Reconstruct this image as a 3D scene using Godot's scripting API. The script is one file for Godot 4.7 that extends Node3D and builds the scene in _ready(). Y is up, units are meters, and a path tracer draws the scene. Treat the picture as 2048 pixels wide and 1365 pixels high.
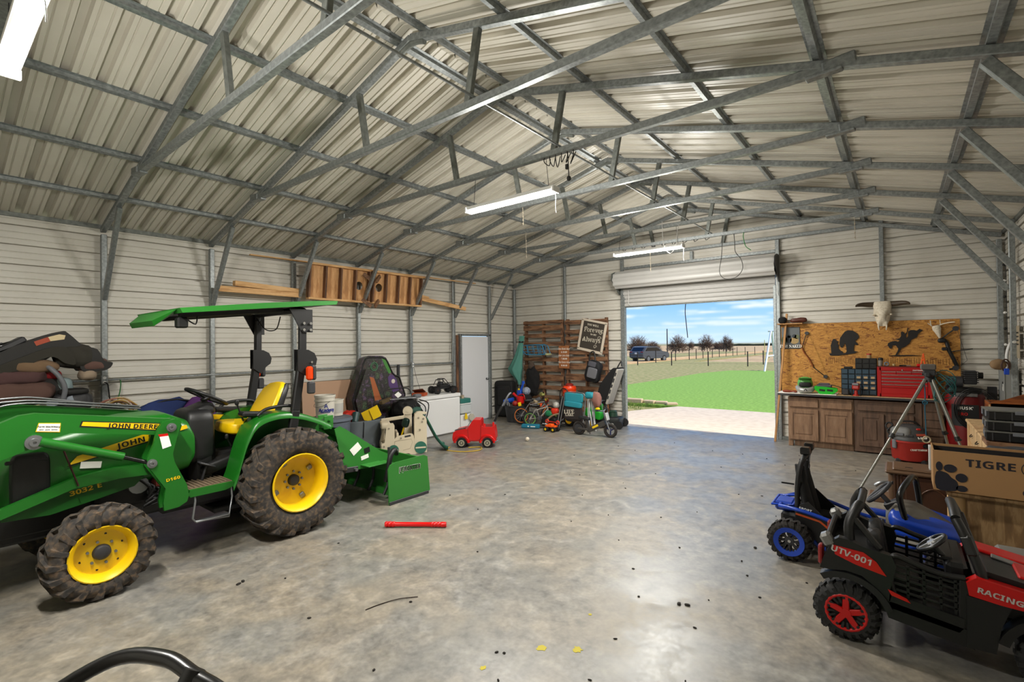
extends Node3D

var mats := {}
var used := {}
var texs := {}
var rng := RandomNumberGenerator.new()

# collects triangles of one part
class G:
	var v := PackedVector3Array()
	var n := PackedVector3Array()
	var t := PackedVector2Array()
	var X := Transform3D.IDENTITY
	func at(p: Vector3, rot := Vector3.ZERO) -> G:
		X = Transform3D(Basis.from_euler(rot * PI / 180.0), p); return self
	func home() -> G:
		X = Transform3D.IDENTITY; return self
	func tri(a: Vector3, b: Vector3, c: Vector3, na: Vector3, nb: Vector3, nc: Vector3, ua := Vector2.ZERO, ub := Vector2.ZERO, uc := Vector2.ZERO) -> void:
		if (c - a).cross(b - a).dot(na + nb + nc) < 0:
			var s := b; b = c; c = s
			s = nb; nb = nc; nc = s
			var q := ub; ub = uc; uc = q
		v.append(X * a); v.append(X * b); v.append(X * c)
		n.append(X.basis * na); n.append(X.basis * nb); n.append(X.basis * nc)
		t.append(ua); t.append(ub); t.append(uc)
	func f3(a: Vector3, b: Vector3, c: Vector3, out := Vector3.ZERO) -> G:
		var m := (c - a).cross(b - a)
		if m.length_squared() < 1e-18: return self
		m = m.normalized()
		if out != Vector3.ZERO and m.dot(out) < 0: m = -m
		tri(a, b, c, m, m, m); return self
	func q(a: Vector3, b: Vector3, c: Vector3, d: Vector3, out := Vector3.ZERO) -> G:
		f3(a, b, c, out); f3(a, c, d, out); return self
	func quv(a: Vector3, b: Vector3, c: Vector3, d: Vector3) -> G:   # picture quad: a top left, b top right, c bottom right, d bottom left
		var m := (d - a).cross(b - a).normalized()
		tri(a, b, c, m, m, m, Vector2(0, 0), Vector2(1, 0), Vector2(1, 1))
		tri(a, c, d, m, m, m, Vector2(0, 0), Vector2(1, 1), Vector2(0, 1)); return self
	func box(c: Vector3, s: Vector3, b := 0.0, rot := Vector3.ZERO) -> G:
		var B := Basis.from_euler(rot * PI / 180.0)
		var h := s * 0.5
		b = min(b, min(h.x, min(h.y, h.z)) * 0.98)
		for i in 3:
			var j := (i + 1) % 3
			var k := (i + 2) % 3
			for sg in [-1.0, 1.0]:
				var p := []
				for w in [[-1, -1], [1, -1], [1, 1], [-1, 1]]:
					var e := Vector3.ZERO
					e[i] = h[i] * sg; e[j] = (h[j] - b) * w[0]; e[k] = (h[k] - b) * w[1]
					p.append(c + B * e)
				var o := Vector3.ZERO; o[i] = sg
				q(p[0], p[1], p[2], p[3], B * o)
			if b > 0:
				for sj in [-1.0, 1.0]:
					for sk in [-1.0, 1.0]:
						var p := []
						for w in [[0, -1], [0, 1], [1, 1], [1, -1]]:
							var e := Vector3.ZERO
							e[i] = (h[i] - b) * w[1]
							e[j] = (h[j] - (b if w[0] else 0.0)) * sj
							e[k] = (h[k] - (0.0 if w[0] else b)) * sk
							p.append(c + B * e)
						var o := Vector3.ZERO; o[j] = sj; o[k] = sk
						q(p[0], p[1], p[2], p[3], B * o)
		if b > 0:
			for sx in [-1.0, 1.0]:
				for sy in [-1.0, 1.0]:
					for sz in [-1.0, 1.0]:
						var o := Vector3(sx, sy, sz)
						f3(c + B * (o * (h - Vector3(0, b, b))), c + B * (o * (h - Vector3(b, 0, b))), c + B * (o * (h - Vector3(b, b, 0))), B * o)
		return self
	func bar(a: Vector3, b: Vector3, w: float, h: float, bev := 0.0, up := Vector3.UP) -> G:   # box beam from a to b: w across, h along up
		var d := (b - a)
		var zz := d.normalized()
		if abs(zz.dot(up)) > 0.999: up = Vector3.RIGHT
		var xx := up.cross(zz).normalized()
		var yy := zz.cross(xx)
		var keep := X
		X = X * Transform3D(Basis(xx, yy, zz), (a + b) * 0.5)
		box(Vector3.ZERO, Vector3(w, h, d.length()), bev)
		X = keep; return self
	static func frame(d: Vector3) -> Array:
		var u := Vector3.UP if abs(d.dot(Vector3.UP)) < 0.95 else Vector3.RIGHT
		var x := u.cross(d).normalized()
		return [x, d.cross(x)]
	func cyl(a: Vector3, b: Vector3, r1: float, r2 := -1.0, seg := 14, caps := true) -> G:
		if r2 < 0: r2 = r1
		var d := (b - a).normalized()
		var fr := G.frame(d)
		var sl: float = (r1 - r2) / max(a.distance_to(b), 1e-6)
		for i in seg:
			var t0 := TAU * i / seg
			var t1 := TAU * (i + 1) / seg
			var e0: Vector3 = fr[0] * cos(t0) + fr[1] * sin(t0)
			var e1: Vector3 = fr[0] * cos(t1) + fr[1] * sin(t1)
			var n0: Vector3 = (e0 + d * sl).normalized()
			var n1: Vector3 = (e1 + d * sl).normalized()
			tri(a + e0 * r1, a + e1 * r1, b + e1 * r2, n0, n1, n1)
			tri(a + e0 * r1, b + e1 * r2, b + e0 * r2, n0, n1, n0)
			if caps:
				tri(a, a + e0 * r1, a + e1 * r1, -d, -d, -d)
				tri(b, b + e0 * r2, b + e1 * r2, d, d, d)
		return self
	func tube(pts: Array, r, seg := 8, closed := false) -> G:
		var m := pts.size()
		var rings := []
		var x := Vector3.ZERO
		for i in m:
			var a: Vector3 = pts[(i - 1 + m) % m] if (closed or i > 0) else pts[0]
			var b: Vector3 = pts[(i + 1) % m] if (closed or i < m - 1) else pts[m - 1]
			var d := (b - a).normalized()
			if x == Vector3.ZERO: x = G.frame(d)[0]
			x = (x - d * x.dot(d)).normalized()
			var y := d.cross(x)
			var rr: float = r[i] if r is Array else r
			var ring := []
			for k in seg:
				var an := TAU * k / seg
				var e := x * cos(an) + y * sin(an)
				ring.append([pts[i] + e * rr, e])
			rings.append(ring)
		var cnt := m if closed else m - 1
		for i in cnt:
			var A: Array = rings[i]
			var Bq: Array = rings[(i + 1) % m]
			for k in seg:
				var k2 := (k + 1) % seg
				tri(A[k][0], A[k2][0], Bq[k2][0], A[k][1], A[k2][1], Bq[k2][1])
				tri(A[k][0], Bq[k2][0], Bq[k][0], A[k][1], Bq[k2][1], Bq[k][1])
		if not closed:
			for e in [0, m - 1]:
				var d: Vector3 = (pts[0] - pts[1]).normalized() if e == 0 else (pts[m - 1] - pts[m - 2]).normalized()
				for k in seg: tri(pts[e], rings[e][k][0], rings[e][(k + 1) % seg][0], d, d, d)
		return self
	func lathe(prof: Array, o: Vector3, ax: Vector3, seg := 24, from := 0.0, to := TAU) -> G:   # prof: Vector2(radius, along axis)
		var fr := G.frame(ax)
		var m := prof.size()
		var sn := []
		for i in m - 1:
			var d: Vector2 = prof[i + 1] - prof[i]
			sn.append(Vector2(d.y, -d.x).normalized())
		for i in m - 1:
			var na: Vector2 = sn[i]
			var nb: Vector2 = sn[i]
			if i > 0 and sn[i - 1].dot(sn[i]) > 0.6: na = (sn[i - 1] + sn[i]).normalized()
			if i < m - 2 and sn[i + 1].dot(sn[i]) > 0.6: nb = (sn[i + 1] + sn[i]).normalized()
			for k in seg:
				var t0: float = lerp(from, to, float(k) / seg)
				var t1: float = lerp(from, to, float(k + 1) / seg)
				var e0: Vector3 = fr[0] * cos(t0) + fr[1] * sin(t0)
				var e1: Vector3 = fr[0] * cos(t1) + fr[1] * sin(t1)
				var a0: Vector3 = o + e0 * prof[i].x + ax * prof[i].y
				var a1: Vector3 = o + e1 * prof[i].x + ax * prof[i].y
				var b0: Vector3 = o + e0 * prof[i + 1].x + ax * prof[i + 1].y
				var b1: Vector3 = o + e1 * prof[i + 1].x + ax * prof[i + 1].y
				var na0: Vector3 = e0 * na.x + ax * na.y
				var na1: Vector3 = e1 * na.x + ax * na.y
				var nb0: Vector3 = e0 * nb.x + ax * nb.y
				var nb1: Vector3 = e1 * nb.x + ax * nb.y
				if prof[i].x > 1e-6: tri(a0, a1, b1, na0, na1, nb1)
				if prof[i + 1].x > 1e-6: tri(a0, b1, b0, na0, nb1, nb0)
		return self
	func ext(poly: Array, depth: float, o := Vector3.ZERO, ux := Vector3.RIGHT, uy := Vector3.UP, taper := 1.0) -> G:   # polygon in ux, uy through o, thick along ux x uy, centred
		var pv := PackedVector2Array(poly)
		var nz := ux.cross(uy).normalized()
		var idx := Geometry2D.triangulate_polygon(pv)
		var cen := Vector2.ZERO
		for p in pv: cen += p / pv.size()
		var at3 := func(p: Vector2, s: float) -> Vector3:
			var k := cen + (p - cen) * (taper if s > 0 else 1.0)
			return o + ux * k.x + uy * k.y + nz * (depth * 0.5 * s)
		for i in range(0, idx.size(), 3):
			for s in [-1.0, 1.0]:
				var w: Vector3 = nz * s
				tri(at3.call(pv[idx[i]], s), at3.call(pv[idx[i + 1]], s), at3.call(pv[idx[i + 2]], s), w, w, w)
		var ccw := 0.0
		var m := pv.size()
		for i in m: ccw += pv[i].cross(pv[(i + 1) % m])
		for i in m:
			var a := pv[i]
			var b := pv[(i + 1) % m]
			var e := (b - a).normalized()
			var o2 := Vector2(e.y, -e.x) * (1.0 if ccw > 0 else -1.0)
			q(at3.call(a, -1.0), at3.call(b, -1.0), at3.call(b, 1.0), at3.call(a, 1.0), ux * o2.x + uy * o2.y)
		return self
	func grid(rows: Array, wrap := false, ends := false) -> G:   # rows of points, smooth normals
		var R := rows.size()
		var C: int = rows[0].size()
		var nn := []
		for i in R:
			var r := []
			for j in C:
				var du: Vector3 = rows[i][(j + 1) % C if wrap else min(j + 1, C - 1)] - rows[i][(j - 1 + C) % C if wrap else max(j - 1, 0)]
				var dv: Vector3 = rows[min(i + 1, R - 1)][j] - rows[max(i - 1, 0)][j]
				var w := du.cross(dv)
				if w.length_squared() < 1e-16:
					w = Vector3.ZERO
				r.append(w.normalized())
			nn.append(r)
		if wrap:   # point outwards
			var s := 0.0
			for i in R:
				var cen := Vector3.ZERO
				for p in rows[i]: cen += p / C
				for j in C: s += nn[i][j].dot(rows[i][j] - cen)
			if s < 0:
				for i in R:
					for j in C: nn[i][j] = -nn[i][j]
		for i in R - 1:
			for j in (C if wrap else C - 1):
				var k := (j + 1) % C
				var fn: Vector3 = nn[i][j] + nn[i][k] + nn[i + 1][k] + nn[i + 1][j]
				var fa: Array = [nn[i][j], nn[i][k], nn[i + 1][k], nn[i + 1][j]]
				for z in 4:
					if fa[z] == Vector3.ZERO: fa[z] = fn.normalized()
				if rows[i][j] != rows[i][k]: tri(rows[i][j], rows[i][k], rows[i + 1][k], fa[0], fa[1], fa[2])
				if rows[i + 1][j] != rows[i + 1][k]: tri(rows[i][j], rows[i + 1][k], rows[i + 1][j], fa[0], fa[2], fa[3])
		if ends and wrap:
			for i in [0, R - 1]:
				var cen := Vector3.ZERO
				var o := Vector3.ZERO
				for p in rows[i]: cen += p / C
				for p in rows[1 if i == 0 else R - 2]: o += (cen - p) / C
				for j in C: f3(cen, rows[i][j], rows[i][(j + 1) % C], o)
		return self
	func sup(c: Vector3, s: Vector3, e := 0.5, rot := Vector3.ZERO, seg := 16, rg := 10) -> G:   # super-ellipsoid: e 1 ball, e 0.2 soft box; s full size
		var B := Basis.from_euler(rot * PI / 180.0)
		var rows := []
		for i in rg + 1:
			var ph := -PI / 2 + PI * i / rg
			var r := []
			for j in seg:
				var th := TAU * j / seg
				var cp: float = pow(abs(cos(ph)), e) * sign(cos(ph)) if i > 0 and i < rg else 0.0
				r.append(c + B * Vector3(0.5 * s.x * cp * pow(abs(cos(th)), e) * sign(cos(th)), 0.5 * s.y * pow(abs(sin(ph)), e) * sign(sin(ph)), 0.5 * s.z * cp * pow(abs(sin(th)), e) * sign(sin(th))))
			rows.append(r)
		return grid(rows, true)
	func add(o: G) -> G:
		for i in o.v.size():
			v.append(X * o.v[i]); n.append(X.basis * o.n[i]); t.append(o.t[i])
		return self
	func mesh() -> ArrayMesh:
		var a := []
		a.resize(Mesh.ARRAY_MAX)
		a[Mesh.ARRAY_VERTEX] = v; a[Mesh.ARRAY_NORMAL] = n; a[Mesh.ARRAY_TEX_UV] = t
		var m := ArrayMesh.new()
		m.add_surface_from_arrays(Mesh.PRIMITIVE_TRIANGLES, a)
		return m

func V(x: float, y: float, z: float) -> Vector3: return Vector3(x, y, z)
func P2(a: Array) -> Array:   # flat numbers to points
	var r := []
	for i in range(0, a.size(), 2): r.append(Vector2(a[i], a[i + 1]))
	return r
func P3(a: Array) -> Array:
	var r := []
	for i in range(0, a.size(), 3): r.append(Vector3(a[i], a[i + 1], a[i + 2]))
	return r
func soft(pts: Array, k := 6, closed := false) -> Array:   # Catmull-Rom through the points
	var m := pts.size()
	var out := []
	for i in (m if closed else m - 1):
		var p0 = pts[(i - 1 + m) % m] if (closed or i > 0) else pts[0]
		var p1 = pts[i]
		var p2 = pts[(i + 1) % m]
		var p3 = pts[(i + 2) % m] if (closed or i < m - 2) else pts[m - 1]
		for j in k:
			out.append(p1.cubic_interpolate(p2, p0, p3, float(j) / k))
	if not closed: out.append(pts[m - 1])
	return out
func circ(c: Vector3, r: float, ax: Vector3, seg := 24, from := 0.0, to := TAU) -> Array:
	var fr = G.frame(ax)
	var out := []
	for i in seg:
		var t: float = lerp(from, to, float(i) / (seg if to - from > 6.28 else seg - 1))
		out.append(c + fr[0] * cos(t) * r + fr[1] * sin(t) * r)
	return out
func disc2(r: float, seg := 20, c := Vector2.ZERO, ry := -1.0) -> Array:
	var out := []
	for i in seg: out.append(c + Vector2(cos(TAU * i / seg) * r, sin(TAU * i / seg) * (ry if ry > 0 else r)))
	return out

func numbered(called: String) -> String:
	used[called] = used.get(called, -1) + 1
	return called if used[called] == 0 else "%s_%03d" % [called, used[called]]
func put(called: String, g, m, parent: Node = null, label := "") -> MeshInstance3D:   # one part
	var o := MeshInstance3D.new()
	o.mesh = g if g is Mesh else g.mesh()
	o.material_override = m
	o.name = called if parent else numbered(called)
	(parent if parent else self).add_child(o, true)
	if label: o.set_meta("label", label)
	return o
func tag(o: Node, label: String, category: String, group := "", kind := "") -> Node:
	if kind == "structure": pass
	o.set_meta("label", label); o.set_meta("category", category)
	if group: o.set_meta("group", group)
	if kind: o.set_meta("kind", kind)
	return o
func thing(called: String, label: String, category: String, p := Vector3.ZERO, turn := 0.0, group := "") -> Node3D:
	var o := Node3D.new()
	o.name = numbered(called)
	add_child(o, true)
	o.position = p; o.rotation_degrees.y = turn
	tag(o, label, category, group)
	return o
func struct(called: String) -> Node3D:
	var o := Node3D.new()
	o.name = called
	add_child(o, true)
	o.set_meta("kind", "structure")
	return o
func copy(o: Node3D, label := "", p := Vector3.ZERO, turn := 0.0) -> Node3D:
	var c: Node3D = o.duplicate()
	c.name = numbered(String(o.name).rstrip("0123456789").trim_suffix("_"))
	add_child(c, true)
	c.position = p; c.rotation_degrees.y = turn
	if label: c.set_meta("label", label)
	return c
func text(s: String, h: float, m, parent: Node, p: Vector3, rot := Vector3.ZERO, depth := 0.002, font := "Droid Sans", bold := true, called := "lettering", stretch := 1.0) -> MeshInstance3D:
	var f := SystemFont.new()
	f.font_names = PackedStringArray([font])
	f.font_weight = 700 if bold else 400
	var tm := TextMesh.new()
	tm.font = f; tm.text = s; tm.font_size = 32
	tm.pixel_size = h / 32.0 * 1.38
	tm.depth = depth
	var o := put(called, tm, m, parent)
	o.position = p; o.rotation_degrees = rot
	o.scale = Vector3(stretch, 1, 1)
	return o

# materials
func mat(key: String, c: Color = Color.WHITE, rough := 0.6, metal := 0.0) -> StandardMaterial3D:
	if mats.has(key): return mats[key]
	var m := StandardMaterial3D.new()
	m.albedo_color = c; m.roughness = rough; m.metallic = metal
	m.cull_mode = BaseMaterial3D.CULL_DISABLED
	mats[key] = m
	return m
func noise(sd: int, freq: float, oct := 4, type := FastNoiseLite.TYPE_SIMPLEX_SMOOTH, warp := 0.0) -> FastNoiseLite:
	var f := FastNoiseLite.new()
	f.seed = sd; f.frequency = freq; f.noise_type = type
	f.fractal_octaves = oct
	if warp > 0:
		f.domain_warp_enabled = true; f.domain_warp_amplitude = warp; f.domain_warp_frequency = freq * 1.5
	return f
func ramp_tex(key: String, f: FastNoiseLite, size: int, stops: Array, sx := 1.0, sy := 1.0) -> ImageTexture:   # seamless noise looked up in a colour ramp; stops: offset, Color
	if texs.has(key): return texs[key]
	var src := f.get_seamless_image(size, size, false, false, 0.12)
	src.convert(Image.FORMAT_L8)
	var d := src.get_data()
	var g := Gradient.new()
	g.offsets = PackedFloat32Array(); g.colors = PackedColorArray()
	for i in range(0, stops.size(), 2): g.add_point(stops[i], stops[i + 1])
	var lut := PackedByteArray()
	for i in 256:
		var c := g.sample(i / 255.0)
		lut.append(int(c.r * 255)); lut.append(int(c.g * 255)); lut.append(int(c.b * 255))
	var out := PackedByteArray()
	out.resize(size * size * 3)
	for i in size * size:
		var k := d[i] * 3
		out[i * 3] = lut[k]; out[i * 3 + 1] = lut[k + 1]; out[i * 3 + 2] = lut[k + 2]
	var im := Image.create_from_data(size, size, false, Image.FORMAT_RGB8, out)
	texs[key] = ImageTexture.create_from_image(im)
	return texs[key]
func tri_mat(key: String, tex: Texture2D, per_m: Vector3, rough := 0.7, metal := 0.0, world := false, tint := Color.WHITE) -> StandardMaterial3D:
	if mats.has(key): return mats[key]
	var m := mat(key, tint, rough, metal)
	m.albedo_texture = tex
	m.uv1_triplanar = true; m.uv1_world_triplanar = world
	m.uv1_scale = per_m
	return m
func bump(m: StandardMaterial3D, key: String, f: FastNoiseLite, size: int, scale := 0.5) -> StandardMaterial3D:
	if not texs.has(key):
		var im := f.get_seamless_image(size, size, false, false, 0.12)
		im.convert(Image.FORMAT_RGBA8)
		im.bump_map_to_normal_map(4.0)
		texs[key] = ImageTexture.create_from_image(im)
	m.normal_enabled = true; m.normal_texture = texs[key]; m.normal_scale = scale
	return m

const XL := -7.97
const XR := 1.24
const ZB := -10.1
const ZF := 2.1
const XC := -3.365
const SL := 0.267
var frame_z: Array = []

func roof_y(x: float) -> float: return 3.385 + SL * (4.605 - abs(x - XC))   # inner face of the roof sheets
func rafter_y(x: float) -> float: return 3.28 + SL * (4.605 - abs(x - XC))  # under side of the rafters

func _ready() -> void:
	rng.seed = 7
	set_camera()
	set_sky()
	set_lights()
	make_materials()
	build_shell()
	build_frames()
	build_back_wall_parts()
	build_outdoors()
	build_all()

func set_camera() -> void:
	var cam = Camera3D.new()
	cam.name = "camera"
	add_child(cam)
	cam.transform = Transform3D(Basis(V(0.78201795, -0.01218477, -0.62313679), V(0.0154862, 0.99988, -0.00011688), V(0.62306349, -0.00955862, 0.78211286)).orthonormalized(), V(0, 1.7816, 0))
	cam.fov = 70.236
	cam.near = 0.05; cam.far = 2000
	cam.current = true

func set_sky() -> void:
	var W = 2048
	var Hh = 1024
	var d = PackedByteArray()
	d.resize(W * Hh * 3)
	var nz = noise(11, 0.012, 5)
	var n2 = noise(5, 0.05, 4)
	# clouds seen through the roller door: azimuth, elevation, half width, half height in degrees
	var cl = [-23.93, 4.0, 0.7, 0.26, -21.66, 3.72, 0.15, 0.1, -24.93, 1.99, 0.3, 0.12, -22.94, 1.11, 0.44, 0.15, -20.64, 1.87, 0.18, 0.07, -17.95, 1.87, 0.55, 0.17, -19.48, 1.26, 0.35, 0.1, -19.01, 0.75, 0.2, 0.08, -15.35, 2.21, 0.45, 0.18, -14.17, 2.98, 0.3, 0.16, -13.14, 3.01, 0.44, 0.1, -11.48, 2.92, 0.58, 0.2, -10.58, 1.35, 0.35, 0.13, -12.44, 0.3, 0.2, 0.1, -14.76, 0.27, 0.24, 0.08, -16.5, 0.88, 0.2, 0.08, -13.99, 2.3, 0.22, 0.07]
	var low = Color(0.80, 0.90, 0.975)
	var mid = Color(0.50, 0.74, 0.985)
	var top = Color(0.20, 0.42, 0.80)
	for j in Hh:
		var el = 90.0 - 180.0 * (j + 0.5) / Hh
		var base = low.lerp(mid, clamp(el / 5.5, 0, 1)) if el < 5.5 else mid.lerp(top, clamp((el - 5.5) / 60.0, 0, 1))
		if el < 0: base = Color(0.62, 0.62, 0.52)
		for i in W:
			var c = base
			if el > 0.0 and el < 70.0:
				var az = 360.0 * (i + 0.5) / W - 180.0
				var a = 0.0
				if az > -27.0 and az < -8.0 and el < 7.0:
					for k in range(0, cl.size(), 4):
						var dx: float = (az - cl[k]) / (cl[k + 2] * 1.15)
						var dy: float = (el - cl[k + 1]) / (cl[k + 3] * 2.3)
						var rr = dx * dx + dy * dy
						if rr < 2.2: a = max(a, clamp(1.35 - rr + 0.3 * n2.get_noise_2d(i * 9.0, j * 9.0), 0, 1))
				else:
					var sc: float = 40.0 / (el + 8.0)
					a = clamp((nz.get_noise_2d(i * 0.9, j * 2.2 * (0.6 + 0.4 * sc)) - 0.12) * 4.5, 0, 1) * clamp(el / 3.0, 0, 1) * 0.9
				if a > 0: c = base.lerp(Color(0.97, 0.975, 0.985), a)
			var o = (j * W + i) * 3
			d[o] = int(c.r * 255); d[o + 1] = int(c.g * 255); d[o + 2] = int(c.b * 255)
	var pm = PanoramaSkyMaterial.new()
	pm.panorama = ImageTexture.create_from_image(Image.create_from_data(W, Hh, false, Image.FORMAT_RGB8, d))
	var sky = Sky.new()
	sky.sky_material = pm
	var e = Environment.new()
	e.background_mode = Environment.BG_SKY
	e.sky = sky
	e.background_energy_multiplier = 1.2
	e.tonemap_mode = Environment.TONE_MAPPER_LINEAR
	e.tonemap_exposure = 1.0
	e.sdfgi_enabled = true; e.ssao_enabled = true; e.ssil_enabled = true
	var we = WorldEnvironment.new()
	we.name = "world_environment"
	we.environment = e
	add_child(we)

func set_lights() -> void:
	var sun = DirectionalLight3D.new()
	sun.name = "sun"
	add_child(sun)
	sun.look_at_from_position(V(30, 34, -3.2), Vector3.ZERO)
	sun.light_color = Color(1.0, 0.95, 0.87)
	sun.light_energy = 2.0
	sun.light_angular_distance = 0.6
	sun.shadow_enabled = true

func make_materials() -> void:
	var spang = ramp_tex("spangle", noise(3, 0.05, 3, FastNoiseLite.TYPE_CELLULAR), 256, [0.0, Color(0.46, 0.48, 0.48), 0.5, Color(0.56, 0.58, 0.58), 1.0, Color(0.66, 0.68, 0.68)])
	var gm = tri_mat("galv", spang, V(2, 2, 2), 0.42, 0.55, true)
	gm.uv1_triplanar_sharpness = 4.0
	tri_mat("galv_dull", spang, V(1.2, 1.2, 1.2), 0.55, 0.35, true, Color(0.80, 0.80, 0.77))
	# sheet metal: painted off-white, faint film of dust in patches
	var pan = ramp_tex("panel", noise(21, 0.006, 4, FastNoiseLite.TYPE_SIMPLEX_SMOOTH, 12.0), 512, [0.0, Color(0.755, 0.735, 0.69), 0.4, Color(0.80, 0.785, 0.745), 1.0, Color(0.825, 0.81, 0.77)])
	tri_mat("panel", pan, V(0.35, 0.35, 0.35), 0.42, 0.0, true)
	tri_mat("roofing", pan, V(0.3, 0.3, 0.3), 0.38, 0.0, true, Color(1.0, 0.995, 0.98))
	make_floor_mat()
	mat("chrome", Color(0.82, 0.82, 0.82), 0.22, 0.95)
	mat("steel", Color(0.55, 0.56, 0.57), 0.35, 0.8)
	mat("black", Color(0.055, 0.055, 0.058), 0.5)
	mat("black_gloss", Color(0.04, 0.04, 0.042), 0.28)
	mat("black_cloth", Color(0.075, 0.072, 0.075), 0.95)
	mat("rubber", Color(0.085, 0.082, 0.08), 0.8)
	mat("white", Color(0.88, 0.88, 0.87), 0.4)
	mat("white_ink", Color(0.93, 0.93, 0.90), 0.6)
	mat("black_ink", Color(0.03, 0.03, 0.03), 0.6)
	mat("red_plastic", Color(0.78, 0.05, 0.05), 0.32)
	mat("grey", Color(0.42, 0.43, 0.45), 0.5)
	mat("dark_grey", Color(0.18, 0.18, 0.19), 0.55)
	mat("glass_dark", Color(0.05, 0.06, 0.07), 0.06)
	mat("yellow", Color(0.93, 0.78, 0.06), 0.4)
	mat("orange", Color(0.92, 0.35, 0.06), 0.4)
	mat("blue", Color(0.07, 0.25, 0.68), 0.4)
	mat("green_plastic", Color(0.12, 0.62, 0.16), 0.4)
	mat("teal", Color(0.12, 0.62, 0.66), 0.6)
	wood_mat("plywood", Color(0.86, 0.67, 0.46), Color(0.74, 0.53, 0.33), V(3, 0.5, 3))
	wood_mat("lumber", Color(0.88, 0.71, 0.50), Color(0.78, 0.59, 0.38), V(3, 3, 0.35))
	wood_mat("old_board", Color(0.56, 0.41, 0.29), Color(0.36, 0.24, 0.16), V(0.5, 4, 4))
	wood_mat("old_board_up", Color(0.50, 0.35, 0.24), Color(0.33, 0.22, 0.15), V(4, 0.5, 4))
	wood_mat("cabinet_brown", Color(0.52, 0.40, 0.30), Color(0.46, 0.345, 0.255), V(4, 0.6, 4), 0.5)
	wood_mat("cabinet_dark", Color(0.38, 0.285, 0.22), Color(0.33, 0.245, 0.19), V(4, 0.6, 4), 0.5)
	wood_mat("pale_wood", Color(0.86, 0.74, 0.56), Color(0.76, 0.61, 0.43), V(4, 0.6, 4), 0.55)
	wood_mat("stick_wood", Color(0.71, 0.53, 0.33), Color(0.58, 0.41, 0.24), V(6, 0.6, 6))

func wood_mat(key: String, a: Color, b: Color, sc: Vector3, rough := 0.7) -> void:
	var tx = ramp_tex("wood_" + key, noise(key.hash() % 1000, 0.012, 4, FastNoiseLite.TYPE_SIMPLEX_SMOOTH, 30.0), 256, [0.0, b.darkened(0.15), 0.35, b, 0.5, a, 0.62, a.lerp(b, 0.6), 0.75, a, 1.0, a.lightened(0.08)])
	tri_mat(key, tx, sc, rough)

func make_floor_mat() -> void:
	var S = 1024
	var ims = []
	var rg = noise(37, 0.008, 5, FastNoiseLite.TYPE_SIMPLEX_SMOOTH, 34.0)
	rg.fractal_type = FastNoiseLite.FRACTAL_RIDGED
	for f in [noise(31, 0.0045, 5, FastNoiseLite.TYPE_SIMPLEX_SMOOTH, 40.0), rg, noise(39, 0.11, 4)]:
		var im: Image = f.get_seamless_image(S, S, false, false, 0.1)
		im.convert(Image.FORMAT_L8)
		ims.append(im.get_data())
	var A: PackedByteArray = ims[0]
	var B: PackedByteArray = ims[1]
	var C: PackedByteArray = ims[2]
	var out = PackedByteArray()
	out.resize(S * S * 3)
	var ro = PackedByteArray()
	ro.resize(S * S)
	for i in S * S:
		var a = A[i] / 255.0
		var b = B[i] / 255.0
		var c = C[i] / 255.0
		var k: float = smoothstep(0.25, 0.75, a)            # dusty tan against sealed grey
		var s: float = smoothstep(0.62, 0.9, b)             # pale trowel scuffs
		var dk: float = smoothstep(0.38, 0.12, b)           # dark smears
		var w: float = 0.87 + 0.09 * s - 0.09 * dk + (c - 0.5) * 0.20
		var o = i * 3
		out[o] = int(clamp(lerp(0.575, 0.595, k) * w, 0, 1) * 255); out[o + 1] = int(clamp(lerp(0.57, 0.565, k) * w, 0, 1) * 255); out[o + 2] = int(clamp(lerp(0.555, 0.515, k) * w, 0, 1) * 255)
		ro[i] = int(clamp(0.38 + 0.10 * k + 0.10 * s + 0.14 * (c - 0.5), 0.1, 0.9) * 255)
	var m = tri_mat("concrete", ImageTexture.create_from_image(Image.create_from_data(S, S, false, Image.FORMAT_RGB8, out)), V(0.21, 0.21, 0.21), 1.0, 0.0, true)
	m.roughness_texture = ImageTexture.create_from_image(Image.create_from_data(S, S, false, Image.FORMAT_L8, ro))
	m.metallic_specular = 0.75
	m.detail_enabled = true
	m.detail_blend_mode = BaseMaterial3D.BLEND_MODE_MUL
	m.detail_uv_layer = BaseMaterial3D.DETAIL_UV_2
	m.uv2_triplanar = true; m.uv2_world_triplanar = true
	m.uv2_scale = V(0.63, 0.63, 0.63)
	m.detail_albedo = ramp_tex("concrete_fine", noise(41, 0.02, 5, FastNoiseLite.TYPE_SIMPLEX_SMOOTH, 22.0), 512, [0.0, Color(0.74, 0.74, 0.73), 0.25, Color(0.88, 0.88, 0.87), 0.5, Color(0.94, 0.935, 0.92), 0.7, Color(0.99, 0.98, 0.95), 1.0, Color(1, 1, 1)])

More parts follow.
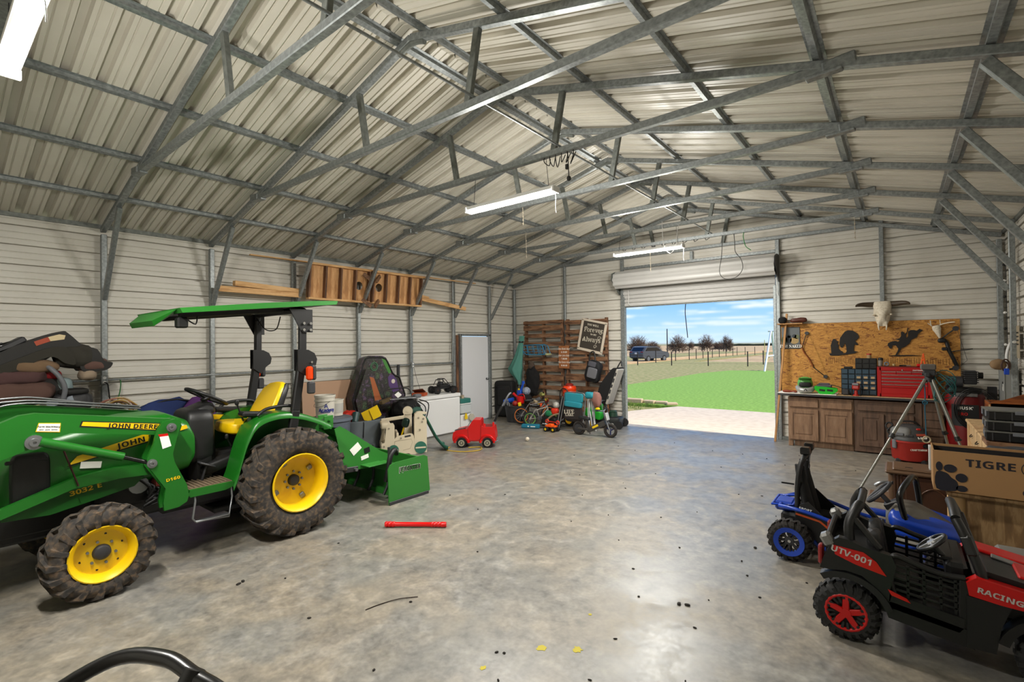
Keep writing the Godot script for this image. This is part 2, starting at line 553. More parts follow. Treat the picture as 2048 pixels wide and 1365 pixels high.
# one corrugated sheet: s runs across the ribs, l along them, un points outwards
func sheet(parent: Node, o: Vector3, us: Vector3, ul: Vector3, un: Vector3, s0: float, s1: float, lo: Callable, hi: Callable, m, rib := 0.034, phase := 0.0, called := "panel", dep := 0.03) -> void:
	var pr = []
	var c = phase + floor((s0 - phase) / 0.2286) * 0.2286
	while c < s1 + 0.2:
		for p in [[-rib, 0.0], [-rib * 0.75, dep], [rib * 0.75, dep], [rib, 0.0], [0.0682, 0.0], [0.0732, 0.010], [0.0792, 0.010], [0.0842, 0.0], [0.1444, 0.0], [0.1494, 0.010], [0.1554, 0.010], [0.1604, 0.0]]:
			pr.append(Vector2(c + p[0], p[1]))
		c += 0.2286
	var cut = []
	for i in pr.size() - 1:
		var a: Vector2 = pr[i]
		var b: Vector2 = pr[i + 1]
		if b.x <= s0 or a.x >= s1: continue
		if a.x < s0: a = a.lerp(b, (s0 - a.x) / (b.x - a.x))
		if b.x > s1: b = pr[i].lerp(pr[i + 1], (s1 - pr[i].x) / (pr[i + 1].x - pr[i].x))
		if cut.is_empty(): cut.append(a)
		cut.append(b)
	var g = G.new()
	for i in cut.size() - 1:
		var a: Vector2 = cut[i]
		var b: Vector2 = cut[i + 1]
		var la: float = lo.call(a.x); var ha: float = hi.call(a.x)
		var lb: float = lo.call(b.x); var hb: float = hi.call(b.x)
		if ha <= la or hb <= lb: continue
		for t in [0.0, 0.008]:
			g.q(o + us * a.x + un * (a.y + t) + ul * la, o + us * b.x + un * (b.y + t) + ul * lb, o + us * b.x + un * (b.y + t) + ul * hb, o + us * a.x + un * (a.y + t) + ul * ha, un if t > 0 else -un)
	if g.v.size() > 0: put(called, g, m, parent)

func build_shell() -> void:
	var fl = struct("floor")
	put("slab", G.new().box(V((XL + XR) / 2, -0.1, (ZB + ZF) / 2), V(XR - XL + 0.1, 0.2, ZF - ZB + 0.06)), mats.concrete, fl)
	var w = struct("wall_left")
	var k = func(x): return func(_s): return x
	# door opening z -8.0 .. -9.03, up to 2.06 (l runs along -z from ZF)
	var d0 = ZF + 7.99
	var d1 = ZF + 9.03
	var Lz = ZF - ZB
	for c in [[-0.02, 0.84], [0.84, 1.755], [1.755, 2.06]]:
		sheet(w, V(XL, 0, ZF), Vector3.UP, Vector3.FORWARD, Vector3.LEFT, c[0], c[1], k.call(-0.09), k.call(d0), mats.panel, 0.017, 0.04, "panel", 0.06)
		sheet(w, V(XL, 0, ZF), Vector3.UP, Vector3.FORWARD, Vector3.LEFT, c[0], c[1], k.call(d1), k.call(Lz + 0.09), mats.panel, 0.017, 0.04, "panel", 0.06)
	for c in [[2.06, 2.669], [2.669, 3.40]]:
		sheet(w, V(XL, 0, ZF), Vector3.UP, Vector3.FORWARD, Vector3.LEFT, c[0], c[1], k.call(-0.09), k.call(Lz + 0.09), mats.panel, 0.017, 0.04, "panel", 0.06)
	var wr = struct("wall_right")
	for c in [[-0.02, 0.84], [0.84, 1.755], [1.755, 2.669], [2.669, 3.40]]:
		sheet(wr, V(XR, 0, ZF), Vector3.UP, Vector3.FORWARD, Vector3.RIGHT, c[0], c[1], k.call(-0.09), k.call(Lz + 0.09), mats.panel, 0.017, 0.04, "panel", 0.06)
	var wb = struct("wall_back")
	var wf = struct("wall_front")
	var sl = func(s): return max(-0.09, (s - 3.385) / SL)
	var sr = func(s): return XR - XL - max(-0.09, (s - 3.385) / SL)
	for c in [[-0.02, 0.84], [0.84, 1.755], [1.755, 2.669], [2.669, 3.12]]:
		sheet(wb, V(XL, 0, ZB), Vector3.UP, Vector3.RIGHT, Vector3.FORWARD, c[0], c[1], k.call(-0.09), k.call(-XL - 4.80), mats.panel, 0.017, 0.04, "panel", 0.06)
		sheet(wb, V(XL, 0, ZB), Vector3.UP, Vector3.RIGHT, Vector3.FORWARD, c[0], c[1], k.call(-XL - 1.76), k.call(XR - XL + 0.09), mats.panel, 0.017, 0.04, "panel", 0.06)
	for c in [[3.12, 3.584], [3.584, 4.498], [4.498, 4.62]]:
		sheet(wb, V(XL, 0, ZB), Vector3.UP, Vector3.RIGHT, Vector3.FORWARD, c[0], c[1], sl, sr, mats.panel, 0.017, 0.04, "panel", 0.06)
	for c in [[-0.02, 0.84], [0.84, 1.755], [1.755, 2.669], [2.669, 3.584], [3.584, 4.498], [4.498, 4.62]]:
		sheet(wf, V(XL, 0, ZF), Vector3.UP, Vector3.RIGHT, Vector3.BACK, c[0], c[1], sl, sr, mats.panel, 0.017, 0.04, "panel", 0.06)
	# roof: sheets run from eave to ridge
	var ce = struct("ceiling")
	var cs = cos(atan(SL))
	var len = 4.605 / cs
	for side in [-1.0, 1.0]:
		var ul = V(-side * cs, sin(atan(SL)), 0)
		var un = V(side * sin(atan(SL)), cs, 0)
		var o = V(XC + side * 4.605, 3.385, ZF + 0.1)
		var z = 0.0
		while z < 12.4:
			sheet(ce, o, Vector3.FORWARD, ul, un, z, min(z + 0.9144, 12.4), k.call(-0.15), k.call(len), mats.roofing, 0.038, 0.06, "panel", 0.055)
			z += 0.9144
	# ridge cap above the sheets
	put("ridge_cap", G.new().q(V(XC - 0.2, roof_y(XC - 0.2) + 0.045, ZF + .1), V(XC, roof_y(XC) + 0.05, ZF + .1), V(XC, roof_y(XC) + 0.05, ZB - .2), V(XC - 0.2, roof_y(XC - 0.2) + 0.045, ZB - .2)).q(V(XC + 0.2, roof_y(XC + 0.2) + 0.045, ZF + .1), V(XC, roof_y(XC) + 0.05, ZF + .1), V(XC, roof_y(XC) + 0.05, ZB - .2), V(XC + 0.2, roof_y(XC + 0.2) + 0.045, ZB - .2)), mats.roofing, ce)
	# eave trim closes the corner between wall and roof
	put("trim_1", G.new().box(V(XL + 0.015, 3.365, (ZB + ZF) / 2), V(0.03, 0.05, ZF - ZB)), mats.galv_dull).set_meta("kind", "structure")
	put("trim_2", G.new().box(V(XR - 0.015, 3.365, (ZB + ZF) / 2), V(0.03, 0.05, ZF - ZB)), mats.galv_dull).set_meta("kind", "structure")
	put("baseboard_left", G.new().box(V(XL + 0.035, 0.03, (ZF - 7.99) / 2), V(0.06, 0.06, ZF + 7.99)), mats.galv_dull).set_meta("kind", "structure")
	put("baseboard_right", G.new().box(V(XR - 0.035, 0.03, (ZB + ZF) / 2), V(0.06, 0.06, ZF - ZB)), mats.galv_dull).set_meta("kind", "structure")
	var bb = struct("baseboard_back")
	put("rail", G.new().box(V((XL - 4.86) / 2, 0.03, ZB + 0.04), V(-4.86 - XL, 0.06, 0.06)), mats.galv_dull, bb)
	put("rail", G.new().box(V((XR - 1.72) / 2, 0.03, ZB + 0.04), V(XR + 1.72, 0.06, 0.06)), mats.galv_dull, bb)

func build_frames() -> void:
	for i in range(-2, 9): frame_z.append(clamp(-(1.594 + 1.2415 * (i - 1)), ZB + 0.06, ZF - 0.06))
	var g = mats.galv
	var hats = [-7.19, -6.30, -5.36, -4.40, -3.52]
	var t0: Node3D
	var where = ["next to the front wall behind the tractor bucket", "carrying the shop light above the tractor front wheel", "on the post with the outlet box beside the car seats", "on the post behind the tractor canopy front edge", "carrying the shop light in the middle of the shed", "on the post between the two bag-toss boards", "on the post between bag-toss boards and white freezer", "carrying the shop light before the roller door", "on the post beside the white walk-through door's knob"]
	for i in frame_z.size():
		var z: float = frame_z[i]
		var lab = "galvanized tube frame of posts, rafters and tie beam, one of the row under the roof"
		if i == frame_z.size() - 1: lab = "galvanized tube end frame set against the back wall above the roller door"
		if i == 0: lab = "galvanized tube end frame set against the front wall"
		if i > 0 and i < frame_z.size() - 1: lab = "galvanized roof frame " + where[i - 1]
		if i > 1 and i < frame_z.size() - 1:
			copy(t0, lab, V(0, 0, z)); continue
		var t = thing("roof_truss", lab, "truss", V(0, 0, z), 0, "galvanized frames carrying the roof")
		if i == 1: t0 = t
		for s in [-1.0, 1.0]:
			var px: float = XC + s * 4.54
			put("post", G.new().box(V(px, 1.62, 0), V(0.062, 3.28, 0.062), 0.006), g, t)
			var pts = P3([px, 3.245, 0, px - s * 0.05, rafter_y(px - s * .05) + 0.03, 0, XC + s * 0.10, rafter_y(XC + 0.10) + 0.03, 0])
			put("rafter", G.new().bar(V(XC + s * 4.57, rafter_y(XC + 4.57) + 0.03, 0), V(XC, rafter_y(XC) + 0.03, 0), 0.062, 0.062, 0.006), g, t)
			if i > 0 and i < frame_z.size() - 1:
				put("brace", G.new().bar(V(XC + s * 4.50, 2.44, 0), V(XC + s * 3.80, 3.47, 0), 0.066, 0.05, 0.005, V(0, 0, 1)), g, t)
				# flattened, flared shoe where the tie beam meets the rafter
				var ex = XC + s * 3.07
				put("shoe", G.new().bar(V(ex + s * 0.10, 3.735, 0.0), V(ex - s * 0.10, 3.715, 0.0), 0.085, 0.085, 0.01).bar(V(ex + s * 0.02, 3.68, 0.02), V(ex - s * 0.2, 3.675, 0.0), 0.07, 0.02, 0.004), g, t)
			put("web", G.new().bar(V(XC + s * 0.80, rafter_y(XC + 0.8) + 0.01, 0), V(XC + s * 0.685, 3.74, 0), 0.062, 0.045, 0.004, V(0, 0, 1)), mats.galv_dull, t)
		put("tie_beam", G.new().bar(V(XC - 3.1, 3.715, 0), V(XC + 3.1, 3.715, 0), 0.06, 0.062, 0.006), g, t)
		# rounded gusset under the ridge
		var ay = rafter_y(XC)
		put("ridge_gusset", G.new().tube(soft(P3([XC - 0.17, ay - 0.06, 0, XC - 0.06, ay - 0.022, 0, XC + 0.06, ay - 0.022, 0, XC + 0.17, ay - 0.06, 0]), 4), 0.026, 8), mats.galv_dull, t)
	# hat channels between frames and roof sheets
	var pr = P2([-0.055, 0.033, -0.028, 0.033, -0.022, 0.0, 0.022, 0.0, 0.028, 0.033, 0.055, 0.033, 0.055, 0.036, 0.026, 0.036, 0.020, 0.003, -0.020, 0.003, -0.026, 0.036, -0.055, 0.036])
	var words = ["lowest", "second", "third", "fourth", "topmost, beside the ridge"]
	for s in [-1.0, 1.0]:
		for h in hats.size():
			var x: float = XC + s * (XC - hats[h])
			var a = atan(SL) * -s
			var o = V(x, rafter_y(x) + 0.068, (ZB + ZF) / 2)
			var w = "tractor side" if s < 0 else "workbench side"
			var nm: String = ["lowest", "second lowest", "middle", "second highest", "highest"][h]
			tag(put("roof_purlin", G.new().ext(pr, ZF - ZB - 0.02, o, V(cos(a), sin(a), 0), V(-sin(a), cos(a), 0)), g), "%s galvanized hat channel running under the roof slope on the %s" % [nm, w], "purlin", "galvanized roof purlins")
	# thin conduit along the tie beams
	tag(put("ceiling_conduit", G.new().cyl(V(-2.6, 3.757, ZF - 0.05), V(-2.6, 3.757, -9.3), 0.011, -1, 8), mats.galv), "thin galvanized conduit lying on the tie beams along the building", "conduit")
	# three hanging shop lights
	var spots = [[-0.36, "glowing shop light hung under the roof above the tractor loader"], [-4.09, "glowing shop light hung in the middle of the shed by two wires"], [-7.79, "glowing shop light hung in front of the roller door hood"]]
	for i in 3:
		var z: float = spots[i][0]
		var t = thing("shop_light", spots[i][1], "light", V(-3.275, 3.33, z), 0, "hanging shop lights")
		put("housing", G.new().box(V(0, 0.035, 0), V(1.22, 0.045, 0.10), 0.008).box(V(0.6, 0.02, 0), V(0.025, 0.06, 0.12), 0.005).box(V(-0.6, 0.02, 0), V(0.025, 0.06, 0.12), 0.005), mats.white, t)
		for k in [-1.0, 1.0]:
			put("tube", G.new().cyl(V(-0.585, -0.002, 0.027 * k), V(0.585, -0.002, 0.027 * k), 0.014, -1, 10), glow_mat(), t)
		for x in [-0.52, 0.52]:
			put("hanging_wire", G.new().cyl(V(x, 0.055, 0), V(x * 0.94, 0.36, 0.0), 0.003, -1, 5), mats.dark_grey, t)
		put("pull_cord", G.new().tube(soft(P3([0.6, 0, 0, 0.61, -0.07, 0.01, 0.6, -0.16, 0, 0.607, -0.22, 0]), 4), 0.003, 5), mats.white, t)
		var l = AreaLight3D.new()
		l.name = "light"
		t.add_child(l)
		l.area_size = Vector2(1.16, 0.09)
		l.position = V(0, -0.024, 0)
		l.rotation_degrees.x = -90
		l.light_color = Color(1.0, 0.985, 0.955)
		l.light_energy = LAMP
		l.area_range = 30.0
		l.shadow_enabled = true
		for x in [-0.36, 0.36]:   # the bare tubes also shine sideways and up past the housing
			var o = OmniLight3D.new()
			o.name = "tube_light"
			t.add_child(o, true)
			o.position = V(x, -0.075, 0)
			o.light_size = 0.05
			o.omni_range = 30.0
			o.omni_attenuation = 2.0
			o.light_color = l.light_color
			o.light_energy = TUBE
			o.shadow_enabled = true

const LAMP := 11.5
const TUBE := 1.7
func glow_mat() -> StandardMaterial3D:
	var m = mat("tube_glow", Color(1, 1, 1), 0.4)
	m.emission_enabled = true
	m.emission = Color(1.0, 0.97, 0.91)
	m.emission_energy_multiplier = 4.0
	return m

func build_back_wall_parts() -> void:
	var g = mats.galv
	for a in [[-6.35, 3.70, "galvanized wall stud behind the pallets"], [-0.2, 3.98, "galvanized wall stud above the plywood-strand board and bull skull"]]:
		var y0: float = 0.0 if a[0] < -3 else 2.115
		tag(put("wall_stud", G.new().box(V(a[0], (a[1] + y0) / 2, ZB + 0.045), V(0.06, a[1] - y0, 0.06), 0.005), g), a[2], "stud")
	for a in [[-4.83, "galvanized jamb post between the pallets and the roller door"], [-1.725, "galvanized jamb post between the roller door and the workbench"]]:
		tag(put("door_jamb", G.new().box(V(a[0], 1.84, ZB + 0.045), V(0.065, 3.68, 0.065), 0.005).box(V(a[0] + (0.055 if a[0] < -3 else -0.055), 1.33, ZB + 0.03), V(0.045, 2.66, 0.03)), g), a[1], "post")
	tag(put("door_header", G.new().box(V(-3.28, 3.47, ZB + 0.045), V(3.05, 0.06, 0.06), 0.005).box(V(-3.285, 3.58, ZB + 0.045), V(0.06, 0.17, 0.06), 0.004), g), "galvanized header rail above the roller door hood", "beam")
	# roller door
	var d = struct("door_2")
	tag(d, "white corrugated steel roller door rolled up into its coil", "door")
	d.remove_meta("category")
	var wm = mat("roller_white", Color(0.74, 0.735, 0.72), 0.42)
	var nsl = 6
	for i in nsl:
		var y = 2.655 + 0.085 * i
		put("slat", G.new().ext(P2([0, -0.034, 0.020, -0.030, 0.032, 0.0, 0.020, 0.030, 0, 0.034, -0.012, 0.0425, -0.016, 0.0425, -0.016, -0.0425, -0.012, -0.0425]), 3.03, V(-3.28, y, ZB + 0.05), V(0, 0, 1), V(0, 1, 0)), wm, d)
	put("bottom_bar", G.new().box(V(-3.28, 2.607, ZB + 0.05), V(3.03, 0.022, 0.045), 0.004), mats.galv_dull, d)
	var rows = []
	for j in 49:
		var an = TAU * j / 48
		var r = 0.178 + 0.014 * cos(an * 9.0)
		rows.append([V(-4.87, 3.19 + r * sin(an), ZB + 0.27 + r * cos(an)), V(-1.715, 3.19 + r * sin(an), ZB + 0.27 + r * cos(an))])
	put("coil", G.new().grid(rows), wm, d)
	put("coil_end", G.new().cyl(V(-4.868, 3.19, ZB + 0.27), V(-4.86, 3.19, ZB + 0.27), 0.165, -1, 24), mats.grey, d)
	put("bracket", G.new().ext(P2([-0.02, -0.3, 0.05, -0.3, 0.30, -0.1, 0.43, 0.0, 0.40, 0.14, 0.2, 0.2, -0.02, 0.2]), 0.012, V(-1.70, 3.19, ZB + 0.05), V(0, 0, 1), V(0, 1, 0)), mats.dark_grey, d)
	put("bracket", G.new().ext(P2([-0.02, -0.3, 0.05, -0.3, 0.30, -0.1, 0.43, 0.0, 0.40, 0.14, 0.2, 0.2, -0.02, 0.2]), 0.012, V(-4.885, 3.19, ZB + 0.05), V(0, 0, 1), V(0, 1, 0)), mats.galv_dull, d)
	for x in [-4.785, -1.775]:
		put("guide_track", G.new().box(V(x, 1.42, ZB + 0.05), V(0.05, 2.84, 0.075), 0.004), mats.galv, d)
		put("handle_rope", G.new().tube(soft(P3([x * 0.97 - 0.02, 2.98, ZB + 0.1, x * 0.97, 2.82, ZB + 0.12, x * 0.972, 2.68, ZB + 0.11, x * 0.96, 2.63, ZB + 0.11]), 4), 0.006, 5), mats.white, d)
	put("pull_strap", G.new().tube(soft(P3([-3.42, 2.62, ZB + 0.05, -3.43, 2.42, ZB + 0.06, -3.415, 2.2, ZB + 0.05, -3.40, 2.02, ZB + 0.05, -3.39, 1.90, ZB + 0.05]), 5), 0.009, 5), mats.black_cloth, d)
	# walk-through door in the left wall
	var m = struct("door_1")
	tag(m, "plain white walk-through door with a round knob in the metal wall", "door")
	m.remove_meta("category")
	put("door_frame", G.new().box(V(XL + 0.05, 1.03, -8.01), V(0.10, 2.06, 0.045), 0.004).box(V(XL + 0.05, 1.03, -9.01), V(0.10, 2.06, 0.045), 0.004).box(V(XL + 0.05, 2.045, -8.51), V(0.10, 0.05, 1.05), 0.004), mats.galv, m)
	put("leaf", G.new().box(V(XL + 0.03, 1.01, -8.51), V(0.045, 1.99, 0.95), 0.003), mat("door_white", Color(0.87, 0.875, 0.885), 0.38), m)
	var kn = put("knob", G.new().lathe(P2([0.0, 0.06, 0.02, 0.058, 0.028, 0.045, 0.022, 0.03, 0.01, 0.024, 0.01, 0.006, 0.03, 0.004, 0.03, 0.0]), V(XL + 0.052, 0.98, -8.92), Vector3.RIGHT, 14), mats.steel, m)
	kn.set_meta("label", "round brushed steel knob")
	put("added_gap_strip", G.new().box(V(XL + 0.005, 1.02, -7.95), V(0.05, 2.04, 0.07)), mats.old_board_up, m)  # added brown strip standing in for the dark, shaded gap beside the frame

func build_outdoors() -> void:
	var gr = ramp_tex("grass", noise(51, 0.02, 5, FastNoiseLite.TYPE_SIMPLEX_SMOOTH, 10.0), 512, [0.0, Color(0.42, 0.42, 0.25), 0.4, Color(0.49, 0.50, 0.29), 0.6, Color(0.56, 0.54, 0.36), 1.0, Color(0.66, 0.59, 0.43)])
	var tf = ramp_tex("turf", noise(52, 0.03, 5), 512, [0.0, Color(0.37, 0.50, 0.18), 0.45, Color(0.43, 0.59, 0.22), 0.7, Color(0.48, 0.63, 0.26), 1.0, Color(0.55, 0.66, 0.32)])
	var dry = ramp_tex("dry", noise(53, 0.02, 4), 256, [0.0, Color(0.58, 0.50, 0.37), 0.5, Color(0.67, 0.58, 0.44), 1.0, Color(0.74, 0.66, 0.51)])
	var ap = ramp_tex("apron", noise(54, 0.02, 5, FastNoiseLite.TYPE_SIMPLEX_SMOOTH, 12.0), 512, [0.0, Color(0.68, 0.635, 0.57), 0.45, Color(0.735, 0.69, 0.625), 1.0, Color(0.77, 0.73, 0.665)])
	var g1 = struct("ground")
	put("field", G.new().box(V(-40, -0.30, -260), V(900, 0.2, 499.9 - 20)), tri_mat("dry_field", dry, V(0.12, 0.12, 0.12), 0.95, 0, true), g1)
	put("pasture", G.new().ext(P2([-60, 10.25, 60, 10.25, 60, 52, -17, 52, -17.0, 120, -20, 120, -20, 42, -60, 42]), 0.12, V(0, -0.17, 0), V(1, 0, 0), V(0, 0, -1)), tri_mat("pasture_grass", gr, V(0.25, 0.25, 0.25), 0.95, 0, true), g1)
	put("verge", G.new().box(V(-29, -0.22, -80), V(10, 0.1, 80)), mats.pasture_grass, g1)
	put("dirt_road", G.new().ext(P2([-20.3, 36, -24.2, 36, -24.2, 130, -20.3, 130]), 0.12, V(0, -0.165, 0), V(1, 0, 0), V(0, 0, -1)), tri_mat("road_dirt", dry, V(0.3, 0.3, 0.3), 0.95, 0, true, Color(1.1, 1.06, 1.0)), g1)
	var turf = put("turf", G.new().ext(P2([-7.6, 13.9, 8, 13.9, 8, 34.6, -6.2, 34.6, -8.7, 34, -9.4, 30, -9.4, 24.2, -9.5, 20.2, -8.6, 16.0]), 0.1, V(0, -0.075, 0), V(1, 0, 0), V(0, 0, -1)), tri_mat("turf_green", tf, V(0.5, 0.5, 0.5), 0.95, 0, true), g1)
	turf.set_meta("label", "bright green artificial turf lawn beyond the concrete apron")
	put("apron", G.new().ext(P2([-5.9, 10.13, 2.5, 10.13, 2.5, 13.9, -5.0, 13.9, -5.7, 12.3]), 0.2, V(0, -0.125, 0), V(1, 0, 0), V(0, 0, -1)), tri_mat("apron_concrete", ap, V(0.4, 0.4, 0.4), 0.9, 0, true), g1)
	# stone border at the apron corner
	var sm = mat("stone", Color(0.72, 0.64, 0.53), 0.9)
	var st = [[-6.75, -14.2, 0.34, 20, 0.12], [-6.35, -14.05, 0.42, 8, 0.14], [-5.95, -14.15, 0.36, -4, 0.10], [-5.6, -14.2, 0.34, 6, 0.09], [-5.25, -14.1, 0.32, 30, 0.08], [-6.6, -13.2, 0.3, 80, 0.1], [-6.4, -12.7, 0.3, 70, 0.09]]
	for i in st.size():
		var s: Array = st[i]
		tag(put("border_stone", G.new().box(V(s[0], s[4] / 2 - 0.03, s[1]), V(s[2], s[4], 0.2), 0.02, V(0, s[3], 0)), sm), "tan border stone laid at the corner of the concrete apron", "stone", "border stones by the apron")
	# weeds beside the apron: tufts
	var wd = G.new()
	for i in 160:
		var p = V(rng.randf_range(-7.0, -5.6), -0.03, rng.randf_range(-14.0, -12.6))
		var h = rng.randf_range(0.05, 0.16)
		var d = V(rng.randf_range(-1, 1), 0, rng.randf_range(-1, 1)).normalized() * 0.012
		wd.f3(p - d, p + d, p + V(rng.randf_range(-.06, .06), h, rng.randf_range(-.06, .06)))
	tag(put("weeds", wd, mat("weed", Color(0.38, 0.45, 0.2), 0.9)), "scruffy green weeds growing between border stones and apron", "weeds", "", "stuff")
	fence()
	suv()
	for a in [[-50.5, -113.2, 4.3, 7.0, "wide brown leafless tree beyond the parked car"], [-59.5, -144.0, 3.0, 6.0, "low brown leafless thicket between the wide tree and the utility pole"], [-39.2, -109.4, 4.1, 5.0, "round brown leafless tree right of the utility pole"], [-46.9, -141.7, 3.2, 2.2, "small brown leafless tree between two larger ones"], [-37.4, -124.1, 4.4, 4.5, "dark leafless tree under the hanging door strap"], [-31.2, -119.0, 4.0, 3.6, "spreading leafless tree beside the dark one on the field edge"], [-40.7, -146.6, 2.6, 4.0, "low leafless bush at the end of the tree row"], [-43.6, -169.8, 3.7, 1.6, "lone slim tree standing far out on the field"]]:
		tree(a)
	# far tree line
	for i in 5:
		var g = G.new()
		var x0 = -130.0 + i * 50.0
		var pts = [Vector2(x0, -0.6)]
		for k in 26: pts.append(Vector2(x0 + k * 2.0, 1.2 + 0.8 * noise(61, 0.13, 3).get_noise_1d(x0 + k * 2.0 + 500)))
		pts.append(Vector2(x0 + 50.0, -0.6))
		g.ext(pts, 8.0, V(0, 0, -345), V(1, 0, 0), V(0, 1, 0))
		tag(put("tree_line", g, mat("far_trees", Color(0.25, 0.27, 0.20), 1.0)), "dark band of distant woods on the horizon", "trees", "distant woods along the horizon")
	var pole = thing("utility_pole", "tall dark wooden utility pole standing beyond the parked car", "pole", V(-33.55, -0.2, -88.3))
	put("mast", G.new().cyl(V(0, 0, 0), V(0, 4.75, 0), 0.12, 0.09, 8), mat("pole_wood", Color(0.20, 0.17, 0.15), 0.9), pole)
	swing_set()

func fence() -> void:
	var pm = mat("t_post", Color(0.20, 0.17, 0.15), 0.8)
	var mk = func(x: float, z: float, h: float, lab: String, grp: String):
		var t = thing("fence_post", lab, "post", V(x, -0.15, z), 0, grp)
		put("stake", G.new().box(V(0, h / 2, 0), V(0.07, h, 0.07)), pm, t)
	var near = []
	for i in 8: near.append(V(-24.2 + i * 2.95 * 1.0, 0, -40.3 - i * 0.35))
	near.append(V(-9.1, 0, -46.0))
	for p in near: mk.call(p.x, p.z, 1.25, "dark stake of the wire fence along the pasture in front of the parked car", "near fence stakes")
	var far = []
	for z in [-47.0, -52.5, -56.9, -59.4, -62.0, -65.9, -69.0, -72.3, -75.9, -78.3]: far.append(V(-19.05, 0, z))
	for i in 7: far.append(V(-18.3 + i * 1.1, 0, -79.9 - i * 1.2))
	for p in far: mk.call(p.x, p.z, 1.3, "dark stake of the far wire fence beside the dirt road", "far fence stakes")
	var k = 0
	for line in [near, far]:
		var g = G.new()
		for h in [0.25, 0.55, 0.85, 1.1]:
			for i in line.size() - 1:
				g.cyl(line[i] + V(0, h - 0.15, 0), line[i + 1] + V(0, h - 0.15, 0), 0.006, -1, 4, false)
		tag(put("fence_wire", g, mat("wire", Color(0.42, 0.40, 0.37), 0.6, 0.4)), ["thin strands of wire strung on the stakes before the parked car", "thin strands of wire strung along the dirt road"][k], "wire")
		k += 1

func tree(a: Array) -> void:
	var t = thing("leafless_tree", a[4], "tree", V(a[0], -0.25, a[1]), 0, "trees beyond the fence")
	var r = RandomNumberGenerator.new()
	r.seed = int(abs(a[0]) * 100)
	var g = G.new()
	var h: float = a[2]
	var w: float = a[3]
	var stems: int = max(2, int(w * 0.9))
	for b in int(46 * w):
		var th = r.randf_range(0.05, PI - 0.05)
		var q = sqrt(r.randf_range(0.2, 1.0))
		var e = V(cos(th) * w * 0.5 * q, h * (0.04 + 0.96 * sin(th) * q), r.randf_range(-0.25, 0.25) * w)
		var k = r.randi_range(0, stems - 1)
		var p = V((k + 0.5 - stems / 2.0) / stems * w * 0.6, h * r.randf_range(0.05, 0.3), 0).lerp(e, r.randf_range(0.1, 0.5))
		g.cyl(p, e, 0.035, 0.014, 4, false)
		for c in 6:
			var p2 = p.lerp(e, r.randf_range(0.4, 1.0))
			g.cyl(p2, p2 + V(r.randf_range(-0.5, 0.5), r.randf_range(-0.1, 0.5), r.randf_range(-0.4, 0.4)), 0.016, 0.008, 3, false)
	for k in stems: g.cyl(V((k + 0.5 - stems / 2.0) / stems * w * 0.6, 0, 0), V((k + 0.5 - stems / 2.0) / stems * w * 0.5, h * 0.45, 0), 0.10, 0.05, 5, false)
	put("crown", g, mat("bare_bark", Color(0.40, 0.33, 0.28), 1.0), t)

func suv() -> void:
	var t = thing("parked_car", "dark grey sport utility car seen from behind on the dirt road", "car", V(-22.0, -0.1, -52.5), -14)
	var pm = mat("car_paint", Color(0.30, 0.315, 0.34), 0.3, 0.3)
	var side = P2([-2.35, 0.45, -2.4, 0.75, -2.36, 1.0, -2.25, 1.08, -1.8, 1.55, -1.4, 1.63, 0.0, 1.60, 0.5, 1.45, 1.1, 1.08, 2.0, 0.96, 2.35, 0.78, 2.4, 0.4, 1.9, 0.28, -2.0, 0.28])
	put("body", G.new().ext(side, 1.86, Vector3.ZERO, V(0, 0, -1), V(0, 1, 0)), pm, t)
	put("window", G.new().ext(P2([-1.95, 1.12, -1.62, 1.47, 0.0, 1.50, 0.42, 1.37, 0.8, 1.10]), 1.875, Vector3.ZERO, V(0, 0, -1), V(0, 1, 0)), mats.glass_dark, t)
	put("rear_window", G.new().box(V(0, 1.33, 2.05), V(1.4, 0.46, 0.03), 0.0, V(-44, 0, 0)), mats.glass_dark, t)
	for s in [-1.0, 1.0]:
		put("tail_light", G.new().box(V(s * 0.74, 0.98, 2.33), V(0.34, 0.16, 0.08), 0.02), mat("tail_red", Color(0.45, 0.05, 0.05), 0.3), t)
		for z in [1.45, -1.42]:
			var wl = put("wheel", G.new().cyl(V(s * 0.70, 0.26, z), V(s * 0.95, 0.26, z), 0.36, -1, 16), mats.rubber, t)
			put("rim", G.new().cyl(V(s * 0.95, 0.26, z), V(s * 0.96, 0.26, z), 0.23, -1, 12), mats.steel, wl)
	put("plate", G.new().box(V(0, 0.86, 2.4), V(0.34, 0.16, 0.02)), mats.white, t)
	put("bumper", G.new().box(V(0, 0.5, 2.36), V(1.8, 0.22, 0.14), 0.03), pm, t)
	put("roof_rack", G.new().cyl(V(-0.75, 1.66, 1.3), V(-0.75, 1.66, -0.1), 0.025, -1, 6).cyl(V(0.75, 1.66, 1.3), V(0.75, 1.66, -0.1), 0.025, -1, 6), mats.black, t)

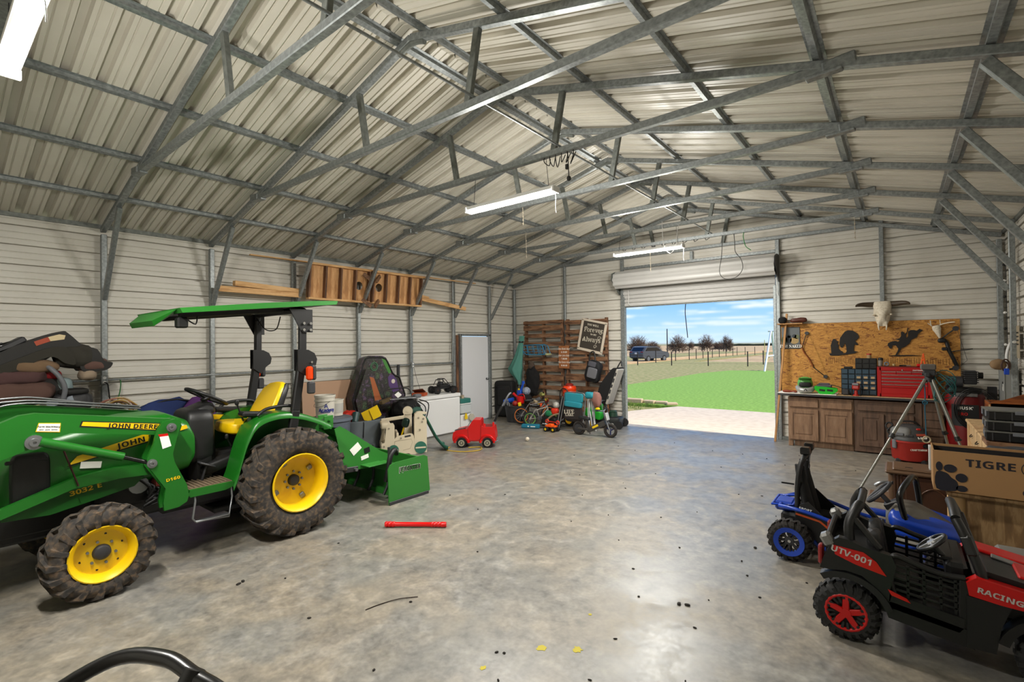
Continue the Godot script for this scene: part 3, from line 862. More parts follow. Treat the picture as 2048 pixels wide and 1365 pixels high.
func swing_set() -> void:
	var t = thing("swing_set", "white steel swing set end frame standing at the edge of the turf", "swing set", V(-6.6, -0.05, -35.4))
	var w = mat("swing_white", Color(0.85, 0.88, 0.90), 0.4)
	for x in [0.0, 5.0]:
		put("leg", G.new().cyl(V(x, 0, 1.75), V(x + 0.1, 2.55, 0.12), 0.06, -1, 8), w, t)
		put("leg", G.new().cyl(V(x, 0, -1.75), V(x + 0.1, 2.55, -0.12), 0.06, -1, 8), w, t)
		put("rung", G.new().cyl(V(x + 0.04, 0.95, 1.1), V(x + 0.04, 0.95, -1.1), 0.045, -1, 8), w, t)
	put("top_bar", G.new().cyl(V(-0.1, 2.58, 0), V(5.3, 2.58, 0), 0.06, -1, 8), w, t)
	put("rope", G.new().tube(soft(P3([-0.02, 2.0, 1.5, -0.05, 1.1, 1.4, -0.05, 0.55, 1.1, -0.05, 0.6, 0.6, 0, 0.9, 0.2]), 4), 0.02, 5), mat("rope_yellow", Color(0.78, 0.72, 0.45), 0.8), t)

# tyre with its axle along x, centred at the origin: carcass and moulded lugs
func tyre(g: G, R: float, rim: float, w: float, lugs: int, lh: float, lw: float, sweep: float) -> G:
	var h = w * 0.5
	g.lathe(P2([rim, -h * 0.72, rim + (R - rim) * 0.25, -h * 0.98, R - lh - 0.055, -h * 0.98, R - lh - 0.02, -h * 0.86, R - lh, -h * 0.5, R - lh, h * 0.5, R - lh - 0.02, h * 0.86, R - lh - 0.055, h * 0.98, rim + (R - rim) * 0.25, h * 0.98, rim, h * 0.72]), Vector3.ZERO, Vector3.RIGHT, 40)
	var pt = func(x: float, r: float, a: float) -> Vector3: return V(x, r * cos(a), r * sin(a))
	for s in [-1.0, 1.0]:
		for i in lugs:
			var a0 = TAU * (i + (0.5 if s > 0 else 0.0)) / lugs
			var prof = [[-0.04, R, 0.0], [h * 0.55, R - 0.004, 0.5], [h * 0.98, R - 0.03, 0.85], [h * 1.0, R - lh - 0.075, 1.0]]
			for k in 3:
				var p: Array = prof[k]
				var e: Array = prof[k + 1]
				var q = []
				for c in [[p, -1.0], [p, 1.0], [e, 1.0], [e, -1.0]]:
					var f: Array = c[0]
					var an: float = a0 + sweep * f[2] + c[1] * lw * 0.5 / R * (1.0 + 0.25 * f[2])
					q.append([pt.call(f[0] * s, f[1], an), pt.call(f[0] * s * 0.94, f[1] - lh - 0.012, an)])
				g.q(q[0][0], q[1][0], q[2][0], q[3][0], pt.call((p[0] + e[0]) * s * (0.3 if k < 2 else 1.0), R if k < 2 else 0.05, a0))
				g.q(q[0][0], q[0][1], q[3][1], q[3][0])
				g.q(q[1][0], q[1][1], q[2][1], q[2][0])
				if k == 0: g.q(q[0][0], q[1][0], q[1][1], q[0][1])
				if k == 2: g.q(q[2][0], q[3][0], q[3][1], q[2][1])
	return g

func side_text(s: String, h: float, m, parent: Node, p: Vector3, tilt := 0.0, stretch := 1.0) -> MeshInstance3D:
	return text(s, h, m, parent, p, V(0, 90, tilt), 0.002, "Droid Sans", true, "lettering", stretch)

func build_tractor() -> void:
	var green = mat("tractor_green", Color(0.09, 0.385, 0.095), 0.34)
	var dgreen = mat("tractor_green_dull", Color(0.085, 0.34, 0.09), 0.5)
	var yel = mat("tractor_yellow", Color(0.90, 0.74, 0.03), 0.38)
	var blk = mats.black
	var mud = tri_mat("mud", ramp_tex("mud", noise(71, 0.02, 5, FastNoiseLite.TYPE_SIMPLEX_SMOOTH, 15.0), 256, [0.0, Color(0.13, 0.125, 0.12), 0.45, Color(0.19, 0.18, 0.17), 0.60, Color(0.27, 0.235, 0.20), 0.75, Color(0.35, 0.285, 0.22), 1.0, Color(0.43, 0.36, 0.28)]), V(3.5, 3.5, 3.5), 0.9)
	var t = thing("tractor", "green compact tractor with yellow wheels, front loader and sun canopy", "tractor", V(-5.17, 0, -2.37))
	# --- wheels
	for s in [-1.0, 1.0]:
		var w = put("rear_wheel", tyre(G.new().at(V(s * 0.55, 0.5, 0)), 0.51, 0.27, 0.33, 20, 0.032, 0.045, 0.30 * (1.0)), mud, t, "large muddy lugged tyre on a yellow rim")
		var o = V(s * 0.55, 0.5, 0)
		var ax = V(s, 0, 0)
		put("rim", G.new().lathe(P2([0.262, -0.13, 0.285, -0.135, 0.285, -0.12, 0.25, -0.10, 0.235, -0.02, 0.235, 0.06, 0.25, 0.115, 0.272, 0.13, 0.276, 0.145, 0.266, 0.148, 0.255, 0.135, 0.243, 0.115, 0.226, 0.06, 0.226, -0.02, 0.16, -0.035, 0.10, -0.02, 0.0, -0.02]), o, ax, 36), yel, w)
		var hub = G.new().lathe(P2([0.0, 0.02, 0.04, 0.02, 0.052, 0.01, 0.055, -0.025]), o, ax, 20)
		put("hub", hub, mats.dark_grey, w)
		var bolts = G.new()
		for i in 8:
			var a = TAU * i / 8
			bolts.cyl(o + V(-s * 0.02, cos(a) * 0.085, sin(a) * 0.085), o + V(s * 0.002, cos(a) * 0.085, sin(a) * 0.085), 0.011, -1, 6)
		for i in 4:
			var a = TAU * i / 4 + 0.5
			bolts.box(o + V(-s * 0.02, cos(a) * 0.19, sin(a) * 0.19), V(0.03, 0.05, 0.05), 0.008, V(rad_to_deg(a), 0, 0))
		put("bolts", bolts, mats.steel, w)
		var f = put("front_wheel", tyre(G.new().at(V(s * 0.61, 0.326, 1.475)), 0.337, 0.195, 0.22, 17, 0.026, 0.036, 0.34), mud, t, "smaller muddy lugged tyre on a yellow rim")
		o = V(s * 0.61, 0.326, 1.475)
		put("rim", G.new().lathe(P2([0.19, -0.08, 0.21, -0.085, 0.18, -0.06, 0.165, 0.0, 0.172, 0.06, 0.195, 0.085, 0.20, 0.096, 0.192, 0.098, 0.182, 0.085, 0.16, 0.055, 0.154, 0.02, 0.135, 0.016, 0.10, 0.03, 0.07, 0.028, 0.0, 0.028]), o, ax, 32), yel, f)
		put("hub", G.new().lathe(P2([0.0, 0.062, 0.04, 0.06, 0.052, 0.05, 0.056, 0.025]), o, ax, 20), mats.dark_grey, f)
		bolts = G.new()
		for i in 6:
			var a = TAU * i / 6 + 0.3
			bolts.cyl(o + V(s * 0.025, cos(a) * 0.082, sin(a) * 0.082), o + V(s * 0.042, cos(a) * 0.082, sin(a) * 0.082), 0.01, -1, 6)
		put("bolts", bolts, mats.steel, f)
		var holes = G.new()
		for i in 6:
			var a = TAU * i / 6 - 0.2
			holes.cyl(o + V(s * 0.018, cos(a) * 0.125, sin(a) * 0.125), o + V(s * 0.0215, cos(a) * 0.125, sin(a) * 0.125), 0.008, -1, 8)
		put("rim_slots", holes, blk, f)
	# --- chassis
	put("transmission", G.new().box(V(0, 0.52, 0.0), V(0.36, 0.44, 0.62), 0.05).box(V(0, 0.48, 0.6), V(0.34, 0.26, 0.8), 0.04).cyl(V(-0.45, 0.5, 0), V(0.45, 0.5, 0), 0.13, -1, 16).box(V(0.0, 0.30, 0.35), V(0.5, 0.05, 0.5), 0.01), mats.dark_grey, t)
	var eng = put("engine", G.new().box(V(0, 0.66, 1.15), V(0.36, 0.34, 0.55), 0.03).box(V(0, 0.45, 1.4), V(0.30, 0.14, 1.2), 0.02), blk, t)
	put("alternator", G.new().cyl(V(0.16, 0.67, 1.16), V(0.26, 0.67, 1.16), 0.07, -1, 14).cyl(V(0.2, 0.60, 1.05), V(0.25, 0.60, 1.05), 0.05, -1, 12), mats.steel, eng)
	put("oil_filter", G.new().cyl(V(0.2, 0.65, 1.02), V(0.24, 0.74, 0.98), 0.05, -1, 12).box(V(0.24, 0.66, 1.0), V(0.06, 0.07, 0.11), 0.01), mat("rust_red", Color(0.46, 0.16, 0.10), 0.7), eng)
	var hose = G.new()
	for k in 5:
		hose.tube(soft(P3([0.19, 0.78 - k * 0.035, 1.25 - k * .02, 0.27, 0.70 - k * 0.03, 1.14 - k * 0.04, 0.26, 0.60 - k * 0.03, 1.05 + k * 0.02, 0.2, 0.55, 0.92 - k * 0.05]), 4), 0.011, 6)
	put("hoses", hose, blk, eng)
	put("front_axle", G.new().box(V(0, 0.34, 1.5), V(0.9, 0.11, 0.14), 0.02).cyl(V(0.42, 0.22, 1.5), V(0.42, 0.5, 1.5), 0.05).cyl(V(-0.42, 0.22, 1.5), V(-0.42, 0.5, 1.5), 0.05), blk, t)
	put("front_frame", G.new().box(V(0.16, 0.52, 1.75), V(0.04, 0.16, 0.6), 0.01).box(V(-0.16, 0.52, 1.75), V(0.04, 0.16, 0.6), 0.01).box(V(0, 0.55, 2.06), V(0.5, 0.2, 0.04), 0.01), blk, t)
	# --- hood: rounded sections along the length
	var rows = []
	for a in [[0.76, 0.285, 0.80, 1.06], [0.80, 0.295, 0.72, 1.16], [0.95, 0.30, 0.69, 1.235], [1.2, 0.30, 0.665, 1.235], [1.5, 0.292, 0.655, 1.21], [1.72, 0.28, 0.63, 1.165], [1.86, 0.255, 0.62, 1.09], [1.95, 0.21, 0.64, 0.98], [1.975, 0.16, 0.68, 0.90]]:
		var r = []
		var cy: float = (a[2] + a[3]) / 2
		for j in 28:
			var th = TAU * j / 28
			r.append(V(a[1] * pow(abs(cos(th)), 0.38) * sign(cos(th)), cy + (a[3] - a[2]) / 2 * pow(abs(sin(th)), 0.5) * sign(sin(th)), a[0]))
		rows.append(r)
	var hood = put("hood", G.new().grid(rows, true, true), green, t)
	for s in [-1.0, 1.0]:
		put("side_grille", G.new().sup(V(s * 0.262, 0.85, 1.80), V(0.09, 0.40, 0.21), 0.35, V(0, s * 5, 0)).box(V(s * 0.29, 1.0, 1.82), V(0.03, 0.025, 0.22), 0.006), blk, hood)
		put("yellow_stripe", G.new().ext(P2([1.60, 0.925, 1.55, 0.985, 1.15, 1.085, 0.83, 1.125, 0.82, 1.095, 1.1, 1.03]), 0.004, V(s * 0.301, 0, 0), V(0, 0, 1), V(0, 1, 0)), yel, hood)
		put("stripe_border", G.new().ext(P2([1.61, 0.915, 1.1, 1.02, 1.1, 1.03, 1.60, 0.925]), 0.004, V(s * 0.301, 0, 0), V(0, 0, 1), V(0, 1, 0)), mats.black_ink, hood)
		put("lower_shroud", G.new().ext(P2([1.12, 0.76, 1.35, 0.80, 1.75, 0.76, 1.93, 0.68, 1.95, 0.60, 1.7, 0.585, 1.45, 0.63, 1.3, 0.66, 1.2, 0.68]), 0.02, V(s * 0.295, 0, 0), V(0, 0, 1), V(0, 1, 0)), dgreen, hood)
		put("dealer_sticker", G.new().box(V(s * 0.304, 0.905, 1.47), V(0.004, 0.05, 0.125), 0.0, V(-9 * 1, 0, 0)), mats.white_ink, hood)
	side_text("JOHN DEERE", 0.042, mats.black_ink, hood, V(0.304, 1.055, 1.10), 10, 1.25)
	side_text("3032 E", 0.036, yel, hood, V(0.308, 0.725, 1.50), 9, 1.3)
	# --- operator station
	put("dash", G.new().sup(V(0, 0.98, 0.68), V(0.46, 0.52, 0.26), 0.45).box(V(0, 0.72, 0.66), V(0.42, 0.4, 0.22), 0.05).sup(V(0, 1.2, 0.64), V(0.3, 0.13, 0.24), 0.5, V(22, 0, 0)), blk, t)
	var sw = put("steering_wheel", G.new().tube(circ(V(0, 1.33, 0.565), 0.185, V(0, 0.88, -0.47).normalized(), 28), 0.0145, 8, true).cyl(V(0, 1.2, 0.62), V(0, 1.31, 0.575), 0.022).sup(V(0, 1.32, 0.57), V(0.1, 0.04, 0.1), 0.8, V(28, 0, 0)), blk, t)
	var spk = G.new()
	for i in 3:
		var p: Vector3 = circ(V(0, 1.33, 0.565), 0.18, V(0, 0.88, -0.47).normalized(), 3)[i]
		spk.bar(V(0, 1.315, 0.57), p, 0.03, 0.012, 0.003)
	sw.mesh = G.new().add(spk).tube(circ(V(0, 1.33, 0.565), 0.185, V(0, 0.88, -0.47).normalized(), 28), 0.0145, 8, true).cyl(V(0, 1.2, 0.62), V(0, 1.31, 0.575), 0.022).sup(V(0, 1.32, 0.57), V(0.1, 0.04, 0.1), 0.8, V(28, 0, 0)).mesh()
	put("floor_mat", tread_plate(V(0, 0.603, 0.70), 0.96, 0.34), mat("muddy_mat", Color(0.40, 0.34, 0.26), 0.9), t)
	put("platform", G.new().ext(P2([0.53, 0.56, 0.60, 0.54, 0.87, 0.54, 0.885, 0.57, 0.87, 0.60, 0.53, 0.60]), 1.02, V(0, 0, 0), V(0, 0, 1), V(0, 1, 0)), green, t)
	put("tunnel", G.new().box(V(0, 0.68, 0.5), V(0.30, 0.26, 0.55), 0.07).sup(V(0.17, 0.72, 0.5), V(0.18, 0.12, 0.42), 0.6, V(14, 0, 0)), blk, t)
	for x in [0.26, -0.26]: put("pedal", G.new().box(V(x, 0.74, 0.66), V(0.09, 0.02, 0.14), 0.008, V(-24, 0, 0)).cyl(V(x, 0.6, 0.7), V(x, 0.74, 0.66), 0.012, -1, 6), mats.dark_grey, t)
	# fenders
	for s in [-1.0, 1.0]:
		var arc = soft(P2([-0.42, 0.99, -0.29, 1.06, -0.10, 1.135, 0.08, 1.165, 0.24, 1.145, 0.34, 1.085, 0.41, 0.96, 0.45, 0.84, 0.50, 0.66, 0.535, 0.575]), 4)
		var rw = []
		for p in arc:
			rw.append([V(s * 0.26, p.y, p.x), V(s * 0.44, p.y, p.x), V(s * 0.49, p.y - 0.004, p.x), V(s * 0.515, p.y - 0.022, p.x), V(s * 0.52, p.y - 0.06, p.x + (0.02 if p.y < 1.0 and p.x > 0 else 0.0) * 0)])
		var fe = put("fender", G.new().grid(rw), green, t)
		var inner = []
		for p in arc: inner.append(p)
		inner.append(Vector2(0.40, 0.56)); inner.append(Vector2(-0.42, 0.60))
		put("inner_panel", G.new().ext(inner, 0.015, V(s * 0.265, -0.004, 0), V(0, 0, 1), V(0, 1, 0)), green, fe)
		put("grab_rail", G.new().tube(soft(P3([s * 0.46, 1.15, 0.30, s * 0.46, 1.205, 0.22, s * 0.46, 1.22, 0.05, s * 0.46, 1.20, -0.06, s * 0.46, 1.14, -0.09]), 5), 0.016, 8), blk, fe)
		put("console", G.new().box(V(s * 0.33, 1.15, 0.22), V(0.13, 0.05, 0.36), 0.015, V(-6, 0, 0)), blk, fe)
		put("warning_label", G.new().box(V(s * 0.274, 1.09, 0.36), V(0.006, 0.05, 0.14), 0.0, V(-8, 0, 0)), yel, fe)
	put("levers", G.new().cyl(V(0.3, 1.1, 0.36), V(0.31, 1.27, 0.42), 0.008, -1, 6).sup(V(0.31, 1.28, 0.42), V(0.035, 0.06, 0.035), 0.8).cyl(V(0.24, 0.86, 0.44), V(0.28, 0.96, 0.5), 0.008, -1, 6).sup(V(0.28, 0.97, 0.5), V(0.03, 0.05, 0.03), 0.8), blk, t)
	var linkage = G.new()
	for k in 6: linkage.cyl(V(0.28, 0.80 + 0.02 * k, 0.36 + 0.03 * (k % 3)), V(0.32, 0.86 + 0.012 * k, 0.44 - 0.02 * k), 0.012, -1, 6)
	put("control_linkage", linkage.box(V(0.29, 0.83, 0.40), V(0.06, 0.08, 0.08), 0.01), mats.dark_grey, t)
	# seat
	var st = put("seat", G.new().sup(V(0, 1.005, 0.24), V(0.46, 0.13, 0.42), 0.45, V(-5, 0, 0), 24, 12), yel, t, "yellow moulded seat")
	var br = []
	for a in [[1.00, 0.06, 0.20, 0.05], [1.08, 0.03, 0.225, 0.06], [1.18, -0.02, 0.22, 0.06], [1.28, -0.065, 0.205, 0.055], [1.36, -0.10, 0.18, 0.05], [1.41, -0.125, 0.13, 0.035], [1.425, -0.135, 0.05, 0.02]]:
		var r = []
		for j in 20:
			var th = TAU * j / 20
			r.append(V(a[2] * pow(abs(cos(th)), 0.5) * sign(cos(th)), a[0], a[1] + a[3] * pow(abs(sin(th)), 0.6) * sign(sin(th)) + 0.05 * pow(cos(th) * a[2] / 0.22, 2)))
		br.append(r)
	put("backrest", G.new().grid(br, true, true), yel, st)
	put("backrest_shell", G.new().at(V(0, 0, -0.03)).grid(br.slice(0, 6), true, true), blk, st)
	put("seat_base", G.new().box(V(0, 0.87, 0.16), V(0.34, 0.16, 0.32), 0.03), blk, st)
	# step
	put("step", G.new().tube(P3([0.48, 0.56, 0.83, 0.5, 0.50, 0.83, 0.53, 0.365, 0.86, 0.53, 0.335, 0.84, 0.53, 0.31, 0.58, 0.5, 0.47, 0.54, 0.48, 0.56, 0.54]), 0.009, 8).box(V(0.52, 0.33, 0.71), V(0.05, 0.012, 0.26), 0.003), mats.steel, t)
	# --- roll bar and canopy
	for s in [-1.0, 1.0]:
		var x: float = s * 0.49
		var rb = put("roll_bar_post", G.new().bar(V(x, 0.92, -0.01), V(x, 1.17, -0.05), 0.055, 0.085, 0.01, V(0, 0, 1)).bar(V(x, 1.16, -0.045), V(x, 1.72, -0.13), 0.055, 0.08, 0.01, V(0, 0, 1)).bar(V(x, 1.70, -0.125), V(x, 2.10, -0.13), 0.055, 0.07, 0.01, V(0, 0, 1)), blk, t)
		put("hinge_plate", G.new().ext(P2([-0.06, 1.56, -0.06, 1.77, -0.17, 1.765, -0.235, 1.73, -0.262, 1.67, -0.25, 1.61, -0.20, 1.575, -0.15, 1.50]), 0.012, V(x + s * 0.034, 0, 0), V(0, 0, 1), V(0, 1, 0)).ext(P2([-0.06, 1.56, -0.06, 1.77, -0.17, 1.765, -0.235, 1.73, -0.262, 1.67, -0.25, 1.61, -0.20, 1.575, -0.15, 1.50]), 0.012, V(x - s * 0.034, 0, 0), V(0, 0, 1), V(0, 1, 0)), blk, rb)
		for p in [[1.64, -0.20], [1.56, -0.17]]: put("hinge_bolt", G.new().cyl(V(x + s * 0.03, p[0], p[1]), V(x + s * 0.052, p[0], p[1]), 0.011, -1, 8), mats.chrome, rb)
		put("canopy_bracket", G.new().ext(P2([0.02, 2.17, -0.215, 2.17, -0.215, 1.94, -0.10, 1.94]), 0.012, V(x + s * 0.036, 0, 0), V(0, 0, 1), V(0, 1, 0)), blk, rb)
		for p in [[-0.19, 2.03], [-0.12, 2.03], [-0.19, 1.965], [-0.12, 1.965]]: put("bracket_bolt", G.new().cyl(V(x + s * 0.04, p[1], p[0]), V(x + s * 0.058, p[1], p[0]), 0.014, -1, 8), mats.chrome, rb)
		put("amber_light", G.new().box(V(x + s * 0.075, 1.53, -0.16), V(0.075, 0.14, 0.055), 0.018), mat("amber", Color(0.86, 0.24, 0.03), 0.25), rb, "orange warning lamp")
		put("lamp_housing", G.new().box(V(x + s * 0.06, 1.535, -0.20), V(0.085, 0.15, 0.05), 0.015).box(V(x + s * 0.065, 1.385, -0.18), V(0.06, 0.12, 0.07), 0.012), mats.dark_grey, rb)
	put("roll_bar_top", G.new().tube(soft(P3([-0.49, 2.05, -0.13, -0.49, 2.13, -0.13, -0.42, 2.165, -0.13, 0.42, 2.165, -0.13, 0.49, 2.13, -0.13, 0.49, 2.05, -0.13]), 5), 0.034, 8), blk, t)
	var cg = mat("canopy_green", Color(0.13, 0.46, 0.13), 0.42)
	var can = put("canopy", G.new().ext(P2([-0.47, 2.272, -0.46, 2.235, 0.94, 2.085, 0.96, 2.125, 0.3, 2.205, -0.2, 2.255]), 1.16, Vector3.ZERO, V(0, 0, 1), V(0, 1, 0)), cg, t, "green flat sun canopy with a dropped front lip")
	put("visor", G.new().q(V(-0.50, 2.085, 0.94), V(0.36, 2.085, 0.94), V(0.22, 1.985, 1.04), V(-0.42, 1.985, 1.04)).q(V(-0.50, 2.12, 0.955), V(0.50, 2.12, 0.955), V(0.24, 2.03, 1.06), V(-0.42, 2.03, 1.06)).q(V(0.24, 2.03, 1.06), V(-0.42, 2.03, 1.06), V(-0.42, 1.985, 1.04), V(0.22, 1.985, 1.04)).q(V(0.50, 2.12, 0.955), V(0.24, 2.03, 1.06), V(0.22, 1.985, 1.04), V(0.36, 2.085, 0.94)), cg, can)
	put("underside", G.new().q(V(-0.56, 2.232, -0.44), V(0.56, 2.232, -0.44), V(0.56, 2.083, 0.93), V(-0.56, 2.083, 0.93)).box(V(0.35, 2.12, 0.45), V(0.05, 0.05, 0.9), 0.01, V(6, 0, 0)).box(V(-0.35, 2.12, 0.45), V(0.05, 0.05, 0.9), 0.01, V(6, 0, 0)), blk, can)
	put("work_light", G.new().box(V(0.42, 2.01, 0.90), V(0.09, 0.09, 0.08), 0.012).tube(soft(P3([0.42, 2.04, 0.86, 0.44, 2.0, 0.80, 0.42, 2.07, 0.78]), 4), 0.006, 5), blk, can)
	put("wiring", G.new().tube(soft(P3([0.3, 2.1, 0.0, 0.1, 1.98, -0.05, -0.2, 1.99, -0.08, -0.45, 2.12, -0.1]), 5), 0.006, 5), blk, can)
	build_loader(t, green, yel)
	build_box_blade()

func tread_plate(c: Vector3, sx: float, sz: float) -> G:
	var g = G.new().box(c - V(0, 0.004, 0), V(sx, 0.008, sz))
	for i in 10: g.box(c + V(0, 0.004, -sz / 2 + (i + 0.5) * sz / 10), V(sx * 0.98, 0.012, sz / 26), 0.003)
	return g

func build_loader(t: Node3D, green, yel) -> void:
	for s in [-1.0, 1.0]:
		var x: float = s * 0.46
		var near: bool = s > 0
		var boom = put("loader_boom", G.new().ext(P2([0.94, 1.10, 0.925, 1.15, 0.945, 1.20, 1.0, 1.215, 1.70, 1.335, 1.80, 1.352, 1.88, 1.345, 2.0, 1.29, 2.8, 0.48, 2.7, 0.36, 1.97, 1.055, 1.87, 1.095, 1.79, 1.12, 1.72, 1.165, 1.62, 1.19, 1.05, 1.09]), 0.075, V(x, 0, 0), V(0, 0, 1), V(0, 1, 0)), green, t)
		put("boom_decal", G.new().ext(P2([1.56, 1.235, 1.55, 1.262, 1.08, 1.185, 1.11, 1.142]), 0.003, V(x + s * 0.0395, 0, 0), V(0, 0, 1), V(0, 1, 0)), yel, boom)
		put("decal_border", G.new().ext(P2([1.57, 1.227, 1.558, 1.27, 1.07, 1.19, 1.105, 1.134]), 0.002, V(x + s * 0.0385, 0, 0), V(0, 0, 1), V(0, 1, 0)), mats.black_ink, boom)
		put("dealer_plate", G.new().ext(P2([1.80, 1.225, 1.785, 1.285, 1.67, 1.27, 1.675, 1.205]), 0.003, V(x + s * 0.0395, 0, 0), V(0, 0, 1), V(0, 1, 0)), yel, boom)
		put("dealer_plate_face", G.new().ext(P2([1.795, 1.23, 1.782, 1.28, 1.674, 1.265, 1.679, 1.21]), 0.003, V(x + s * 0.041, 0, 0), V(0, 0, 1), V(0, 1, 0)), mats.white_ink, boom)
		if near:
			side_text("JOHN DEERE", 0.034, mats.black_ink, boom, V(x + 0.042, 1.19, 1.25), -9.5, 1.15)
			side_text("Farm Machinery", 0.012, mats.black_ink, boom, V(x + 0.043, 1.252, 1.732), -8, 0.9)
			side_text("sales   parts   service", 0.007, mats.black_ink, boom, V(x + 0.043, 1.232, 1.735), -8, 1.0)
		var tower = put("loader_tower", G.new().ext(P2([0.935, 1.19, 0.97, 1.06, 1.0, 0.93, 0.985, 0.86, 0.90, 0.66, 0.885, 0.57, 0.90, 0.52, 0.96, 0.49, 1.06, 0.485, 1.065, 0.55, 1.05, 0.66, 1.165, 0.86, 1.175, 0.92, 1.13, 1.03, 1.11, 1.13, 1.07, 1.20, 0.98, 1.215]), 0.03, V(x + s * 0.055, 0, 0), V(0, 0, 1), V(0, 1, 0)).ext(P2([0.935, 1.19, 0.97, 1.06, 1.0, 0.93, 0.985, 0.86, 0.90, 0.66, 0.885, 0.57, 0.90, 0.52, 0.96, 0.49, 1.06, 0.485, 1.065, 0.55, 1.05, 0.66, 1.165, 0.86, 1.175, 0.92, 1.13, 1.03, 1.11, 1.13, 1.07, 1.20, 0.98, 1.215]), 0.03, V(x - s * 0.06, 0, 0), V(0, 0, 1), V(0, 1, 0)), green, t)
		for p in [[1.01, 1.15], [1.142, 0.882]]:
			put("pivot_pin", G.new().lathe(P2([0.035, 0.0, 0.035, 0.012, 0.022, 0.014, 0.02, 0.024, 0.008, 0.024, 0.006, 0.016, 0.0, 0.016]), V(x + s * 0.07, p[1], p[0]), V(s, 0, 0), 16), mats.steel, tower)
		put("elbow_pin", G.new().lathe(P2([0.05, 0.0, 0.05, 0.02, 0.03, 0.022, 0.028, 0.034, 0.01, 0.034, 0.008, 0.02, 0.0, 0.02]), V(x + s * 0.038, 1.155, 1.807), V(s, 0, 0), 18), mats.steel, boom)
		put("warning_label", G.new().ext(P2([1.075, 1.085, 1.015, 1.085, 0.995, 1.0, 1.055, 0.985]), 0.003, V(x + s * 0.0715, -0.0, 0.015), V(0, 0, 1), V(0, 1, 0)), mats.white_ink, tower)
		put("label_header", G.new().ext(P2([1.085, 1.105, 1.02, 1.105, 1.015, 1.085, 1.075, 1.085]), 0.003, V(x + s * 0.0715, 0, 0.015), V(0, 0, 1), V(0, 1, 0)), mats.red_plastic, tower)
		if near: side_text("D160", 0.024, yel, tower, V(x + 0.072, 0.73, 1.0), 6, 1.3)
		put("lift_cylinder", G.new().cyl(V(x + s * 0.05, 1.155, 1.78), V(x + s * 0.05, 0.965, 1.32), 0.032, -1, 14), green, boom)
		put("cylinder_rod", G.new().cyl(V(x + s * 0.05, 0.965, 1.32), V(x + s * 0.05, 0.882, 1.142), 0.016, -1, 10), mats.black_gloss, boom)
		put("push_beam", G.new().ext(P2([1.05, 0.76, 1.06, 0.85, 1.34, 0.865, 1.58, 0.835, 1.95, 0.705, 2.15, 0.64, 2.15, 0.55, 1.95, 0.635, 1.58, 0.757, 1.3, 0.775]), 0.05, V(s * 0.345, 0, 0), V(0, 0, 1), V(0, 1, 0)), green, t)
		put("ratchet_strap", G.new().bar(V(x - s * 0.05, 1.12, 1.66), V(x - s * 0.06, 0.78, 1.56), 0.03, 0.006), mat("strap_red", Color(0.22, 0.08, 0.07), 0.9), boom)
	put("hydraulic_lines", G.new().tube(soft(P3([-0.36, 1.26, 1.0, -0.36, 1.35, 1.5, -0.36, 1.385, 1.8, -0.36, 1.33, 2.0, -0.36, 1.0, 2.3]), 5), 0.009, 6).tube(soft(P3([-0.39, 1.24, 1.0, -0.39, 1.37, 1.55, -0.39, 1.41, 1.8, -0.39, 1.35, 2.03, -0.39, 1.0, 2.35]), 5), 0.009, 6).tube(soft(P3([-0.33, 1.24, 1.0, -0.33, 1.33, 1.5, -0.33, 1.365, 1.8, -0.33, 1.3, 1.98, -0.33, 1.0, 2.25]), 5), 0.009, 6), mats.steel, t)
	# bucket, beyond the picture's left edge
	var prof = P2([2.66, 0.62, 2.72, 0.62, 2.74, 0.16, 2.80, 0.09, 3.35, 0.06, 3.35, 0.045, 2.78, 0.05, 2.68, 0.14])
	put("bucket", G.new().ext(prof, 1.55, Vector3.ZERO, V(0, 0, 1), V(0, 1, 0)).ext(P2([2.68, 0.6, 2.9, 0.56, 3.33, 0.06, 2.78, 0.06, 2.70, 0.16]), 0.02, V(0.765, 0, 0), V(0, 0, 1), V(0, 1, 0)).ext(P2([2.68, 0.6, 2.9, 0.56, 3.33, 0.06, 2.78, 0.06, 2.70, 0.16]), 0.02, V(-0.765, 0, 0), V(0, 0, 1), V(0, 1, 0)).box(V(0, 0.45, 2.66), V(1.0, 0.1, 0.08), 0.01), green, t)

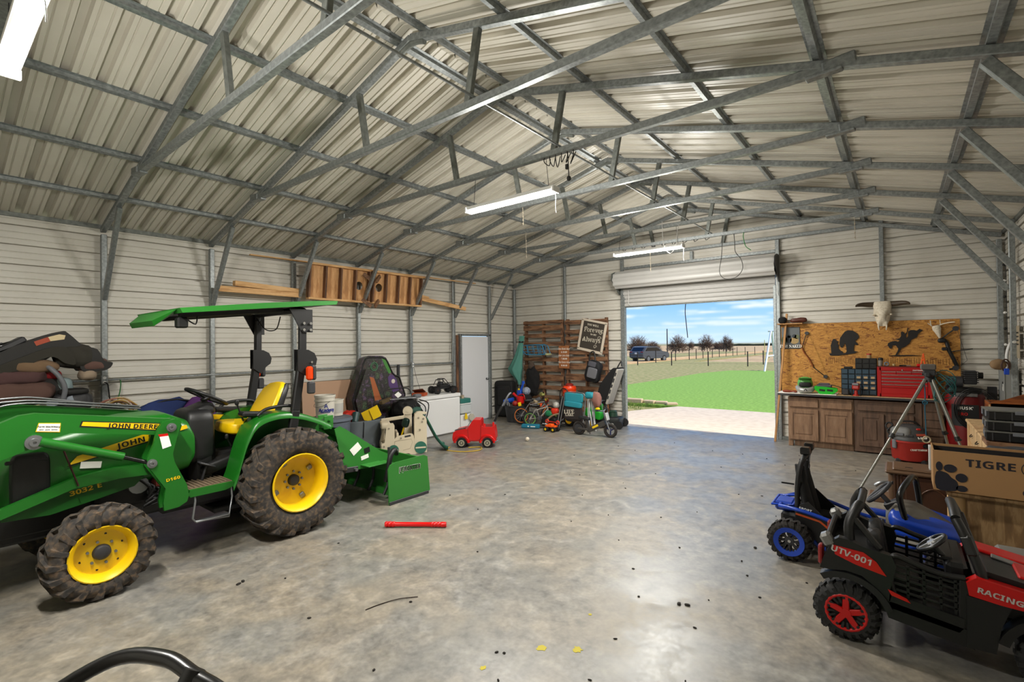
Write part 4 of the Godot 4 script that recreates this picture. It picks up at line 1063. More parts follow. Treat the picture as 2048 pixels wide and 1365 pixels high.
func build_box_blade() -> void:
	var gr = mat("blade_green", Color(0.17, 0.46, 0.16), 0.5)
	var t = thing("box_blade", "green box blade scraper hitched behind the tractor", "box blade", V(-5.17, 0, -2.37))
	var plate = P2([-1.02, 0.40, -1.05, 0.45, -1.12, 0.468, -1.545, 0.475, -1.60, 0.45, -1.635, 0.04, -1.60, 0.008, -1.03, 0.004])
	for s in [-1.0, 1.0]:
		var p = put("side_plate", G.new().ext(plate, 0.014, V(s * 0.665, 0, 0), V(0, 0, 1), V(0, 1, 0)), gr, t)
		put("skid_edge", G.new().box(V(s * 0.676, 0.02, -1.32), V(0.012, 0.035, 0.58), 0.003), mats.dark_grey, p)
		put("draft_arm", G.new().ext(P2([-0.60, 0.88, -0.665, 0.905, -0.74, 0.86, -1.2, 0.54, -1.32, 0.48, -1.32, 0.36, -1.05, 0.37, -0.78, 0.385, -0.72, 0.42, -0.66, 0.6]), 0.014, V(s * 0.28, 0, 0), V(0, 0, 1), V(0, 1, 0)), gr, t)
		put("hitch_pin", G.new().cyl(V(s * 0.26, 0.41, -0.80), V(s * 0.40, 0.41, -0.80), 0.018, -1, 10), mats.steel, t)
		put("lower_link", G.new().bar(V(s * 0.30, 0.44, -0.20), V(s * 0.36, 0.41, -0.84), 0.02, 0.06, 0.006), mats.dark_grey, t)
	put("frame_beam", G.new().box(V(0, 0.37, -1.22), V(1.32, 0.09, 0.09), 0.008).box(V(0, 0.42, -1.05), V(0.9, 0.012, 0.25), 0.003), gr, t)
	put("mast_plate", G.new().q(V(-0.28, 0.87, -0.70), V(0.28, 0.87, -0.70), V(0.28, 0.53, -1.20), V(-0.28, 0.53, -1.20)).q(V(-0.28, 0.86, -0.70), V(0.28, 0.86, -0.70), V(0.28, 0.52, -1.20), V(-0.28, 0.52, -1.20)), gr, t)
	put("top_hitch", G.new().box(V(0.06, 0.93, -0.66), V(0.015, 0.16, 0.12), 0.01).box(V(-0.06, 0.93, -0.66), V(0.015, 0.16, 0.12), 0.01).cyl(V(-0.1, 0.95, -0.66), V(0.12, 0.95, -0.66), 0.016, -1, 10), gr, t)
	put("top_link", G.new().cyl(V(0, 0.95, -0.66), V(0, 0.88, -0.22), 0.022, -1, 10), mats.dark_grey, t)
	put("cutting_board", G.new().box(V(0, 0.22, -1.28), V(1.31, 0.34, 0.02), 0.004).box(V(0, 0.03, -1.27), V(1.31, 0.06, 0.03), 0.003), gr, t)
	put("rear_board", G.new().box(V(0, 0.24, -1.56), V(1.31, 0.40, 0.02), 0.004), gr, t)
	for k in 4:
		put("shank", G.new().tube(soft(P3([-0.45 + 0.3 * k, 0.60, -1.20, -0.45 + 0.3 * k, 0.40, -1.20, -0.45 + 0.3 * k, 0.2, -1.19, -0.45 + 0.3 * k, 0.06, -1.12]), 4), 0.018, 6), mats.dark_grey, t)
	put("hose", G.new().tube(soft(P3([0.50, 0.52, -1.27, 0.55, 0.58, -1.20, 0.58, 0.52, -1.12, 0.58, 0.34, -1.08, 0.55, 0.25, -1.08]), 5), 0.03, 8), mats.black, t)
	put("decal", G.new().box(V(0.29, 0.62, -0.86), V(0.003, 0.09, 0.13), 0.0, V(35, 0, 0)), mats.white_ink, t)
	put("decal", G.new().box(V(0.29, 0.505, -0.98), V(0.003, 0.045, 0.10), 0.0, V(10, 0, 0)), mats.white_ink, t)
	put("decal", G.new().box(V(0.29, 0.58, -1.01), V(0.003, 0.06, 0.075), 0.0, V(10, 0, 0)), mats.black_ink, t)
	var lt = side_text("[F]RONTIER", 0.052, mats.white_ink, t, V(0.6725, 0.365, -1.33), -3, 0.82)
	lt.scale.y = 1.12
	side_text("[F]RONTIER", 0.052, mats.black_ink, t, V(0.6745, 0.366, -1.33), -3, 0.80)

func lid_ring(r: float, y0: float, y1: float, o := Vector3.ZERO, seg := 28) -> G:   # a plain rolled rim
	return G.new().lathe(P2([r, y0, r + 0.008, y0, r + 0.008, y1, r, y1]), o, Vector3.UP, seg)
func bucket_shape(g: G, r0: float, r1: float, h: float, wall := 0.004) -> G:   # open pail
	return g.lathe(P2([0, 0.003, r0, 0.003, r1, h, r1 - wall, h, r0 - wall, 0.012, 0, 0.012]), Vector3.ZERO, Vector3.UP, 32)
func ring_text(s: String, h: float, m, parent: Node, r: float, y: float, a0: float, step: float) -> void:   # letters set round a pail
	for i in s.length():
		var a = a0 + step * i
		text(s[i], h, m, parent, V(sin(a) * r, y, cos(a) * r), V(0, rad_to_deg(a), 0), 0.003, "Droid Sans", true, "letter")
func bag(c: Vector3, s: Vector3, sd: int, e := 0.6, amp := 0.06) -> G:   # soft lumpy bundle
	var f = noise(sd, 2.2, 3)
	var rows = []
	for i in 15:
		var ph = -PI / 2 + PI * i / 14
		var r = []
		for j in 24:
			var th = TAU * j / 24
			var cp: float = pow(abs(cos(ph)), e) if i > 0 and i < 14 else 0.0
			var p = V(0.5 * s.x * cp * pow(abs(cos(th)), e) * sign(cos(th)), 0.5 * s.y * pow(abs(sin(ph)), e) * sign(sin(ph)), 0.5 * s.z * cp * pow(abs(sin(th)), e) * sign(sin(th)))
			r.append(c + p * (1.0 + amp * 4.0 * f.get_noise_3d(p.x * 3.0 + sd, p.y * 3.0, p.z * 3.0)))
		rows.append(r)
	return G.new().grid(rows, true)

func build_left() -> void:
	build_pile()
	build_wall_lumber()
	build_left_wall_services()
	build_left_middle()
	build_red_truck()

func build_pile() -> void:
	var brown = mat("seat_brown", Color(0.36, 0.265, 0.235), 0.95)
	var tan = mat("seat_tan", Color(0.44, 0.35, 0.26), 0.95)
	var char = mat("seat_charcoal", Color(0.115, 0.11, 0.10), 0.7)
	# black tarp heap that carries the seats
	var f = noise(81, 1.7, 4)
	var rows = []
	for i in 9:
		var y: float = [0.0, 0.2, 0.5, 0.8, 1.0, 1.08, 1.12, 1.13, 1.13][i]
		var k: float = [1.0, 1.0, 0.98, 0.96, 0.95, 0.9, 0.75, 0.4, 0.0][i]
		var r = []
		for j in 32:
			var th = TAU * j / 32
			var p = V(0.42 * k * pow(abs(cos(th)), 0.5) * sign(cos(th)), y, 0.68 * k * pow(abs(sin(th)), 0.5) * sign(sin(th)))
			p += V(1, 0.5 if y > 0.3 else 0.0, 1) * 0.05 * f.get_noise_3d(p.x * 2.5, p.y * 2.5, p.z * 2.5) * (1.0 if k > 0 else 0.0)
			r.append(p)
		rows.append(r)
	var tarp = thing("tarp_heap", "black tarp heaped over stored goods under the child car seats", "tarp", V(-7.42, 0, -0.78))
	put("tarp", G.new().grid(rows, true), mats.black_cloth, tarp)
	put("cord", G.new().tube(soft(P3([0.40, 1.02, 0.1, 0.43, 1.0, -0.1, 0.45, 0.92, -0.25, 0.44, 0.85, -0.4]), 5), 0.006, 5), mat("cord_tan", Color(0.55, 0.45, 0.38), 0.9), tarp)
	put("sling_end", bag(V(0.30, 1.06, -0.62), V(0.22, 0.14, 0.5), 4, 0.7), mats.black_cloth, tarp)
	put("paper_tag", G.new().box(V(0.40, 1.19, -0.06), V(0.006, 0.07, 0.10), 0.0, V(0, 0, 12)), mat("paper", Color(0.80, 0.73, 0.58), 0.9), tarp)
	# lower seat: reclined shell with brown pads and a carry handle
	var a = thing("child_car_seat", "brown padded child car seat with a grey carry handle in the heap", "car seat", V(-7.30, 1.2, -0.72))
	put("shell", bag(V(-0.05, 0.17, -0.05), V(0.42, 0.34, 0.72), 9, 0.7, 0.03), char, a)
	put("seat_pad", bag(V(0.10, 0.15, -0.02), V(0.34, 0.23, 0.56), 12, 0.65, 0.04), brown, a)
	put("head_pad", bag(V(0.08, 0.31, 0.0), V(0.30, 0.17, 0.48), 13, 0.7, 0.05), mat("seat_mauve", Color(0.31, 0.215, 0.21), 0.95), a)
	put("carry_handle", G.new().tube(soft(P3([0.24, 0.02, -0.34, 0.26, 0.16, -0.37, 0.25, 0.30, -0.33, 0.2, 0.41, -0.25, 0.05, 0.45, -0.2, -0.12, 0.42, -0.22]), 5), 0.024, 8), mats.grey, a)
	put("buckle", G.new().box(V(0.26, 0.2, 0.28), V(0.03, 0.12, 0.05), 0.008), mats.black, a)
	put("harness_strap", G.new().tube(soft(P3([0.3, 0.2, 0.3, 0.31, 0.1, 0.2, 0.29, 0.02, -0.05, 0.28, -0.03, -0.25]), 5), 0.01, 5), mats.black, a)
	# upper seat, upside down over the first
	var b = thing("child_car_seat", "overturned charcoal child car seat with an orange warning sticker on top of the heap", "car seat", V(-7.34, 1.62, -0.86))
	put("shell", G.new().ext(soft(P2([0.42, -0.02, 0.36, 0.10, 0.10, 0.24, -0.20, 0.37, -0.27, 0.36, -0.40, 0.22, -0.52, 0.18, -0.58, 0.05, -0.66, 0.02, -0.60, -0.06, -0.40, -0.07, -0.36, 0.06, -0.30, 0.16, -0.20, 0.15, -0.05, 0.04, 0.15, -0.06, 0.30, -0.08]), 3, true), 0.40, V(0.0, 0, 0), V(0, 0, 1), V(0, 1, 0)), char, b)
	put("side_wing", G.new().ext(soft(P2([0.35, -0.04, 0.1, 0.10, -0.12, 0.20, -0.27, 0.19, -0.33, 0.02, -0.24, 0.03, -0.15, 0.10, -0.02, 0.06, 0.12, -0.04]), 3, true), 0.05, V(0.215, 0, 0), V(0, 0, 1), V(0, 1, 0)), mat("seat_grey_brown", Color(0.17, 0.16, 0.13), 0.9), b)
	put("lining", bag(V(0.13, 0.0, 0.0), V(0.26, 0.15, 0.42), 15, 0.8, 0.04), tan, b)
	put("head_pad", bag(V(0.05, 0.0, -0.50), V(0.34, 0.15, 0.28), 16, 0.7, 0.04), brown, b)
	put("pad_edge", bag(V(0.1, -0.11, -0.45), V(0.25, 0.13, 0.16), 17, 0.7, 0.04), mat("pad_pale", Color(0.62, 0.55, 0.47), 0.95), b)
	put("sticker", G.new().ext(P2([0.0, 0.265, -0.11, 0.315, -0.13, 0.27, -0.02, 0.22]), 0.004, V(0.202, 0, 0), V(0, 0, 1), V(0, 1, 0)), mat("sticker_orange", Color(0.62, 0.24, 0.12), 0.6), b)
	put("sticker_white", G.new().ext(P2([-0.11, 0.315, -0.2, 0.345, -0.25, 0.335, -0.24, 0.29, -0.13, 0.27]), 0.004, V(0.202, 0, 0), V(0, 0, 1), V(0, 1, 0)), mat("paper", Color(0.66, 0.58, 0.42), 0.9), b)
	put("inner_shell", bag(V(0.08, 0.10, -0.33), V(0.3, 0.26, 0.32), 18, 0.6, 0.05), mat("seat_grey_brown", Color(0.17, 0.16, 0.13), 0.9), b)
	put("base_plate", G.new().bar(V(0.05, 0.06, 0.42), V(0.05, 0.3, 0.06), 0.3, 0.06, 0.012), mats.dark_grey, b)
	# seat base with a printed label below
	var c = thing("car_seat_base", "grey plastic car seat base with a printed label at the end of the heap", "seat base", V(-7.28, 1.12, -1.12))
	put("body", bag(V(0, 0.10, -0.05), V(0.36, 0.19, 0.36), 19, 0.5, 0.03), mats.dark_grey, c)
	put("label", G.new().box(V(0.175, 0.115, 0.06), V(0.006, 0.06, 0.22), 0.0, V(14, 0, 10)), mat("label_grey", Color(0.55, 0.58, 0.62), 0.6), c)
	put("top_pad", bag(V(0.05, 0.21, -0.06), V(0.26, 0.08, 0.26), 20, 0.6, 0.03), char, c)
	var d = thing("folded_towel", "pale blue and white cloth bundle between the two car seats", "cloth", V(-7.28, 1.36, -1.10))
	put("cloth", bag(V(0, 0.05, 0), V(0.2, 0.16, 0.2), 22, 0.8, 0.07), mat("cloth_pale_blue", Color(0.55, 0.62, 0.63), 0.95), d)
	put("red_bag", bag(V(0.02, 0.16, 0.09), V(0.14, 0.10, 0.18), 23, 0.7, 0.05), mat("cloth_red", Color(0.50, 0.06, 0.08), 0.9), d)
	# toy rifle on top
	var r = thing("toy_rifle", "black plastic toy rifle leaning on top of the car seats", "toy rifle", V(-7.24, 1.70, -0.58))
	put("body", G.new().bar(V(0.0, 0.0, 0.35), V(0.0, 0.10, 0.02), 0.05, 0.10, 0.012), mats.black_gloss, r)
	put("barrel", G.new().cyl(V(0, 0.11, 0.04), V(0, 0.175, -0.16), 0.026, 0.032, 12).cyl(V(0, 0.17, -0.15), V(0, 0.185, -0.20), 0.036, -1, 12), mats.black_gloss, r)
	put("rail", G.new().bar(V(0, 0.06, 0.32), V(0, 0.17, -0.06), 0.03, 0.02, 0.004), mats.dark_grey, r)
	var sh = thing("shoe", "worn tan and red slipper hanging out of the heap above the loader", "shoe", V(-7.12, 1.26, -0.52))
	put("sole", G.new().sup(V(0, 0, 0), V(0.09, 0.03, 0.28), 0.7, V(30, 10, 0)), mat("sole_red", Color(0.42, 0.12, 0.09), 0.8), sh)
	put("upper", G.new().sup(V(0.01, 0.025, 0), V(0.085, 0.06, 0.26), 0.8, V(30, 10, 0)), tan, sh)

func build_wall_lumber() -> void:
	# two bag-toss boards seen from behind, held by the knee braces
	for k in 2:
		var z0: float = [-4.17, -5.42][k]
		var t = thing("bag_toss_board", ["framed plywood bag-toss board stored on the wall braces nearer the tractor", "framed plywood bag-toss board stored on the wall braces nearer the door"][k], "game board", V(-7.62, 2.60, z0), 0, "bag-toss boards")
		# leaning: bottom against the wall, top tilted into the room
		var tilt = V(0, 0, -6)
		var g = G.new()
		var B = Basis.from_euler(tilt * PI / 180)
		var hole_z = -1.02 if k == 0 else -0.20
		# plywood face with a round hole: ring of quads around the hole
		var pl = G.new()
		var hy = 0.30
		var n = 24
		for i in n:
			var a0 = TAU * i / n
			var a1 = TAU * (i + 1) / n
			var edge = func(a: float) -> Vector2:
				var c = Vector2(cos(a), sin(a))
				var tx: float = 1e9
				if c.x > 1e-6: tx = min(tx, (-0.02 - hole_z) / c.x)
				if c.x < -1e-6: tx = min(tx, (-1.21 - hole_z) / c.x)
				if c.y > 1e-6: tx = min(tx, (0.60 - hy) / c.y)
				if c.y < -1e-6: tx = min(tx, (0.0 - hy) / c.y)
				return Vector2(hole_z, hy) + c * tx
			var i0 = Vector2(hole_z + cos(a0) * 0.076, hy + sin(a0) * 0.076)
			var i1 = Vector2(hole_z + cos(a1) * 0.076, hy + sin(a1) * 0.076)
			var e0: Vector2 = edge.call(a0)
			var e1: Vector2 = edge.call(a1)
			for x in [-0.10, -0.112]: pl.q(B * V(x, i0.y, i0.x), B * V(x, i1.y, i1.x), B * V(x, e1.y, e1.x), B * V(x, e0.y, e0.x))
			pl.q(B * V(-0.10, i0.y, i0.x), B * V(-0.10, i1.y, i1.x), B * V(-0.112, i1.y, i1.x), B * V(-0.112, i0.y, i0.x))
			if abs(e0.x - e1.x) > 1e-4 and abs(e0.y - e1.y) > 1e-4:   # square corner
				var c2 = Vector2(-0.02 if max(e0.x, e1.x) > hole_z else -1.21, 0.60 if max(e0.y, e1.y) > hy else 0.0)
				for x in [-0.10, -0.112]: pl.f3(B * V(x, e0.y, e0.x), B * V(x, e1.y, e1.x), B * V(x, c2.y, c2.x))
		put("plywood", pl, mats.plywood, t)
		for y in [0.01, 0.59]: put("rail", G.new().bar(B * V(-0.06, y, -0.02), B * V(-0.06, y, -1.21), 0.085, 0.035, 0.003), mats.lumber, t)
		for i in 5:
			var z = -0.035 - 1.16 * i / 4.0
			put("rib", G.new().bar(B * V(-0.06, 0.02, z), B * V(-0.06, 0.58, z), 0.08, 0.035, 0.003, V(0, 0, 1)), mats.old_board_up, t)
		var lz = -1.05 if k == 0 else -0.16
		put("leg", G.new().bar(B * V(-0.03, 0.52, lz), B * V(0.06, 0.40, lz - 0.14 * (1 if k == 0 else -1)), 0.035, 0.07, 0.004), mats.old_board, t)
		put("leg", G.new().bar(B * V(-0.03, 0.06, lz), B * V(0.06, -0.06, lz - 0.14 * (1 if k == 0 else -1)), 0.035, 0.07, 0.004), mats.old_board, t)
	var pl = [[V(-7.70, 2.665, -2.85), V(-7.72, 2.66, -4.1), 0.04, 0.085, "thick board resting low on the braces behind the tractor canopy"], [V(-7.70, 2.76, -3.06), V(-7.74, 2.72, -4.12), 0.085, 0.075, "square wooden post lying on the thick board behind the canopy"], [V(-7.80, 3.235, -3.33), V(-7.78, 3.255, -8.4), 0.06, 0.018, "long thin lath lying along the top of the wall above the game boards"], [V(-7.77, 3.215, -4.3), V(-7.77, 3.23, -6.9), 0.085, 0.022, "board lying on the top edge of the game boards"], [V(-7.78, 2.79, -6.7), V(-7.70, 2.63, -7.98), 0.04, 0.085, "wooden board sticking out past the game boards toward the white door"], [V(-7.80, 2.84, -6.66), V(-7.82, 2.80, -6.98), 0.04, 0.085, "short board end beside the game boards"]]
	for a in pl:
		tag(put("lumber_board", G.new().bar(a[0], a[1], a[2], a[3], 0.004), mats.lumber), a[4], "board", "lumber stored on the wall braces")

func build_left_wall_services() -> void:
	var t = thing("wall_conduit", "galvanized electrical conduit running along the left wall posts with outlet boxes", "conduit", V(XL + 0.1, 1.41, -1.6))
	put("pipe", G.new().tube(soft(P3([-0.01, -0.0, 1.0, -0.01, 0.0, -1.2, -0.01, 0.012, -3.0, -0.01, 0.0, -5.9, -0.005, 0.02, -6.06, -0.005, 0.12, -6.12, -0.005, 1.0, -6.15, -0.005, 1.85, -6.15]), 6), 0.014, 8), mats.galv, t)
	for z in [0.02, -4.94]:
		var b = put("outlet_box", G.new().box(V(0.03, 0, z), V(0.05, 0.115, 0.07), 0.008), mats.galv, t)
		put("outlet_plate", G.new().cyl(V(0.055, 0.028, z), V(0.058, 0.028, z), 0.018, -1, 12).cyl(V(0.055, -0.028, z), V(0.058, -0.028, z), 0.018, -1, 12), mats.white, b)
	put("black_plug_cord", G.new().tube(soft(P3([0.06, -0.03, 0.02, 0.10, -0.05, 0.0, 0.11, -0.15, -0.01, 0.10, -0.32, -0.03, 0.12, -0.42, -0.06]), 5), 0.008, 6), mats.black, t)
	put("green_cord", G.new().tube(soft(P3([0.01, -0.01, -0.14, 0.06, -0.03, -0.14, 0.07, -0.15, -0.13, 0.06, -0.3, -0.1, 0.1, -0.36, -0.08]), 5), 0.006, 6), mat("cord_green", Color(0.10, 0.42, 0.16), 0.6), t)
	put("thin_cord", G.new().tube(soft(P3([0.05, -0.05, -4.96, 0.07, -0.3, -5.02, 0.09, -0.55, -5.1]), 5), 0.004, 5), mats.dark_grey, t)
	# coil of rope hung by the first post
	var c = thing("rope_coil", "loose coil of pink, white and yellow rope beside the wall post", "rope", V(-7.62, 0.82, -1.66))
	var cols = [mat("rope_pink", Color(0.62, 0.42, 0.36), 0.9), mat("rope_white", Color(0.74, 0.67, 0.55), 0.9), mat("rope_gold", Color(0.60, 0.47, 0.22), 0.9)]
	for k in 9:
		var ring = []
		for i in 26:
			var an = TAU * i / 26
			ring.append(V(0.05 * sin(an * 2 + k) + 0.02 * (k % 3), 0.21 + (0.165 - 0.008 * k) * sin(an) + 0.012 * sin(an * 3 + k * 2), (0.205 - 0.011 * k) * cos(an) + 0.015 * cos(k * 1.7)))
		put("strand", G.new().tube(ring, 0.0085, 6, true), cols[k % 3], c)
	put("hook_post", G.new().cyl(V(-0.02, -0.82, 0), V(-0.02, 0.25, 0), 0.02, -1, 8), mats.dark_grey, c)
	# folded pop-up tent: flat ring leaning on the wall
	var p = thing("popup_tent", "folded blue and purple pop-up play tent leaning on the wall behind the steering wheel", "tent", V(-7.35, 0, -2.22))
	put("blue_panel", bag(V(0, 0.58, 0.08), V(0.14, 1.16, 0.92), 31, 0.85, 0.02), mat("tent_blue", Color(0.08, 0.16, 0.36), 0.85), p)
	put("purple_panel", bag(V(0.07, 0.62, -0.22), V(0.10, 1.08, 0.50), 32, 0.85, 0.02), mat("tent_purple", Color(0.34, 0.16, 0.42), 0.85), p)
	put("rim_band", G.new().tube(circ(V(0.05, 0.60, 0.05), 0.54, V(1, 0.05, 0.1).normalized(), 30), 0.012, 6, true), mats.black, p)
	# long pole lying from the pile towards the rope
	tag(put("sheet_edge", G.new().bar(V(-7.28, 1.02, -1.2), V(-7.2, 0.98, -1.95), 0.16, 0.05, 0.01), mat("brown_sheet", Color(0.24, 0.18, 0.14), 0.9)), "dark brown folded board edge lying behind the loader boom", "board")

func build_left_middle() -> void:
	var tanb = mat("hardboard", Color(0.74, 0.60, 0.49), 0.75)
	var hb = thing("hardboard_sheet", "plain tan hardboard sheet leaning on the wall behind the buckets", "board", V(-7.83, 0, -4.8))
	put("sheet", G.new().bar(V(0.05, 0.0, 0), V(-0.03, 1.20, 0), 1.26, 0.012, 0.002, V(1, 0, 0)), tanb, hb)
	# printed folding panel: dark print of purple, green and orange patches
	var pt = printed_tex()
	var pm = mat("printed_panel", Color.WHITE, 0.45)
	pm.albedo_texture = pt
	pm.uv1_triplanar = true; pm.uv1_scale = V(0.9, 0.9, 0.9)
	var ap = thing("printed_case", "tall tapered black case with dark purple, green and orange print leaning on the wall", "case", V(-7.66, 0.0, -5.53))
	var outl = [Vector2(0.60, 0.86), Vector2(0.37, 1.50), Vector2(0.32, 1.60), Vector2(0.24, 1.63), Vector2(-0.06, 1.62), Vector2(-0.14, 1.585), Vector2(-0.20, 1.50), Vector2(-0.30, 1.30), Vector2(-0.36, 1.25), Vector2(-0.43, 1.235), Vector2(-0.47, 1.20), Vector2(-0.60, 0.86), Vector2(-0.50, 0.02), Vector2(0.48, 0.0), Vector2(0.54, 0.45)]
	put("shell", G.new().ext(outl, 0.20, V(0, 0, 0), V(0, 0, 1), V(0, 1, 0), 0.96), pm, ap)
	var rim = []
	for p in outl: rim.append(V(0.105, (p.y - 0.83) * 0.96 + 0.83, p.x * 0.96))
	put("edge_binding", G.new().tube(rim, 0.014, 6, true), mats.black, ap)
	put("front_pocket", G.new().ext(P2([0.56, 0.84, 0.34, 1.40, 0.22, 1.32, 0.05, 0.9, 0.0, 0.45, 0.46, 0.45]), 0.10, V(0.12, 0, 0), V(0, 0, 1), V(0, 1, 0), 0.94), pm, ap)
	put("ring_print", G.new().tube(circ(V(0.112, 1.43, 0.13), 0.075, Vector3.RIGHT, 24), 0.005, 5, true).tube(circ(V(0.112, 1.43, 0.13), 0.05, Vector3.RIGHT, 20), 0.003, 5, true), mat("print_green", Color(0.32, 0.60, 0.42), 0.5), ap)
	put("round_logo", G.new().cyl(V(0.10, 1.13, -0.30), V(0.108, 1.13, -0.30), 0.042, -1, 20), mat("print_pale", Color(0.80, 0.76, 0.70), 0.5), ap)
	put("orange_print", G.new().ext(P2([0.27, 1.25, 0.18, 1.22, 0.02, 0.82, 0.16, 0.80]), 0.006, V(0.168, 0, 0), V(0, 0, 1), V(0, 1, 0)), mat("print_orange", Color(0.66, 0.37, 0.20), 0.5), ap)
	put("green_print", G.new().ext(P2([-0.04, 1.57, -0.13, 1.55, -0.26, 1.30, -0.20, 1.28]), 0.006, V(0.10, 0, 0), V(0, 0, 1), V(0, 1, 0)), mat("print_lime", Color(0.25, 0.50, 0.20), 0.5), ap)
	put("purple_print", G.new().ext(P2([-0.18, 1.22, -0.28, 1.26, -0.38, 1.16, -0.44, 0.95, -0.30, 0.92, -0.2, 1.05]), 0.005, V(0.10, 0, 0), V(0, 0, 1), V(0, 1, 0)), mat("print_purple", Color(0.32, 0.22, 0.42), 0.5), ap)
	# grey lidded bin with two white pails on top
	var gb = mat("bin_grey", Color(0.36, 0.39, 0.44), 0.5)
	var bn = thing("lidded_bin", "grey plastic lidded bin carrying two white pails", "bin", V(-6.98, 0, -4.18))
	put("body", G.new().lathe(P2([0, 0, 0.25, 0.0, 0.29, 0.60, 0.30, 0.64, 0.30, 0.66]), Vector3.ZERO, Vector3.UP, 32).box(V(0.18, 0.45, 0.2), V(0.12, 0.2, 0.1), 0.02, V(0, 45, 0)), gb, bn)
	put("lid", G.new().lathe(P2([0.31, 0.645, 0.325, 0.65, 0.32, 0.69, 0.29, 0.70, 0.27, 0.69, 0, 0.695]), Vector3.ZERO, Vector3.UP, 36), gb, bn)
	put("grip", G.new().box(V(0.20, 0.55, 0.22), V(0.16, 0.05, 0.04), 0.01, V(0, 45, 0)).box(V(0.19, 0.42, 0.21), V(0.14, 0.03, 0.04), 0.01, V(0, 45, 0)), mats.dark_grey, bn)
	var pw = mat("pail_white", Color(0.86, 0.84, 0.79), 0.45)
	var b1 = thing("white_pail", "white plastic pail lettered in blue on the grey bin lid", "bucket", V(-6.95, 0.697, -4.065), 0, "white pails on the bin")
	put("body", bucket_shape(G.new(), 0.13, 0.15, 0.36), pw, b1)
	put("rim", lid_ring(0.149, 0.325, 0.36).add(lid_ring(0.149, 0.27, 0.28)), pw, b1)
	put("bail", G.new().tube(soft(P3([-0.145, 0.27, 0.02, -0.06, 0.20, 0.15, 0.05, 0.185, 0.158, 0.13, 0.21, 0.10, 0.152, 0.27, 0.0]), 5), 0.003, 5), mats.dark_grey, b1)
	var ink = mat("ink_blue", Color(0.08, 0.16, 0.55), 0.5)
	ring_text("Academy", 0.052, ink, b1, 0.142, 0.135, 0.55, 0.245)
	ring_text("A", 0.06, ink, b1, 0.143, 0.20, 1.15, 0.2)
	ring_text("SPORTS+OUTDOORS", 0.012, ink, b1, 0.1405, 0.10, 0.6, 0.07)
	var b2 = thing("white_pail", "smaller white pail with a paper label on the grey bin lid", "bucket", V(-7.08, 0.697, -4.33), 0, "white pails on the bin")
	put("body", bucket_shape(G.new(), 0.105, 0.115, 0.26), pw, b2)
	put("rim", lid_ring(0.114, 0.245, 0.26), pw, b2)
	put("label", G.new().lathe(P2([0.112, 0.05, 0.1155, 0.20]), Vector3.ZERO, Vector3.UP, 12, 0.6, 2.4), mat("label_pale", Color(0.74, 0.73, 0.70), 0.7), b2)
	# black tool box in front of the bin
	var tb = thing("tool_box", "black plastic tool box with yellow clasps behind the rear wheel", "tool box", V(-6.50, 0, -3.82), 30)
	put("body", G.new().box(V(0, 0.26, 0), V(0.5, 0.52, 0.26), 0.02), mats.black, tb)
	put("lid", G.new().box(V(0, 0.55, 0), V(0.52, 0.08, 0.28), 0.02), mats.black, tb)
	put("clasp", G.new().box(V(0.14, 0.52, 0.145), V(0.06, 0.07, 0.02), 0.005), mats.yellow, tb)
	put("clasp", G.new().box(V(-0.12, 0.52, 0.145), V(0.06, 0.07, 0.02), 0.005), mats.yellow, tb)
	# galvanized tub
	var gt = thing("stock_tub", "oval galvanized stock tub full of odds and ends", "tub", V(-7.24, 0, -4.93))
	var rows = []
	for a in [[0.0, 0.0], [0.0, 1.0], [0.14, 1.02], [0.16, 1.035], [0.18, 1.02], [0.33, 1.05], [0.35, 1.065], [0.37, 1.05], [0.53, 1.08], [0.555, 1.10], [0.55, 1.07], [0.50, 1.05]]:
		var r = []
		for j in 36: r.append(V(0.27 * a[1] * cos(TAU * j / 36), a[0], 0.38 * a[1] * sin(TAU * j / 36)))
		rows.append(r)
	put("body", G.new().grid(rows, true), mat("tub_zinc", Color(0.42, 0.45, 0.47), 0.55, 0.4), gt)
	put("contents", bag(V(0, 0.45, 0), V(0.48, 0.16, 0.7), 41, 0.8, 0.06), mat("dark_cloth", Color(0.16, 0.13, 0.11), 0.95), gt)
	put("strap", G.new().tube(soft(P3([0.26, 0.56, 0.16, 0.275, 0.5, 0.16, 0.275, 0.36, 0.17, 0.27, 0.28, 0.17]), 4), 0.008, 5), mats.black, gt)
	var rs = thing("red_sack", "red and white plastic sack poking out of the galvanized tub", "bag", V(-7.32, 0.50, -4.74))
	put("sack", bag(V(0, 0.10, 0), V(0.2, 0.22, 0.3), 42, 0.8, 0.09), mat("sack_red", Color(0.72, 0.13, 0.06), 0.6), rs)
	var gc = thing("green_tumbler", "dark green tumbler tilted in the galvanized tub", "cup", V(-7.12, 0.53, -4.70))
	put("cup", G.new().at(V(0, 0, 0), V(-25, 0, 20)).lathe(P2([0, 0, 0.05, 0, 0.062, 0.17, 0.058, 0.17, 0.048, 0.01, 0, 0.01]), Vector3.ZERO, Vector3.UP, 20), mat("tumbler_green", Color(0.09, 0.24, 0.24), 0.4), gc)
	var ys = thing("yellow_sign", "bent yellow plastic warning sign sticking out of the tub", "sign", V(-7.14, 0.53, -5.04), 40)
	put("board", G.new().box(V(0, 0.10, 0), V(0.30, 0.20, 0.008), 0.002, V(-20, 0, 28)), mats.yellow, ys)
	put("flap", G.new().box(V(0.07, 0.12, 0.03), V(0.14, 0.20, 0.006), 0.001, V(-26, 0, 28)), mats.yellow, ys)
	text("KEEP", 0.05, mats.black_ink, ys, V(-0.04, 0.085, 0.0065), V(-20, 0, 28), 0.002)
	# white chest freezer
	var fz = thing("chest_freezer", "white chest freezer against the wall behind the play truck", "freezer", V(-7.5, 0, -6.67))
